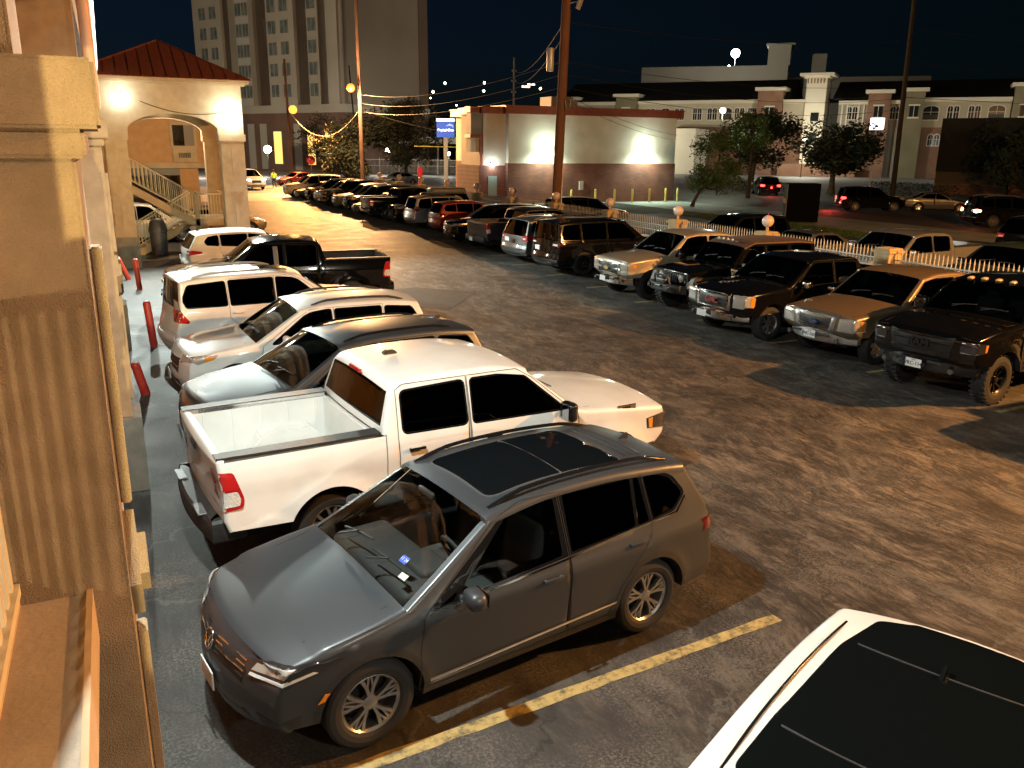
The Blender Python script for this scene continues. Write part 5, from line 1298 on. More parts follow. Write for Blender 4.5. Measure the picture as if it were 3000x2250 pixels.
# balcony railing at the walkway edge
r2 = empty('balcony_railing', (-.445, 2, 2.79), 0, 'cream metal railing with flat bars, at the lower left corner', 'railing')
RAILM = noisy('rail_paint', (.58,.51,.37), (.64,.57,.42), 6, .5)
b = bmesh.new(); bx(b, -.022, .022, -5, 1.07, .06, .10); obj('bottom_rail', b, RAILM, r2)
b = bmesh.new(); bx(b, -.03, .03, -5, 1.07, 1.02, 1.07); obj('top_rail', b, RAILM, r2)
for i in range(22):
    y = 1.03-.115*i; b = bmesh.new(); bx(b, -.006, .006, y-.021, y+.021, .10, 1.02); obj('baluster', b, RAILM, r2)
# downspout
b = bmesh.new(); x, y = .0, 10.95
tube(b, [(x+.06,y,6.7),(x+.06,y,6.30),(x+.04,y,6.18),(x-.02,y,5.96),(x-.04,y,5.85),(x-.04,y,4.72)], .065, 10)
o = obj('downspout', b, noisy('downspout_peach', (.46,.27,.17), (.52,.31,.20), 5, .55), None, smooth=40); tag(o, 'peach downspout with an elbow below the gutter, beside the second column', 'downspout')
# pavement by the wall
sheet('sidewalk', -2.0, -.42, -3, 33, .10, CONC2)

# ---------------------------------------------------------------- arched stair tower at the end of the row
Y0 = 33.0
r = empty('stair_tower', (2.7, Y0+3, 0), 0, 'tan arched stair tower with a red metal hip roof', 'building')
def tw(nm, m, *a, bev=.01):
    return part(nm, m, *a, par=r, bev=bev, off=(2.7,Y0+3,0))
pa = []
for i in range(25):
    t = i/24; x = lerp(.82, 3.78, t); pa.append((x, 4.66+.66*math.sqrt(max(0, 1-((x-2.3)/1.55)**2))))
outl = [(-.6,6.40),(-.6,4.6)] + [(.82,4.6)] + pa + [(3.78,4.6)] + [(4.68,4.6),(4.68,6.40)]
for dy in (0., 5.6):
    V, F = cdt([outl], .25, lambda c: inpoly(c, outl)); b = bmesh.new()
    for q in (0, .5):
        vs = [b.verts.new((x-2.7, dy-3+q, z)) for x, z in V]
        for f, _ in F: b.faces.new([vs[i] for i in f])
    n = len(outl)
    for i in range(n):
        (xa, za), (xb, zb) = outl[i], outl[(i+1) % n]
        b.faces.new([b.verts.new(p) for p in ((xa-2.7,dy-3,za),(xb-2.7,dy-3,zb),(xb-2.7,dy-2.5,zb),(xa-2.7,dy-2.5,za))])
    bmesh.ops.remove_doubles(b, verts=b.verts, dist=1e-4)
    obj('arch_wall', b, STU2, r)
tw('side_wall', STU2, 4.18, 4.68, Y0+.5, Y0+5.6, 5.2, 6.40); tw('frieze', STU, -.62, 4.70, Y0-.02, Y0, 5.78, 6.10) if False else None
def pier(x0, x1, y0, cap=True):
    tw('pier', noisy('stucco_pier', (.40,.31,.20), (.47,.37,.25), 4, .9, bump=.5, bscale=110), x0, x1, y0, y0+.62, 1.1, 4.6)
    tw('pier_base', PLIN, x0-.05, x1+.05, y0-.05, y0+.67, 0, 1.1)
    tw('pier_cap', STU2, x0-.06, x1+.06, y0-.06, y0+.68, 4.42, 4.66)
    xm = (x0+x1)/2
    for za, zb in ((3.2,4.15),(1.3,2.2)): tw('raised_strip', STU2, xm-.06, xm+.06, y0-.035, y0, za, zb, bev=.005)
    for k, q in ((.24,.03),(.13,.055)):
        b = bmesh.new(); prism(b, [(xm+k-2.7,2.7),(xm-2.7,2.7+k*1.1),(xm-k-2.7,2.7),(xm-2.7,2.7-k*1.1)], -3-q+(y0-Y0), -3+(y0-Y0), 'Y'); obj('diamond', b, STU2, r)
pier(.06, .76, Y0-.06); pier(3.84, 4.66, Y0-.06); pier(3.84, 4.66, Y0+5.5); pier(.06,.76,Y0+5.5)
tw('cornice', STU2, -.75, 4.83, Y0-.15, Y0+6.25, 6.32, 6.40); tw('cornice', STU2, -.85, 4.95, Y0-.27, Y0+6.37, 6.40, 6.50)
b = bmesh.new(); e = [(-.9-2.7,-3.32,6.505),(5.0-2.7,-3.32,6.505),(5.0-2.7,3.45,6.505),(-.9-2.7,3.45,6.505)]
vs = [b.verts.new(p) for p in e]; ap = b.verts.new((2.22-2.7, .05, 8.02))
for i in range(4): b.faces.new((vs[i], vs[(i+1)%4], ap))
b.faces.new(vs[::-1]); ROOFR = noisy('roof_metal_tile', (.20,.065,.045), (.25,.085,.06), 5, .45)
rf = obj('roof', b, ROOFR, r)
b = bmesh.new()
for i in range(1, 15):
    t = i/15; x = lerp(e[0][0], e[1][0], t)
    k = 1-abs(t-.53)/.53 if t < .53 else 1-(t-.53)/.47
    p0 = Vector((x, -3.32, 6.52)); p1 = Vector((x, lerp(-3.32,.05,k), lerp(6.52,8.03,k))); tube(b, [p0, p1], .018, 4)
for v in e: tube(b, [(v[0],v[1],6.52),(2.22-2.7,.05,8.03)], .03, 5)
obj('roof_seam', b, ROOFR, rf)
# drooping cable between the two floodlights
def cable(name, a, b_, sag, rad, label, m=None, n=18, grp=None):
    bm = bmesh.new(); a, b_ = Vector(a), Vector(b_)
    tube(bm, [a.lerp(b_, i/n) - Vector((0,0,sag*4*(i/n)*(1-i/n))) for i in range(n+1)], rad, 5)
    return tag(obj(name, bm, m or mat('cable_black', (.012,.012,.012), .6), None, smooth=True), label, 'cable', grp)
cable('cable', (1.3,Y0-.03,5.72), (4.05,Y0-.03,5.42), .22, .012, 'thin cable drooping between the two floodlights on the arch')
# stairs under the arch
r = empty('staircase', (2.2, Y0+4, 0), 0, 'cream two-flight outdoor staircase with railings under the arch', 'staircase')
def flight(x0, z0, x1, z1, y0, y1):
    b = bmesh.new(); n = 9
    prism(b, [(x0-2.2,z0-.05),(x1-2.2,z1-.05),(x1-2.2,z1-.36),(x0-2.2,z0-.36)], y0-Y0-4, y0-Y0-3.94, 'Y'); prism(b, [(x0-2.2,z0-.05),(x1-2.2,z1-.05),(x1-2.2,z1-.36),(x0-2.2,z0-.36)], y1-Y0-4.06, y1-Y0-4, 'Y')
    for i in range(n):
        xa = lerp(x0, x1, i/n)-2.2; za = lerp(z0, z1, (i+1)/n)-.05; bx(b, min(xa, xa+(x1-x0)/n), max(xa, xa+(x1-x0)/n), y0-Y0-3.94, y1-Y0-4.06, za-.06, za)
    obj('flight', b, STU2, r)
    for y in (y0, y1):
        b = bmesh.new(); tube(b, [(x0-2.2,y-Y0-4,z0+.95),(x1-2.2,y-Y0-4,z1+.95)], .03, 6); tube(b, [(x0-2.2,y-Y0-4,z0+.12),(x1-2.2,y-Y0-4,z1+.12)], .02, 6); obj('handrail', b, RAILM, r)
        for i in range(20):
            x = lerp(x0, x1, (i+.5)/20); z = lerp(z0, z1, (i+.5)/20); b = bmesh.new(); bx(b, x-2.212, x-2.188, y-Y0-4.012, y-Y0-3.988, z+.12, z+.95); obj('baluster', b, RAILM, r)
flight(.2, 3.2, 3.0, 1.5, Y0+2.6, Y0+3.7); flight(3.0, 1.5, .6, 0.1, Y0+3.8, Y0+4.9)
b = bmesh.new(); bx(b, .8, 2.0, -1.4, 1.0, 1.2, 1.46); obj('landing', b, STU2, r)
b = bmesh.new(); bx(b, .8, .95, -1.4, -1.25, 0, 2.5); bx(b, 1.85, 2.0, -1.4, -1.25, 0, 2.5); obj('landing_post', b, STU2, r)
b = bmesh.new(); tube(b, [(.9,-1.33,2.42),(1.95,-1.33,2.42),(1.95,.9,2.42)], .03, 6); tube(b, [(.9,-1.33,1.62),(1.95,-1.33,1.62),(1.95,.9,1.62)], .02, 6); obj('handrail', b, RAILM, r)
for i in range(9): b = bmesh.new(); bx(b, .97+.11*i, .99+.11*i, -1.342, -1.318, 1.5, 2.42); obj('baluster', b, RAILM, r)
# rear wing of the motel seen through the arch
r = empty('motel_rear_wing', (3, 47.5, 0), 0, 'orange-tan rear wing of the motel seen through the arch', 'building')
def rw(nm, m, *a, bev=0): return part(nm, m, *a, par=r, bev=bev, off=(3,47.5,0))
ORG = noisy('stucco_orange_wall', (.44,.26,.12), (.50,.30,.15), 3, .9, bump=.3, bscale=90)
rw('wall', ORG, -8, 5.7, 47.2, 55, 3.35, 7.0); rw('wall', ORG, -8, .9, 47.2, 55, 0, 3.1); rw('wall', ORG, 3.4, 4.3, 47.2, 55, 0, 3.1); rw('band', STU2, -8, 5.75, 47.05, 47.2, 3.1, 3.35)
rw('window_frame', STU2, 3.1, 4.35, 47.1, 47.2, 4.1, 5.35); w_ = rw('window', tint_glass('glass_curtain', (.12,.12,.13)), 3.22, 4.22, 47.08, 47.1, 4.2, 5.2); rw('curtain', mat('curtain_grey', (.22,.20,.18), .9), 3.75, 4.22, 47.07, 47.08, 4.2, 5.2)
rw('ac_panel', STU2, 3.15, 4.3, 47.1, 47.2, 3.4, 4.1)
b = bmesh.new()
for i in range(5):
    for j in range(7): bx(b, .42+.085*j, .48+.085*j, -.45, -.42, 3.62+.05*i, 3.655+.05*i)
obj('ac_grille', b, mat('grille_dark', (.03,.03,.03), .7), r)
rw('garage_frame', mat('frame_grey', (.14,.14,.13), .5), .9, 3.4, 47.15, 47.2, 2.75, 3.1)
rw('lit_room', mat('room_wall', (.5,.47,.42), .8), .9, 3.4, 54.8, 54.9, 0, 3.1)
# lower porch beyond the tower
r = empty('entry_porch', (7, 84, 0), 0, 'tan porch roof of the hotel entry between the tower pillar and the first lit pole', 'canopy')
b = bmesh.new(); bx(b, -3.6, 4.6, -.5, 9, 5.6, 6.7); obj('porch_roof', b, STU, r)
for x in (-3.2, 4.0): b = bmesh.new(); bx(b, x, x+.6, 0, .6, 0, 5.6); obj('porch_post', b, STU2, r)
r.location = (14.5-4, 118, 0)

# ---------------------------------------------------------------- small things by the wall
def bollard(x, y, h, tilt, az, label, bent=False):
    r = empty('bollard', (x, y, 0), az, label, 'bollard', 'red bollards along the building')
    b = bmesh.new(); lathe(b, [(0,h),(.05,h-.005),(.075,h-.03),(.08,h-.06),(.08,0),(.0,0)], 18)
    M = Matrix.Rotation(tilt, 4, 'Y'); b.transform(M); obj('post', b, noisy('bollard_red', (.42,.03,.02), (.52,.05,.03), 9, .4), r, smooth=40)
    return r
bollard(.22, 15.87, .62, -.22, .3, 'short leaning red bollard closest to the camera'); bollard(.55, 19.75, 1.03, -.06, 0, 'tall red bollard standing behind the white off-road wagon'); bollard(.55, 28.0, .95, -.05, 0, 'upright red bollard at the foot of the stair tower'); bollard(.3, 30.2, .8, -.35, 0, 'tilted red bollard farthest along the wall')
r = empty('trash_can', (1.62, 36.6, 0), 0, 'grey round trash can with a domed lid at the foot of the stairs', 'trash can')
TR = noisy('bin_grey', (.085,.09,.11), (.10,.105,.125), 6, .5)
b = bmesh.new(); lathe(b, [(0,.03),(.30,.03),(.33,.9),(.36,.92),(.36,.97),(.34,.98)], 26); obj('body', b, TR, r, smooth=40)
b = bmesh.new(); lathe(b, [(.355,.98),(.35,1.06),(.30,1.30),(.20,1.42),(.0,1.46)], 26); obj('lid', b, noisy('bin_lid', (.07,.07,.08), (.085,.085,.095), 6, .5), r, smooth=40)

# ---------------------------------------------------------------- picket fence with pillars and globes
IRON = noisy('fence_cream', (.50,.45,.36), (.58,.53,.43), 8, .5); PIL = noisy('pillar_tan', (.42,.30,.15), (.50,.37,.20), 4, .85, bump=.3, bscale=60)
GLOBE = noisy('globe_milky', (.62,.50,.46), (.68,.56,.52), 4, .3, coat=.5)
FX = 20.2; ys = [2.1+5.1*i for i in range(14)]
for i, y in enumerate(ys):
    nm = 'picket fence pillar with a milky globe, ' + ('first in frame at the right' if i == 2 else ['','','','beside the silver crew-cab pickup','at the nose of the low dark sedan','behind the pewter pickup','beside the big wooden pole'][i] if 2 < i < 7 else 'number %d beyond the wooden pole' % (i-6) if i > 6 else 'off to the right')
    r = empty('fence_pillar', (FX, y, 0), 0, None, 'fence pillar', 'pillars of the picket fence'); r['label'] = nm
    b = bmesh.new(); wbox(b, -.26,.26,-.26,.26,0,1.52,.01); obj('shaft', b, PIL, r); b = bmesh.new()
    for k in range(5): wbox(b, -.262,.262,-.262,.262,.2+.26*k,.215+.26*k)
    obj('joint', b, noisy('joint_dark', (.2,.14,.07), (.25,.18,.09), 4, .9), r)
    b = bmesh.new(); wbox(b, -.32,.32,-.32,.32,1.52,1.60,.02); wbox(b, -.28,.28,-.28,.28,1.60,1.66,.02); obj('cap', b, PIL, r)
    if i not in (3, ):
        b = bmesh.new(); lathe(b, [(.05,1.66),(.05,1.86)], 10); obj('lamp_stem', b, PIL, r)
        b = bmesh.new(); sphere(b, (0,0,2.0), .20, 20, 12); obj('globe', b, GLOBE, r, smooth=True)
for i, (ya, yb) in enumerate(zip(ys, ys[1:])):
    lab = ['out of frame to the right', 'out of frame', 'right of the tan pillar nearest the camera', 'in front of the silver crew-cab pickup', 'behind the bronze pickup and the chrome-grille pickup', 'behind the pewter pickup', 'between the big black suv and the wooden pole'][i] if i < 7 else 'section %d beyond the wooden pole' % (i-6)
    r = empty('fence_panel', (FX, (ya+yb)/2, 0), 0, 'cream spiked picket panel ' + lab, 'fence', 'panels of the picket fence')
    L = yb-ya-.56
    for z in (.18, 1.12, 1.34): b = bmesh.new(); bx(b, -.02,.02,-L/2,L/2,z-.02,z+.02); obj('rail', b, IRON, r)
    b = bmesh.new(); b3 = bmesh.new(); n = 34
    for k in range(n):
        y = lerp(-L/2, L/2, (k+.5)/n); bx(b, -.011,.011,y-.011,y+.011,.08,1.50)
        lathe(b, [(.011,1.50),(.024,1.53),(.012,1.56),(.016,1.58),(.0,1.68)], 6, 'Z', (0,y,0))
        tube(b3, [(0, y+L/n/2+.045*cos(a*pi/4), 1.23+.06*sin(a*pi/4)) for a in range(9)], .008, 4, False)
    obj('pickets', b, IRON, r); obj('ring_scrolls', b3, IRON, r)
# ---------------------------------------------------------------- retail building across the fence
r = empty('retail_building', (36, 66, 0), 0, 'low white and brown brick store with a red roof band', 'building')
def rt(nm, m, *a, bev=0, par=None): return part(nm, m, *a, par=par or r, bev=bev, off=(36,66,0))
WSH = noisy('store_white', (.46,.44,.38), (.54,.52,.45), .8, .85, bump=.2, bscale=20)
def brick(name, c1, c2, mort, sc=1.):
    m = mat(name, c1, .85); tc = nd(m, 'ShaderNodeTexCoord'); mp = nd(m, 'ShaderNodeMapping'); mp.inputs['Rotation'].default_value = (radians(90),0,0); lk(m, tc.outputs['Object'], mp.inputs['Vector'])
    b = nd(m, 'ShaderNodeTexBrick', Scale=sc); b.inputs['Color1'].default_value = (*c1,1); b.inputs['Color2'].default_value = (*c2,1); b.inputs['Mortar'].default_value = (*mort,1); b.inputs['Mortar Size'].default_value = .012; b.inputs['Brick Width'].default_value = .4; b.inputs['Row Height'].default_value = .14
    lk(m, mp.outputs[0], b.inputs['Vector']); n = nd(m, 'ShaderNodeTexNoise', Scale=.8, Detail=5.); lk(m, tc.outputs['Object'], n.inputs['Vector'])
    rp = ramp(m, [(.35,(.7,.7,.7)),(.7,(1.15,1.1,1.05))]); lk(m, n.outputs['Fac'], rp.inputs[0]); x = nd(m, 'ShaderNodeMixRGB', blend_type='MULTIPLY'); x.inputs[0].default_value = 1; lk(m, b.outputs[0], x.inputs[1]); lk(m, rp.outputs[0], x.inputs[2]); lk(m, x.outputs[0], bsdf(m).inputs['Base Color']); return m
BRK1 = brick('brick_brown', (.15,.055,.04), (.19,.075,.05), (.10,.06,.05), .9)
rt('wall', WSH, 28.3, 43.9, 61, 72, 3.08, 6.75); rt('brick_base', BRK1, 28.25, 43.95, 60.95, 72, -.02, 3.08); FAS = noisy('fascia_red', (.18,.05,.035), (.23,.065,.045), 2, .5)
rt('roof_band', FAS, 27.9, 44.3, 60.6, 72.3, 6.75, 7.30); rt('parapet_cap', FAS, 27.82, 44.38, 60.52, 72.4, 7.30, 7.36)
rt('side_wall', WSH, 26.4, 28.28, 61.5, 66, 2.9, 6.75); rt('side_brick', BRK1, 26.0, 28.22, 61.4, 66, 0, 2.9); rt('roof_band', FAS, 26.1, 27.88, 61.1, 66, 6.75, 7.24)
rt('canopy_box', noisy('store_grey', (.16,.165,.16), (.20,.205,.20), 1, .7), 25.4, 26.38, 61.55, 62.5, 5.2, 6.8); rt('canopy_top', FAS, 25.3, 26.09, 61.45, 62.6, 6.8, 7.22); rt('canopy_band', FAS, 25.3, 26.39, 61.45, 62.6, 4.95, 5.2)
rt('drive_through_wall', WSH, 25.4, 26.38, 61.6, 62.5, 3.9, 4.95); rt('post', FAS, 26.1, 26.3, 61.46, 61.58, 0, 4.95)
rt('store_window', mat('store_window', (.25,.35,.34), .2), 26.75, 27.5, 61.34, 61.40, .6, 2.1); rt('utility_box', mat('box_grey', (.4,.38,.36), .6), 34.6, 34.95, 60.8, 60.95, 1.0, 1.7)
rt('roof_unit', mat('unit_grey', (.2,.2,.2), .6), 33.5, 35.5, 64, 66, 7.36, 8.3)
for i, x in enumerate((33.2, 35.4, 37.2, 38.9, 40.6, 42.2, 43.4)):
    b = bmesh.new(); lathe(b, [(0,1.12),(.06,1.11),(.09,1.05),(.09,0)], 12)
    o = obj('yellow_bollard', b, noisy('bollard_yellow', (.50,.40,.08), (.58,.47,.12), 6, .5), None, smooth=40); o.location = (x, 59.6, 0); tag(o, 'yellow post guarding the brick store wall, %s' % ['just right of the wooden pole','second right of the wooden pole','left of the white wall plate','below the white wall plate','fourth from the right brick corner','second from the right brick corner','at the right brick corner'][i], 'bollard', 'yellow posts by the store')

# ---------------------------------------------------------------- hotel tower
HX, HY = 33.5, 130.1
r = empty('hotel_tower', (HX, HY, 0), radians(30.7), 'tall beige hotel tower with window bays behind the lamp poles', 'building')
HT = noisy('hotel_tan', (.30,.25,.19), (.34,.285,.22), .15, .9); HL = noisy('hotel_cream', (.42,.37,.30), (.47,.42,.34), .15, .9); HB = noisy('hotel_brown', (.16,.10,.07), (.19,.125,.085), .15, .9); HBR = noisy('hotel_brick', (.15,.085,.06), (.20,.115,.08), .3, .9)
def hb(nm, m, x0, x1, y0, y1, z0, z1, bev=0): b = bmesh.new(); wbox(b, x0, x1, y0, y1, z0, z1, bev); return obj(nm, b, m, r)
hb('core', HT, .3, 19, .3, 34.3, 10.2, 36); hb('base_wall', HBR, 0., 19.3, .0, 34.6, 0, 9.0); hb('base_band', HL, -.15, 19.5, -.15, 34.8, 9.0, 10.2)
hb('end_wall', HT, 0, 17, 0, .3, 10.2, 36); hb('corner_strip', HB, 17, 19.2, -.1, .3, 10.2, 36)
GW = tint_glass('hotel_glass', (.16,.19,.19), .1); CUR = noisy('hotel_curtain', (.12,.135,.13), (.20,.215,.205), 2, .9)
GWN = noisy('hotel_pane', (.10,.125,.12), (.20,.225,.21), .9, .35)
# bays along the left facade (x = 0 plane): (y0, y1, material, proud)
for y0, y1, m, q in ((0,.9,HT,0),(.9,3.2,HL,-.35),(3.2,5.2,HB,.3),(5.2,7.6,HL,0),(7.6,10.0,HB,.3),(10.0,16.2,HL,-.35),(16.2,19.2,HB,.3),(19.2,25.1,HT,-.35),(25.1,27.2,HB,.3),(27.2,34.4,HL,-.2)):
    hb('bay', m, q, .6, y0, y1, 10.2, 36)
PANE = mat('hotel_spandrel', (.50,.47,.42), .8)
rnd = random.Random(3)
for k in range(9):
    z = 12.3 + 3.1*k - .9
    for yc, w, q in ((6.5,1.7,0),(12.1,1.75,-.35),(14.9,1.75,-.35),(21.05,1.4,-.35),(22.65,1.4,-.35),(29.2,1.75,-.2),(31.9,1.75,-.2)):
        o = hb('window', GWN, q-.02, q+.05, yc-w/2, yc+w/2, z, z+1.85)
        b = bmesh.new()
        for a in ((yc-w/2-.07, yc-w/2, z, z+1.85), (yc+w/2, yc+w/2+.07, z, z+1.85), (yc-w/2-.07, yc+w/2+.07, z+1.85, z+2.0), (yc-w/2-.07, yc+w/2+.07, z-.12, z), (yc-.03, yc+.03, z, z+1.85)): bx(b, q-.08, q, a[0], a[1], a[2], a[3])
        obj('window_frame', b, HL, o)
    hb('spandrel', PANE, -.4, -.35, 20.3, 23.4, z-1.15, z-.14)
hb('low_window', mat('warm_window', (.9,.6,.15), .5, emit=(1.,.62,.16), es=1.1), -.05, .0, 14.6, 16.4, 1.2, 6.2); hb('low_window', MATS['warm_window'], -.05, .0, 7.0, 8.6, 1.2, 6.2); hb('low_window', MATS['warm_window'], -.05, .0, 3.6, 4.6, 1.2, 6.2)
# lobby facade below with pale panels
for y in (10.0, 18.0, 21.0, 24.0, 27): hb('lobby_panel', HL, -.08, .0, y, y+1.6, .3, 7.4)

# ---------------------------------------------------------------- apartment building (local x along the facade, y into it)
r = empty('apartment_building', (108.9, 114.4, 0), radians(-51.3), 'long dark-roofed apartment building with corner towers and arched windows', 'building')
def ap(nm, m, x0, x1, y0, y1, z0, z1, par=None, bev=0): b = bmesh.new(); wbox(b, x0, x1, y0, y1, z0, z1, bev); return obj(nm, b, m, par or r)
BEI = noisy('apt_beige', (.40,.36,.27), (.46,.41,.31), .3, .9); GRY = noisy('apt_grey', (.26,.24,.20), (.31,.285,.24), .3, .9); BRI = noisy('apt_brick', (.19,.10,.065), (.25,.14,.09), .5, .9); CRM = noisy('apt_cream', (.60,.55,.44), (.66,.61,.50), .3, .85); OLI = noisy('apt_olive', (.17,.15,.09), (.21,.185,.115), .4, .9); ROO = noisy('apt_roof', (.010,.011,.012), (.018,.018,.019), .6, .9)
WIN = mat('apt_window', (.015,.018,.02), .1); FRM = mat('apt_frame', (.62,.58,.50), .7)
for x0, x1, m, zt in ((-46,-30,GRY,12.3),(-30,-8.3,BEI,12.4),(-4,.0,BEI,12.3),(5.0,9.6,GRY,12.0),(12.8,15.1,GRY,12.0),(17.9,30.3,noisy('apt_sand', (.36,.31,.22), (.41,.35,.25), .3, .9),12.3),(33.5,60,BEI,12.3)):
    ap('wall', m, x0, x1, .6, 14, 8.0, zt); ap('lower_wall', BRI if m is not GRY else GRY, x0, x1, .5, 14, 0, 8.0); ap('cornice', CRM, x0, x1, .15, .6, zt-.35, zt+.25)
for x0, x1, m, zt in ((-46,-42,BRI,12.9),(-34,-30,OLI,13.3),(-8.2,-4,BRI,14.0),(9.6,13.0,BRI,13.3),(15.2,18,OLI,13.5),(30.4,33.8,OLI,14.0)):
    ap('tower', m, x0, x1, -.6, 5, 0, zt); ap('tower_cap', CRM, x0-.5, x1+.5, -1.1, 5.5, zt, zt+.55)
    xm = (x0+x1)/2; w = ap('window', WIN, xm-.65, xm+.65, -.66, -.6, 9.6, 11.3)
    for a in ((xm-.85,xm+.85,11.3,11.55),(xm-.85,xm+.85,9.35,9.6),(xm-.04,xm+.04,9.6,11.3)): ap('window_frame', FRM, a[0], a[1], -.72, -.66, a[2], a[3], par=w)
t = ap('white_tower', CRM, -.1, 3.1, -2.2, 4, 0, 15.9); ap('tower_cap', CRM, -1.2, 4.2, -3.3, 5, 16.1, 16.5)
ap('tower_cap', CRM, -.5, 3.5, -2.6, 4.4, 15.75, 16.1)
for i in range(6): ap('dentil', BRI, .05+.5*i, .27+.5*i, -2.66, -2.6, 14.9, 15.65)
for z in (8.9, 5.6): ap('window', WIN, 1.0, 2.3, -2.26, -2.2, z, z+1.4)
ap('hip_roof', ROO, -46, 60, 2.5, 14, 12.55, 12.7)
b = bmesh.new(); prism(b, [(.0,12.62),(9,16.4),(18,12.62)], -46, -3, 'X'); prism(b, [(.0,12.62),(9,15.8),(18,12.62)], 4, 62, 'X'); obj('roof', b, ROO, r)
def arch_win(x, w, z0, z1, y=.6, dbl=False):
    b = bmesh.new(); fr = bmesh.new()
    for cx in ((x-w/2, x+w/2) if dbl else (x,)):
        hw = w/2*(.80 if dbl else 1); zt = z1-hw*(1 if dbl else .45)
        pl = [(cx-hw,z0),(cx+hw,z0)] + [(cx+hw*cos(a*pi/10), zt+(z1-zt)*sin(a*pi/10)) for a in range(11)]
        prism(b, pl, y-.03, y, 'Y'); e = .14; pl2 = [(cx-hw-e,z0-e),(cx+hw+e,z0-e)] + [(cx+(hw+e)*cos(a*pi/10), zt+(z1-zt+e)*sin(a*pi/10)) for a in range(11)]
        prism(fr, pl2, y-.02, y+.02, 'Y')
        bx(fr, cx-.03, cx+.03, y-.045, y-.03, z0, z1); bx(fr, cx-hw, cx+hw, y-.045, y-.03, lerp(z0,z1,.55)-.03, lerp(z0,z1,.55)+.03)
    o = obj('window', b, WIN, r); obj('window_frame', fr, FRM, o)
for x, w, dbl in ((-27.6,.9,1),(-24.8,1.5,0),(-22.2,.9,1),(-18.9,.85,1),(-16.2,.9,1),(-13.8,2.1,0),(-11.4,.9,1),(-9.2,.8,1),(19.1,2.2,0),(22.3,.9,1),(25.3,.9,1),(28.4,2.2,0),(7.2,.9,1),(13.9,.9,1),(-38,.9,1),(-36,.9,1),(-40,1.2,0)):
    arch_win(x, w, 9.3 if x < 15 else 9.2, 11.3, .6, dbl)
    if w > 2: ap('balcony_rail', mat('rail_dark', (.03,.03,.03), .6), x-w/2, x+w/2, .5, .55, 9.3, 10.0)
for x in (-26,-22.2,-18.9,-16.2,-11.4): arch_win(x, .9, 5.6, 7.2, .5, True)
for x in (20, 23, 26, 29): arch_win(x, .9, 5.2, 6.9, .5, True)
for x in (5.6, 6.4, 8.2, 9.0): ap('pilaster', CRM, x-.12, x+.12, .45, .6, 8.2, 11.6)
ap('patio_wall', BRI, -3.5, 9, -3, -2.6, 0, 2.0); ap('lit_wing', CRM, -23, -16.5, -9, .5, 0, 7.6); w = ap('window', WIN, -21.8, -20.9, -9.06, -9, 2.6, 5.4); ap('window_frame', FRM, -21.85, -20.85, -9.1, -9.06, 4.0, 4.15, par=w)
ap('window_frame', FRM, -21.4, -21.32, -9.1, -9.06, 2.6, 5.4, par=w)
# parking structure rising behind
r = empty('parking_structure', (122.6, 157.7, 0), radians(-43.7), 'pale windowless parking structure above the apartment roof', 'building')
GAR = noisy('garage_pale', (.30,.285,.23), (.35,.33,.27), .1, .9)
ap('upper_wall', GAR, -16, 15.3, 0, 30, 18.6, 21.6); ap('lower_band', noisy('garage_dark', (.20,.19,.165), (.24,.225,.195), .1, .9), -16, 15.3, .1, 30, 0, 18.6); ap('stair_head', GAR, 11, 15.6, -.3, 8, 21.6, 25.6); ap('stair_roof', GAR, 10.5, 16.4, -.8, 8.5, 25.6, 25.9); ap('stair_head', GAR, 20, 23, 8, 14, 20, 24.5); ap('upper_wall', GAR, 15.3, 44, 6, 30, 0, 19.5)  # lower band in a darker tone than the upper wall
# dark unlit store at the right
r = empty('dark_store', (90, 58, 0), radians(-64.7), 'dark unlit store at the right edge with a blue triangle sign', 'building')
DRK = noisy('dark_store', (.012,.014,.012), (.02,.022,.02), .3, .9)
ap('wall', DRK, -9.5, 14, -8.2, 8, 2.3, 7.6); ap('front_band', noisy('dark_band', (.09,.08,.05), (.12,.10,.06), .3, .9), -9.5, 14, -8.0, 8, 1.1, 2.3); ap('brick_base', BRI, -9.5, 14, -7.9, 8, 0, 1.1)
b = bmesh.new(); prism(b, [(1.0,6.4),(2.3,6.4),(1.65,5.2)], -8.3, -8.2, 'Y'); s_ = obj('triangle_sign', b, mat('sign_teal', (.05,.10,.12), .4), r)
b = bmesh.new(); prism(b, [(1.75,6.3),(2.15,6.3),(1.72,5.6)], -8.34, -8.3, 'Y'); obj('triangle_mark', b, mat('sign_blue_dark', (.01,.03,.07), .4), s_)
text_obj('sign_text', 'V', .8, facing((2.75,-8.25,6.0), (0,-1,0)), mat('sign_letter_dark', (.10,.12,.11), .5), r, .03)

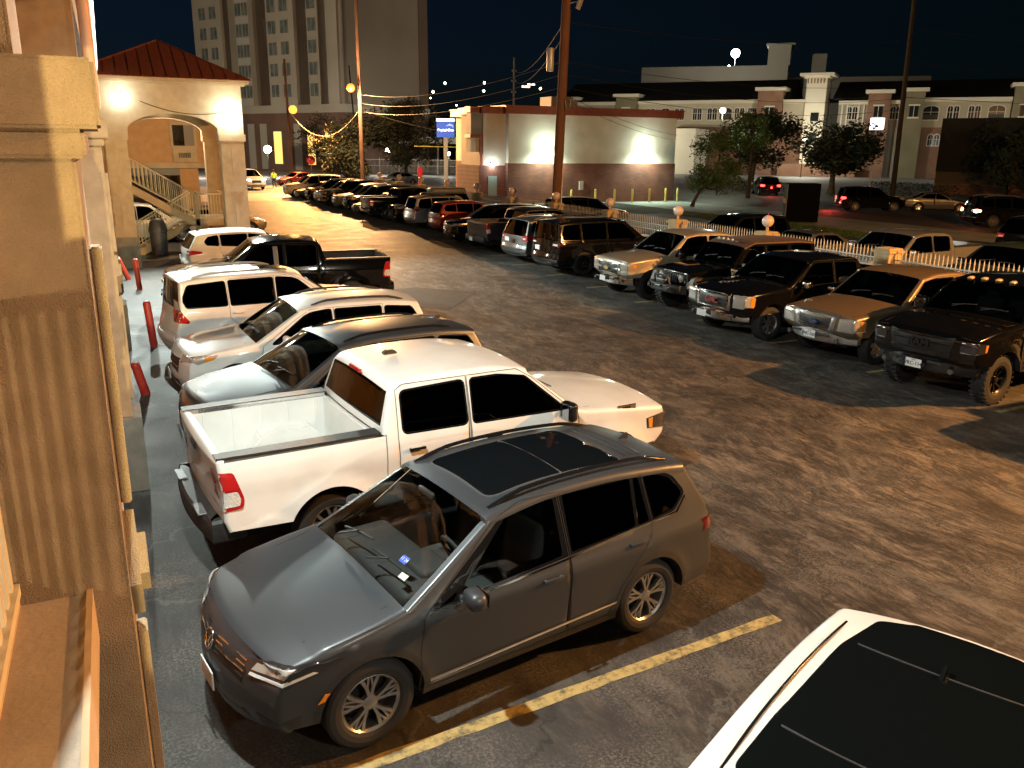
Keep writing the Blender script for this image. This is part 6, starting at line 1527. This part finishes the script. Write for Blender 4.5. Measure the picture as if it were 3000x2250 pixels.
# ---------------------------------------------------------------- trees
BARK = noisy('bark', (.035,.028,.02), (.07,.055,.04), 6, .95, bump=.6, bscale=20)
def leaf_mat(nm, c1, c2): return noisy(nm, c1, c2, 1.1, .8, detail=8)
LEAF = leaf_mat('leaves_dark', (.012,.022,.010), (.035,.055,.02)); LEAFG = leaf_mat('leaves_green', (.055,.11,.025), (.10,.18,.045)); LEAFO = leaf_mat('leaves_olive', (.035,.04,.018), (.07,.07,.032))
def tree(name, x, y, h, rad, zc, rz, label, m, n=4200, leaf=.16, trunk=.22, lean=(0,0), seed=1, clumps=26, sparse=1.):
    rn = random.Random(seed); r = empty(name, (x, y, 0), 0, label, 'tree')
    b = bmesh.new(); top = Vector((lean[0], lean[1], zc-rz*.35)); fork = Vector((lean[0]*.5, lean[1]*.5, max(.8, zc-rz*1.0)))
    tube(b, [(0,0,-.02),(lean[0]*.1,lean[1]*.1,fork.z*.3),(lean[0]*.3,lean[1]*.3,fork.z*.7),fork], trunk, 9, True, [trunk*1.5,trunk,trunk*.85,trunk*.8])
    cl = []
    for i in range(clumps):
        a = rn.random()*2*pi; q = math.sqrt(rn.random()); zz = rn.uniform(-.9,.95); k = math.sqrt(max(.1,1-zz*zz*.9))
        c = Vector((lean[0]+cos(a)*rad*q*k, lean[1]+sin(a)*rad*q*k, zc+zz*rz)); cl.append((c, rn.uniform(.18,.36)*rad))
        if i % 2 == 0:
            p1 = fork.lerp(c, .5) + Vector((rn.uniform(-.2,.2), rn.uniform(-.2,.2), -.12*rad)); tube(b, [fork, p1, c], .05, 6, True, [trunk*.5, trunk*.25, .02])
    obj('trunk', b, BARK, r, smooth=60); b = bmesh.new()
    for i in range(n):
        c, cr = cl[rn.randrange(len(cl))]; d = Vector((rn.gauss(0,1), rn.gauss(0,1), rn.gauss(0,.75))).normalized()*cr*(rn.random()**.45)*1.15
        p = c+d; u = Vector((rn.gauss(0,1), rn.gauss(0,1), rn.gauss(0,1))).normalized(); v = u.orthogonal().normalized(); w = leaf*rn.uniform(.6,1.4)
        b.faces.new([b.verts.new(q) for q in (p-u*w, p+v*w*.45, p+u*w, p-v*w*.45)])
    obj('crown', b, m, r, smooth='keep')
    return r
tree('oak_tree', 66.9, 65.7, 7.2, 4.1, 4.5, 2.0, 'wide dark oak standing before the apartment wall, right of the white tower', LEAF, 9000, .22, .30, seed=2, clumps=40)
tree('oak_tree', 67.5, 78.7, 7.2, 4.6, 5.2, 2.4, 'dark oak with a leaning trunk, left of the wide oak by the white tower', LEAF, 9000, .22, .30, (1.2,.6), seed=4, clumps=40)
tree('small_tree', 40.9, 54.2, 5.4, 2.6, 3.4, 1.9, 'small thin green tree at the right corner of the brick store', LEAFG, 5200, .12, .13, (1.3,-.6), seed=5, clumps=24)
tree('tall_tree', 53, 62, 7, 2.2, 5.8, 1.5, 'bright green lamplit tree top over the small tree', LEAFG, 3000, .14, .15, seed=8, clumps=20)
tree('leafy_tree', 24.1, 93.6, 7, 3.4, 3.8, 3.0, 'olive-lit round tree left of the tall wooden pole, before the hotel', LEAFO, 7500, .2, .2, seed=9, clumps=30)
tree('leafy_tree', 31.4, 95.7, 8.5, 4.6, 5.6, 3.0, 'broad green tree right of the tall wooden pole, before the hotel', LEAFO, 9000, .22, .25, seed=10, clumps=34)
tree('bare_tree', 24.0, 105, 7, 2.9, 5.0, 2.2, 'sparse orange-lit tree under the first street lamp', LEAFO, 1300, .16, .2, seed=12, clumps=20)
tree('dark_tree', 80, 56, 7, 3.6, 4.2, 2.6, 'dark bare-limbed tree before the unlit store', LEAF, 1800, .2, .22, seed=13, clumps=20)
tree('dark_tree', 74, 50, 6, 3.2, 3.6, 2.4, 'dark tree at the far right edge before the unlit store', LEAF, 2200, .2, .22, seed=14, clumps=20)
def shrub(x, y, w, d, h, label, m, n=1600, seed=1):
    rn = random.Random(seed); b = bmesh.new()
    for i in range(n):
        p = Vector((rn.uniform(-w/2,w/2), rn.uniform(-d/2,d/2), h*rn.random()**.7)); u = Vector((rn.gauss(0,1), rn.gauss(0,1), rn.gauss(0,1))).normalized(); v = u.orthogonal(); k = .09*rn.uniform(.6,1.4)
        b.faces.new([b.verts.new(q) for q in (p-u*k, p+v*k*.5, p+u*k, p-v*k*.5)])
    o = obj('hedge', b, m, None, smooth='keep'); o.location = (x, y, 0); return tag(o, label, 'hedge')
shrub(47.5, 112, 7, 2, 1.6, 'clipped dark hedge behind the yellow gate post', LEAF, 1600, 3); shrub(64, 73, 2.2, 9, 1.0, 'low dark hedge on the street island behind the black suv', LEAF, 1800, 4); shrub(72, 60, 3, 10, 1.3, 'dark hedge along the street right of the wide oak', LEAF, 1800, 5)

# ---------------------------------------------------------------- poles, wires, signs
WOOD = noisy('pole_wood', (.10,.045,.025), (.16,.075,.042), 3, .9, stretch=(6,6,.4), bump=.5, bscale=20); WOODD = noisy('pole_wood_dark', (.018,.014,.010), (.03,.024,.018), 3, .9, stretch=(6,6,.4))
METG = mat('metal_grey', (.42,.43,.44), .45, .4)
def pole(x, y, h, r0, r1, lean, label, m=WOOD, name='utility_pole'):
    e = empty(name, (x, y, 0), 0, label, 'utility pole'); b = bmesh.new(); n = 10
    tube(b, [(lean[0]*i/n, lean[1]*i/n, h*i/n-.05) for i in range(n+1)], r0, 14, True, [lerp(r0, r1, i/n) for i in range(n+1)]); obj('post', b, m, e, smooth=60); return e
bp = pole(20.75, 38.9, 13.5, .26, .21, (.35,-.1), 'big reddish wooden utility pole standing at the fence')
b = bmesh.new(); lathe(b, [(0,9.05),(.16,9.04),(.18,8.98),(.18,8.0),(.15,7.95),(0,7.95)], 16, 'Z', (-.27,.42,0)); obj('transformer', b, METG, bp, smooth=40)
b = bmesh.new(); tube(b, [(.2,-.1,11.0),(.55,-.7,11.05)], .025, 6); rbox(b, (.62,-.8,11.0), (.28,.16,.62), .04, 2, Euler((.3,.1,.6)).to_matrix()); obj('antenna_panel', b, METG, bp)
b = bmesh.new(); tube(b, [(.23,-.18,0),(.24,-.2,7.2)], .035, 6); obj('conduit', b, METG, bp)
b = bmesh.new()
for z in (7.2,7.8,8.4,9.6,10.2): lathe(b, [(0,z+.1),(.04,z+.09),(.05,z),(.02,z-.05)], 8, 'Z', (.22,-.24,0))
tube(b, [(.25,-.28+.35*(cos(a*pi/8)-1)*-.0+.28*cos(a*pi/8)-.3, 6.6+.5*sin(a*pi/8)) for a in range(8,17)], .02, 5); obj('insulator', b, mat('insulator', (.25,.24,.22), .4), bp)
p2 = pole(22.9, 83.5, 20, .21, .15, (.0,.1), 'tall wooden pole with an orange lamp in front of the hotel')
p1 = pole(19.4, 101, 13.5, .17, .12, (-.1,.3), 'wooden pole carrying the lower, brighter orange lamp')
p3 = pole(58.0, 50.3, 16, .21, .15, (-.9,-.4), 'dark leaning utility pole at the right by the street', WOODD)
p4 = pole(47.3, 100.5, 15, .15, .11, (0,0), 'thin distant pole with insulators, left of the big reddish pole', noisy('pole_concrete', (.10,.10,.09), (.15,.15,.13), 3, .8))
b = bmesh.new()
for z in (10.9,12.2,13.4):
    for q in (-1,1): lathe(b, [(0,.12),(.08,.1),(.1,-.08),(0,-.1)], 8, 'Z', (.25*q,0,z))
obj('insulator', b, MATS['insulator'], p4)
p5 = pole(26.8, 99, 13, .11, .08, (-.7,.3), 'thin dark pole between the two lamp poles', WOODD)
def lamp_arm(e, z, dx, dy, m, rad=.26):
    b = bmesh.new(); tube(b, [(0,0,z+.2),(dx*.5,dy*.5,z+.35),(dx,dy,z+.2)], .04, 6); obj('lamp_arm', b, METG, e)
    b = bmesh.new(); lathe(b, [(.0,z+.30),(.16,z+.28),(.26,z+.10)], 14, 'Z', (dx,dy,0)); obj('lamp_hood', b, METG, e, smooth=40)
    b = bmesh.new(); sphere(b, (dx,dy,z), rad, 16, 10); obj('lamp_globe', b, m, e, smooth=True)
SOD = emis('lamp_sodium', (1.,.24,.03), 2.); SOD2 = emis('lamp_sodium_core', (1.,.30,.04), 2.4)
lamp_arm(p1, 8.0, .1, -2.0, SOD2, .46); lamp_arm(p2, 9.5, -1.1, -.9, SOD, .40)
W = 'overhead wires'
bigz = Vector((20.95, 38.8, 0))
for z, dst, sag, lab in ((7.2,(58,50,7.6),.9,'lower overhead wire from the big pole to the dark leaning pole'),(7.8,(58,50,8.4),.8,'second overhead wire from the big pole to the dark leaning pole'),(8.4,(57.8,50,9.4),.7,'third overhead wire from the big pole to the dark leaning pole'),(10.2,(57.6,50,12.6),.6,'upper overhead wire from the big pole to the dark leaning pole'),
        (6.9,(43.9,60.8,5.4),.3,'service wire dropping from the big pole to the store corner'),(6.7,(43.9,60.8,5.0),.35,'lower service wire dropping from the big pole to the store corner'),
        (7.2,(22.9,83.5,7.4),.7,'lower overhead wire running back to the tall lamp pole'),(7.8,(22.9,83.5,8.2),.8,'second overhead wire running back to the tall lamp pole'),(8.4,(22.9,83.5,9.0),.8,'third overhead wire running back to the tall lamp pole'),(10.2,(47.3,100.5,13.4),1.0,'upper overhead wire to the thin distant pole'),(9.6,(47.3,100.5,12.2),1.0,'lower overhead wire to the thin distant pole')):
    cable('wire', bigz+Vector((0,0,z)), dst, sag, .013, lab, grp=W)
cable('wire', (22.8,83.4,7.6), (19.3,100.2,7.9), 2.6, .03, 'slack orange-lit cable drooping between the two lamp poles', mat('cable_pale', (.45,.38,.28), .5), grp=W)
cable('wire', (22.9,83.5,7.6), (47,95,5.2), .8, .02, 'pale cable from the tall lamp pole toward the blue sign', MATS['cable_pale'], grp=W)
cable('wire', (57.2,49.9,13.4), (110,20,12), 1.5, .02, 'upper wire running right from the dark leaning pole', grp=W); cable('wire', (57.3,50,11.0), (110,20,10.2), 1.5, .02, 'lower wire running right from the dark leaning pole', grp=W)
cable('wire', (57.6,50,8.4), (110,10,9.0), 1.2, .02, 'lowest wire running right from the dark leaning pole', grp=W)
# blue bank sign on its grey pole
r = empty('pole_sign', (33.8, 89.1, 0), radians(-25), 'lit blue bank sign on a grey pole beside the yellow gate frame', 'sign')
b = bmesh.new(); bx(b, -.22,.22,-.2,.2,0,5.2); obj('post', b, METG, r)
b = bmesh.new(); bx(b, -.95,.95,-.25,.25,5.2,7.0); s_ = obj('sign_box', b, emis('sign_blue_lit', (.03,.09,.42), .9), r)
b = bmesh.new(); bx(b, -.97,.97,-.27,.27,6.85,7.15); obj('sign_top', b, emis('sign_white_lit', (.85,.88,1.), 1.6), r)
text_obj('sign_text', 'Capital One', .36, facing((0,-.26,5.95), (0,-1,0)), emis('sign_letters_lit', (.9,.93,1.), 2.2), s_, .01, .008)
b = bmesh.new(); prism(b, [(.0,6.35),(.45,6.62),(.82,6.48),(.86,6.2),(.70,6.38),(.40,6.42)], -.27, -.255, 'Y'); obj('sign_swoosh', b, emis('sign_swoosh_lit', (.25,.35,.8), 1.2), s_)
# yellow gate frame
YL = noisy('gate_yellow', (.50,.48,.10), (.58,.56,.15), 4, .5)
r = empty('height_bar', (31.2, 79.0, 0), radians(-20), 'yellow-green height bar on a post by the store drive-through', 'barrier'); b = bmesh.new(); tube(b, [(0,0,0),(0,0,4.3)], .07, 8); obj('post', b, YL, r); b = bmesh.new(); tube(b, [(0,0,4.2),(-4.2,0,4.25)], .045, 8); obj('bar', b, YL, r)
r = empty('red_sign_post', (29.9, 86.5, 0), 0, 'red sign stand beside the yellow height bar', 'sign'); b = bmesh.new(); bx(b, -.16,.16,-.12,.12,0,1.3); obj('post', b, mat('post_pink', (.42,.06,.08), .5), r); b = bmesh.new(); bx(b, -.25,.25,-.08,.08,1.3,2.1); obj('panel', b, mat('post_red', (.55,.03,.05), .5), r)
r = empty('stop_sign', (21.0, 98.0, 0), radians(-20), 'small red stop sign behind the row of far cars', 'sign'); b = bmesh.new(); tube(b, [(0,0,0),(0,0,2.9)], .04, 6); obj('post', b, METG, r)
b = bmesh.new(); prism(b, [(.5*cos(pi/8+k*pi/4), 2.6+.5*sin(pi/8+k*pi/4)) for k in range(8)], -.06, -.045, 'Y'); s_ = obj('octagon', b, mat('stop_red', (.60,.02,.02), .4), r); text_obj('sign_text', 'STOP', .30, facing((0,-.07,2.6), (0,-1,0)), mat('stop_white', (.8,.8,.8), .4), s_, .005)
# dark kiosk behind the fence
r = empty('dark_kiosk', (39.0, 40.6, 0), radians(-35), 'tall dark cabinet standing beyond the fence near the globe', 'cabinet'); b = bmesh.new(); wbox(b, -.95,.95,-.7,.7,.05,2.35,.02); obj('cabinet', b, mat('kiosk_black', (.003,.003,.003), .95, spec=.05), r); b = bmesh.new(); wbox(b, -1.02,-.95,-.6,.6,.05,2.3,.01); obj('side_panel', b, CONC2, r); b = bmesh.new(); rbox(b, (-1.1,-.45,1.3), (.2,.2,.3), .04, 2); obj('meter', b, CONC, r)
# white lit sign on the apartment side, pale block
r = empty('lightbox_sign', (80.0, 72.8, 0), radians(-55), 'blank glowing white sign beside the dark leaning pole', 'sign'); b = bmesh.new(); bx(b, -.75,.75,-.1,.1,6.6,7.9); obj('sign_box', b, emis('lightbox_lit', (.9,.88,1.), 1.8), r); b = bmesh.new(); bx(b, -.1,.1,-.1,.1,0,6.6); obj('post', b, METG, r); b = bmesh.new(); bx(b, -.6,.6,-.08,.08,5.4,6.5); obj('lower_panel', b, mat('panel_lilac', (.20,.19,.22), .6), r)
# metal fence beyond the trees
r = empty('iron_fence', (44, 128, 0), radians(-25), 'distant pale iron fence under the hotel trees', 'fence')
for i in range(9): b = bmesh.new(); bx(b, -12+3*i-.06, -12+3*i+.06, -.06,.06,0,2.4); obj('post', b, HL, r)
b = bmesh.new()
for i in range(120): bx(b, -12+.2*i-.02, -12+.2*i+.02, -.02,.02,.1,2.2)
obj('pickets', b, HL, r); b = bmesh.new(); bx(b, -12,12,-.03,.03,2.1,2.2); bx(b, -12,12,-.03,.03,1.2,1.26); obj('rail', b, HL, r)
r = empty('low_canopy', (45, 131, 0), radians(-25), 'pale canopy edge behind the distant iron fence', 'canopy'); b = bmesh.new(); bx(b, -10,10,0,6,4.6,5.6); obj('canopy_roof', b, HL, r)
for x in (-9.5,-3,3,9): b = bmesh.new(); bx(b, x,x+.3,0,.3,0,4.6); obj('post', b, HB, r)

# ---------------------------------------------------------------- the person in the yellow jacket
def skin_mesh(nodes, edges, sub=2):
    me = bpy.data.meshes.new('fig'); me.from_pydata([n[:3] for n in nodes], edges, []); o = bpy.data.objects.new('fig', me); COL.objects.link(o)
    o.modifiers.new('s', 'SKIN'); me_sk = me.skin_vertices[0].data
    for i, n in enumerate(nodes): me_sk[i].radius = (n[3], n[4] if len(n) > 4 else n[3])
    me_sk[0].use_root = True
    sb = o.modifiers.new('u', 'SUBSURF'); sb.levels = sub; sb.render_levels = sub
    dg = bpy.context.evaluated_depsgraph_get(); out = bpy.data.meshes.new_from_object(o.evaluated_get(dg)); bpy.data.objects.remove(o); return out
N = [(0,0,.95,.15,.11),(0,0,1.15,.14,.10),(0,0,1.38,.17,.11),(0,0,1.50,.07,.07),(0,.0,1.58,.06,.06),(0,.01,1.66,.085,.10),(0,.01,1.75,.06,.075),
     (-.10,0,.86,.10,.10),(-.11,.08,.48,.065,.065),(-.11,-.02,.09,.045,.045),(-.12,.10,.03,.04,.04), (.10,0,.86,.10,.10),(.11,.02,.48,.065,.065),(.12,-.16,.10,.045,.045),(.13,-.06,.03,.04,.04),
     (-.20,0,1.42,.06,.06),(-.25,-.02,1.15,.05,.05),(-.24,.06,.92,.04,.04),(-.24,.09,.83,.04,.025),(.20,0,1.42,.06,.06),(.26,-.05,1.15,.05,.05),(.25,.02,.92,.04,.04),(.25,.04,.83,.04,.025)]
E_ = [(0,1),(1,2),(2,3),(3,4),(4,5),(5,6),(0,7),(7,8),(8,9),(9,10),(0,11),(11,12),(12,13),(13,14),(2,15),(15,16),(16,17),(17,18),(2,19),(19,20),(20,21),(21,22)]
me = skin_mesh(N, E_); pr = link('person', me, noisy('skin_tone', (.25,.14,.09), (.28,.16,.10), 8, .6)); me.materials.append(mat('trousers_dark', (.02,.022,.035), .8))
for p in me.polygons:
    p.use_smooth = True
    if p.center.z < .97: p.material_index = 1
for hand in (-1, 1):
    b = bmesh.new()
    for k in range(4): tube(b, [(hand*.245+(k-1.5)*.008*0, .06+.018*k, .83),(hand*.245, .065+.018*k, .77-.005*(k==0)),(hand*.24, .07+.016*k, .735)], .009, 5)
    tube(b, [(hand*.235,.05,.86),(hand*.225,.035,.81),(hand*.225,.04,.785)], .010, 5); o = obj('fingers', b, MATS['skin_tone'], pr, smooth=True)
pr.location = (15.4, 90.0, 0); pr.rotation_euler = (0,0,radians(20)); tag(pr, 'person in a fluorescent yellow jacket and dark trousers walking in the lane', 'person')
J = [(0,0,.86,.18,.14),(0,0,1.12,.19,.14),(0,0,1.40,.19,.13),(0,0,1.50,.10,.09),(-.20,0,1.42,.085,.085),(-.27,-.02,1.15,.075,.075),(-.25,.06,.93,.06,.06),(.20,0,1.42,.085,.085),(.28,-.05,1.15,.075,.075),(.26,.02,.93,.06,.06)]
me = skin_mesh(J, [(0,1),(1,2),(2,3),(2,4),(4,5),(5,6),(2,7),(7,8),(8,9)]); o = link('jacket', me, noisy('jacket_fluorescent', (.55,.75,.05), (.62,.85,.08), 10, .6), pr); me.polygons.foreach_set('use_smooth', [True]*len(me.polygons))
b = bmesh.new(); sphere(b, (0,-.005,1.70), .105, 14, 10, (.86,1.0,1.05)); o = obj('hair', b, mat('hair_dark', (.012,.010,.009), .7), pr, smooth=True)
# ---------------------------------------------------------------- lamps, sky, camera
def lamp(kind, loc, power, color, size=.2, aim=None, spot=None, blend=.5):
    l = bpy.data.lights.new('lamp_light', kind); l.energy = power; l.color = color
    if kind in ('POINT', 'SPOT'): l.shadow_soft_size = size
    if kind == 'SPOT': l.spot_size = radians(spot); l.spot_blend = blend
    o = bpy.data.objects.new('lamp_light', l); COL.objects.link(o); o.location = loc
    if aim: o.rotation_euler = (Vector(aim)-Vector(loc)).to_track_quat('-Z', 'Y').to_euler()
    return o
WHITE = (.88,1.,.93); ORANGE = (1.,.43,.11); WARM = (1.,.78,.40)
FL = emis('lamp_flood', (.85,1.,.97), 70.)
def flood(name, loc, label, aim, s=(.36,.10,.26), m=FL, cat='floodlight', grp=None):
    d = (Vector(aim)-Vector(loc)); r = empty(name, loc, atan2(d.y, d.x)-pi/2, label, cat, grp)
    b = bmesh.new(); rbox(b, (0,-.06,0), (s[0]*.8,s[1],s[2]*.8), .03, 2); obj('housing', b, METG, r)
    b = bmesh.new(); rbox(b, (0,.02,-.02), (s[0], .08, s[2]), .035, 3); obj('lens', b, m, r)
    return r
Y0 = 33.
flood('floodlight', (.66,Y0-.22,5.88), 'blue-white floodlight at the left shoulder of the arch', (2,20,0), (.40,.12,.20)); flood('floodlight', (4.24,Y0-.22,5.36), 'glaring white floodlight on the right pillar of the arch', (6,20,0), (.42,.12,.55))
lamp('SPOT', (.70,Y0-.42,5.84), 3800, WHITE, .12, (4,18,0), 150, .6); lamp('SPOT', (4.24,Y0-.42,5.30), 5200, WHITE, .14, (7,19,0), 160, .6)
lamp('POINT', (4.24,Y0-.62,5.42), 45, (1.,.97,.70), .15); lamp('POINT', (.75,Y0-.55,5.9), 10, (.85,.97,1.), .12)
flood('wall_lamp', (2.3,38.4,5.7), 'unseen lamp added under the tower roof to light the rear wing', (2.3,47,3), (.3,.12,.2), emis('lamp_warm', (1.,.8,.5), 10.), 'wall lamp'); lamp('POINT', (2.3,39.6,5.3), 520, (1.,.82,.56), .15)  # added light, fixture out of sight, for the wing behind the arch
# wall flood over the near stalls and a warm eave lamp, both just above the frame
flood('floodlight', (.22,5.7,6.6), 'wall floodlight above the parked cars, out of frame', (5,5.5,0)); lamp('SPOT', (.42,5.7,6.48), 2050, (.92,1.,.93), .08, (4.5,6.6,0), 165, .5)
fl = pole(7.0, -9.5, 8, .12, .09, (0,0), 'unseen fill lamp on a pole, added behind the viewer', MATS['pole_concrete']); lamp_arm(fl, 7.4, -.5, .8, emis('lamp_area', (1.,.97,.85), 40.)); lamp('POINT', (6.5,-8.5,7.2), 2800, (1.,.88,.68), .25)  # added fill light, unseen, for the near column and nearest cars
flood('wall_lamp', (-.06,-12.3,4.0), 'yellow lamp on the wall behind the viewer, out of frame', (0,3,4.4)); lamp('SPOT', (-.032,-12,3.95), 14000, (1.,.78,.34), .012, (-.02,3.1,3.6), 10.5, .2)
# street lamp off to the right behind the fence: the orange light over the lane
sl = pole(25.5, 1.5, 10.5, .16, .12, (0,0), 'street lamp pole behind the fence, out of frame to the right'); lamp_arm(sl, 9.6, -1.2, .3, SOD)
lamp('POINT', (24.3,1.8,9.3), 42000, ORANGE, .22)
lamp('SPOT', (19.5,98.5,7.5), 42000, ORANGE, .28, (9.5,58,0), 128, .5); lamp('SPOT', (21.7,82.3,9.0), 20000, ORANGE, .28, (12,62,0), 140, .6); lamp('POINT', (21.7,82.2,9.3), 17000, (1.,.64,.34), .28)
# warm walkway lamp behind the viewer: it throws the railing's bars on the column
flood('wall_lamp', (-1.98,-.5,3.9), 'warm walkway wall lamp behind the viewer, out of frame', (2,-.4,3.5), (.2,.12,.3), emis('lamp_warm', (1.,.8,.5), 10.), 'wall lamp'); lamp('POINT', (-1.78,-.5,3.74), 230, (1.,.74,.42), .05)
# store wall packs
for i, x in enumerate((31.5, 40.7)):
    flood('wall_lamp', (x,60.75,4.42), 'greenish wall lamp on the white store wall, %s' % ('left, by the wooden pole' if i == 0 else 'right half'), (x,50,3), (.40,.14,.34), emis('lamp_wallpack', (.80,1.,.78), 45.), 'wall lamp', 'wall lamps of the store')
    lamp('SPOT', (x,60.30,4.3), 1500, (.80,1.,.76), .10, (x,60.9,0), 150, .8); lamp('POINT', (x,60.0,4.4), 220, (.84,1.,.80), .10)
flood('wall_lamp', (27.1,61.3,2.98), 'small white lamp over the side brick wall of the store', (27.1,50,2), (.22,.12,.2), FL, 'wall lamp'); lamp('POINT', (27.1,60.95,2.85), 60, WHITE, .06)
# lamps standing by the apartments and the hotel
def area_lamp(x, y, h, label, power, col=(1.,.93,.72), gl=None, r=.25):
    e = empty('street_lamp', (x, y, 0), 0, label, 'street lamp'); b = bmesh.new(); tube(b, [(0,0,0),(0,0,h-.2)], .06, 8); obj('post', b, WOODD, e); b = bmesh.new(); sphere(b, (0,0,h), r, 14, 8); obj('lamp_globe', b, gl or emis('lamp_area', (1.,.97,.85), 40.), e, smooth=True)
    lamp('POINT', (x, y, h-.5), power, col, .25)
area_lamp(79, 122.0, 7.2, 'double-headed white lot lamp above the bright green tree top', 5200); area_lamp(101, 106, 6.0, 'lot lamp hidden behind the dark oaks', 5200); area_lamp(118, 80, 6.0, 'lot lamp before the right wing of the apartments', 3600)
area_lamp(112.5, 141, 15.5, 'unseen lamp added behind the apartment roof to brighten the parking structure', 6500, (1.,.95,.80)); area_lamp(53.0, 66.5, 7.8, 'lamp glowing above the green tree top', 1400, (.9,1.,.7))  # the lamp behind the apartment roof is added to brighten the parking structure
area_lamp(19.8, 119, 3.6, 'white globe lamp in the fork of the bare tree', 900, (1,.9,.8), None, .5); area_lamp(37, 121, 3.6, 'white globe lamp before the iron fence', 1300, (1,.92,.8), None, .35); area_lamp(-6, 118, 9, 'unseen lamp added behind the stair tower to brighten the hotel', 17000, (1.,.86,.64)); area_lamp(13, 116, 5.0, 'bright lamp under the porch roof', 2600, (1,.88,.85), None, .3)  # the lamp behind the stair tower is unseen, added to lift the hotel facade
area_lamp(46, 120, 3.2, 'small lamp among the hotel trees', 900, (1,.95,.8), None, .22)
lamp('POINT', (48.6,47.9,.8), 90, (1.,.06,.04), .1); lamp('POINT', (57.9,64.3,.9), 60, (1.,.06,.04), .1)
# distant lights on the skyline
for i, (px, z) in enumerate(((1263,14.5),(1298,16.3),(1411,16.6),(1409,14.9),(1572,15.2),(1256,11.0),(1330,9.6))):
    D = 260.; x = (px-1500)/2553*D; t = .9041*x+.4274*D; s = -.4274*x+.9041*D
    b = bmesh.new(); zz = 4.36+(428-[280,256,254,276,268,297,316][i])/2553*D; sphere(b, (0,0,0), .34 if i < 5 else .22, 10, 6); o = obj('distant_lamp', b, emis('lamp_distant', (1.,.95,.55), 14.), None, smooth=True); o.location = (t, s, zz); tag(o, ['pale distant light at the hotel edge','second distant light right of the hotel','upper light of the distant stacked pair','lower light of the distant stacked pair','distant light left of the big reddish pole','faint lowest light near the hotel edge','faint light above the store roof'][i], 'light', 'distant lights on the skyline')
b = bmesh.new(); bx(b, -1.2,1.2,-.2,.2,0,.5); bx(b, .6,2.8,-.2,.2,.7,1.1); o = obj('roof_sign', b, emis('lamp_red_sign', (1.,.45,.25), 5.), None); o.location = (.9041*3+.4274*255, -.4274*3+.9041*255, 20.6); tag(o, 'small glowing orange sign on the dark skyline', 'sign')
r = empty('roof_floodlight', (129.75, 159.9, 21.6), 0, 'blinding white floodlight on the parking structure roof', 'floodlight'); b = bmesh.new(); tube(b, [(0,0,0),(0,0,2.8)], .1, 6); obj('post', b, METG, r); b = bmesh.new(); sphere(b, (0,0,3.2), .95, 16, 10); obj('lamp_globe', b, emis('lamp_stadium', (.93,.95,1.), 120.), r, smooth=True)
for dx, lab in ((-17, 'left of the blinding floodlight'), (-1.6, 'below the blinding floodlight')):
    b = bmesh.new(); sphere(b, (0,0,0), .28, 10, 6); o = obj('roof_lamp', b, FL, None, smooth=True); o.location = (129.5+dx*.62, 159-dx*.78, 22.0); tag(o, 'small white lamp on the parking structure roof ' + lab, 'light')
# soft residential hills of dark trees behind everything
b = bmesh.new(); rn = random.Random(5); prev = None
for i in range(161):
    a = lerp(-1.2, 2.6, i/160); R = 330.; x, y = R*cos(a), R*sin(a); h = 11+4*sin(i*.21)+3*rn.random()
    cur = [b.verts.new((x, y, -1)), b.verts.new((x*1.02, y*1.02, h)), b.verts.new((x*1.1, y*1.1, -1))]
    if prev:
        for k in (0,1): b.faces.new((prev[k], cur[k], cur[k+1], prev[k+1]))
    prev = cur
tag(obj('hills', b, noisy('far_trees', (.006,.009,.006), (.012,.016,.010), .2, .95)), kind='structure')

w = bpy.data.worlds.new('World'); SC.world = w; w.use_nodes = True; nt = w.node_tree; bg = nt.nodes['Background']
sky = nt.nodes.new('ShaderNodeTexSky'); sky.sky_type = 'NISHITA'; sky.sun_disc = False; sky.sun_elevation = radians(-6.); sky.sun_rotation = radians(-12); sky.air_density = 1.; sky.dust_density = 1.5; sky.ozone_density = 4.
mx = nt.nodes.new('ShaderNodeMixRGB'); mx.inputs[0].default_value = .45; mx.inputs[2].default_value = (.004,.0095,.010,1); nt.links.new(sky.outputs[0], mx.inputs[1]); nt.links.new(mx.outputs[0], bg.inputs[0]); bg.inputs[1].default_value = .6
cd = bpy.data.cameras.new('camera'); cam = bpy.data.objects.new('camera', cd); COL.objects.link(cam); SC.camera = cam
cd.sensor_width = 36; cd.sensor_fit = 'HORIZONTAL'; cd.lens = 36*2456.6/3000; cd.clip_start = .05; cd.clip_end = 2000
cam.matrix_world = Matrix.Translation((0,0,4.363)) @ Matrix.Rotation(radians(-25.3), 4, 'Z') @ Matrix.Rotation(radians(90)-.27642, 4, 'X') @ Matrix.Rotation(.0113, 4, 'Z')
SC.view_settings.view_transform = 'Standard'; SC.view_settings.look = 'None'; SC.view_settings.exposure = .28; SC.view_settings.gamma = 1
SC.render.engine = 'CYCLES'; cy = SC.cycles; cy.use_denoising = True; cy.max_bounces = 6; cy.diffuse_bounces = 3; cy.glossy_bounces = 3; cy.transparent_max_bounces = 10; cy.sample_clamp_indirect = 4.; cy.sample_clamp_direct = 30.; cy.use_light_tree = True; cy.caustics_reflective = False; cy.caustics_refractive = False
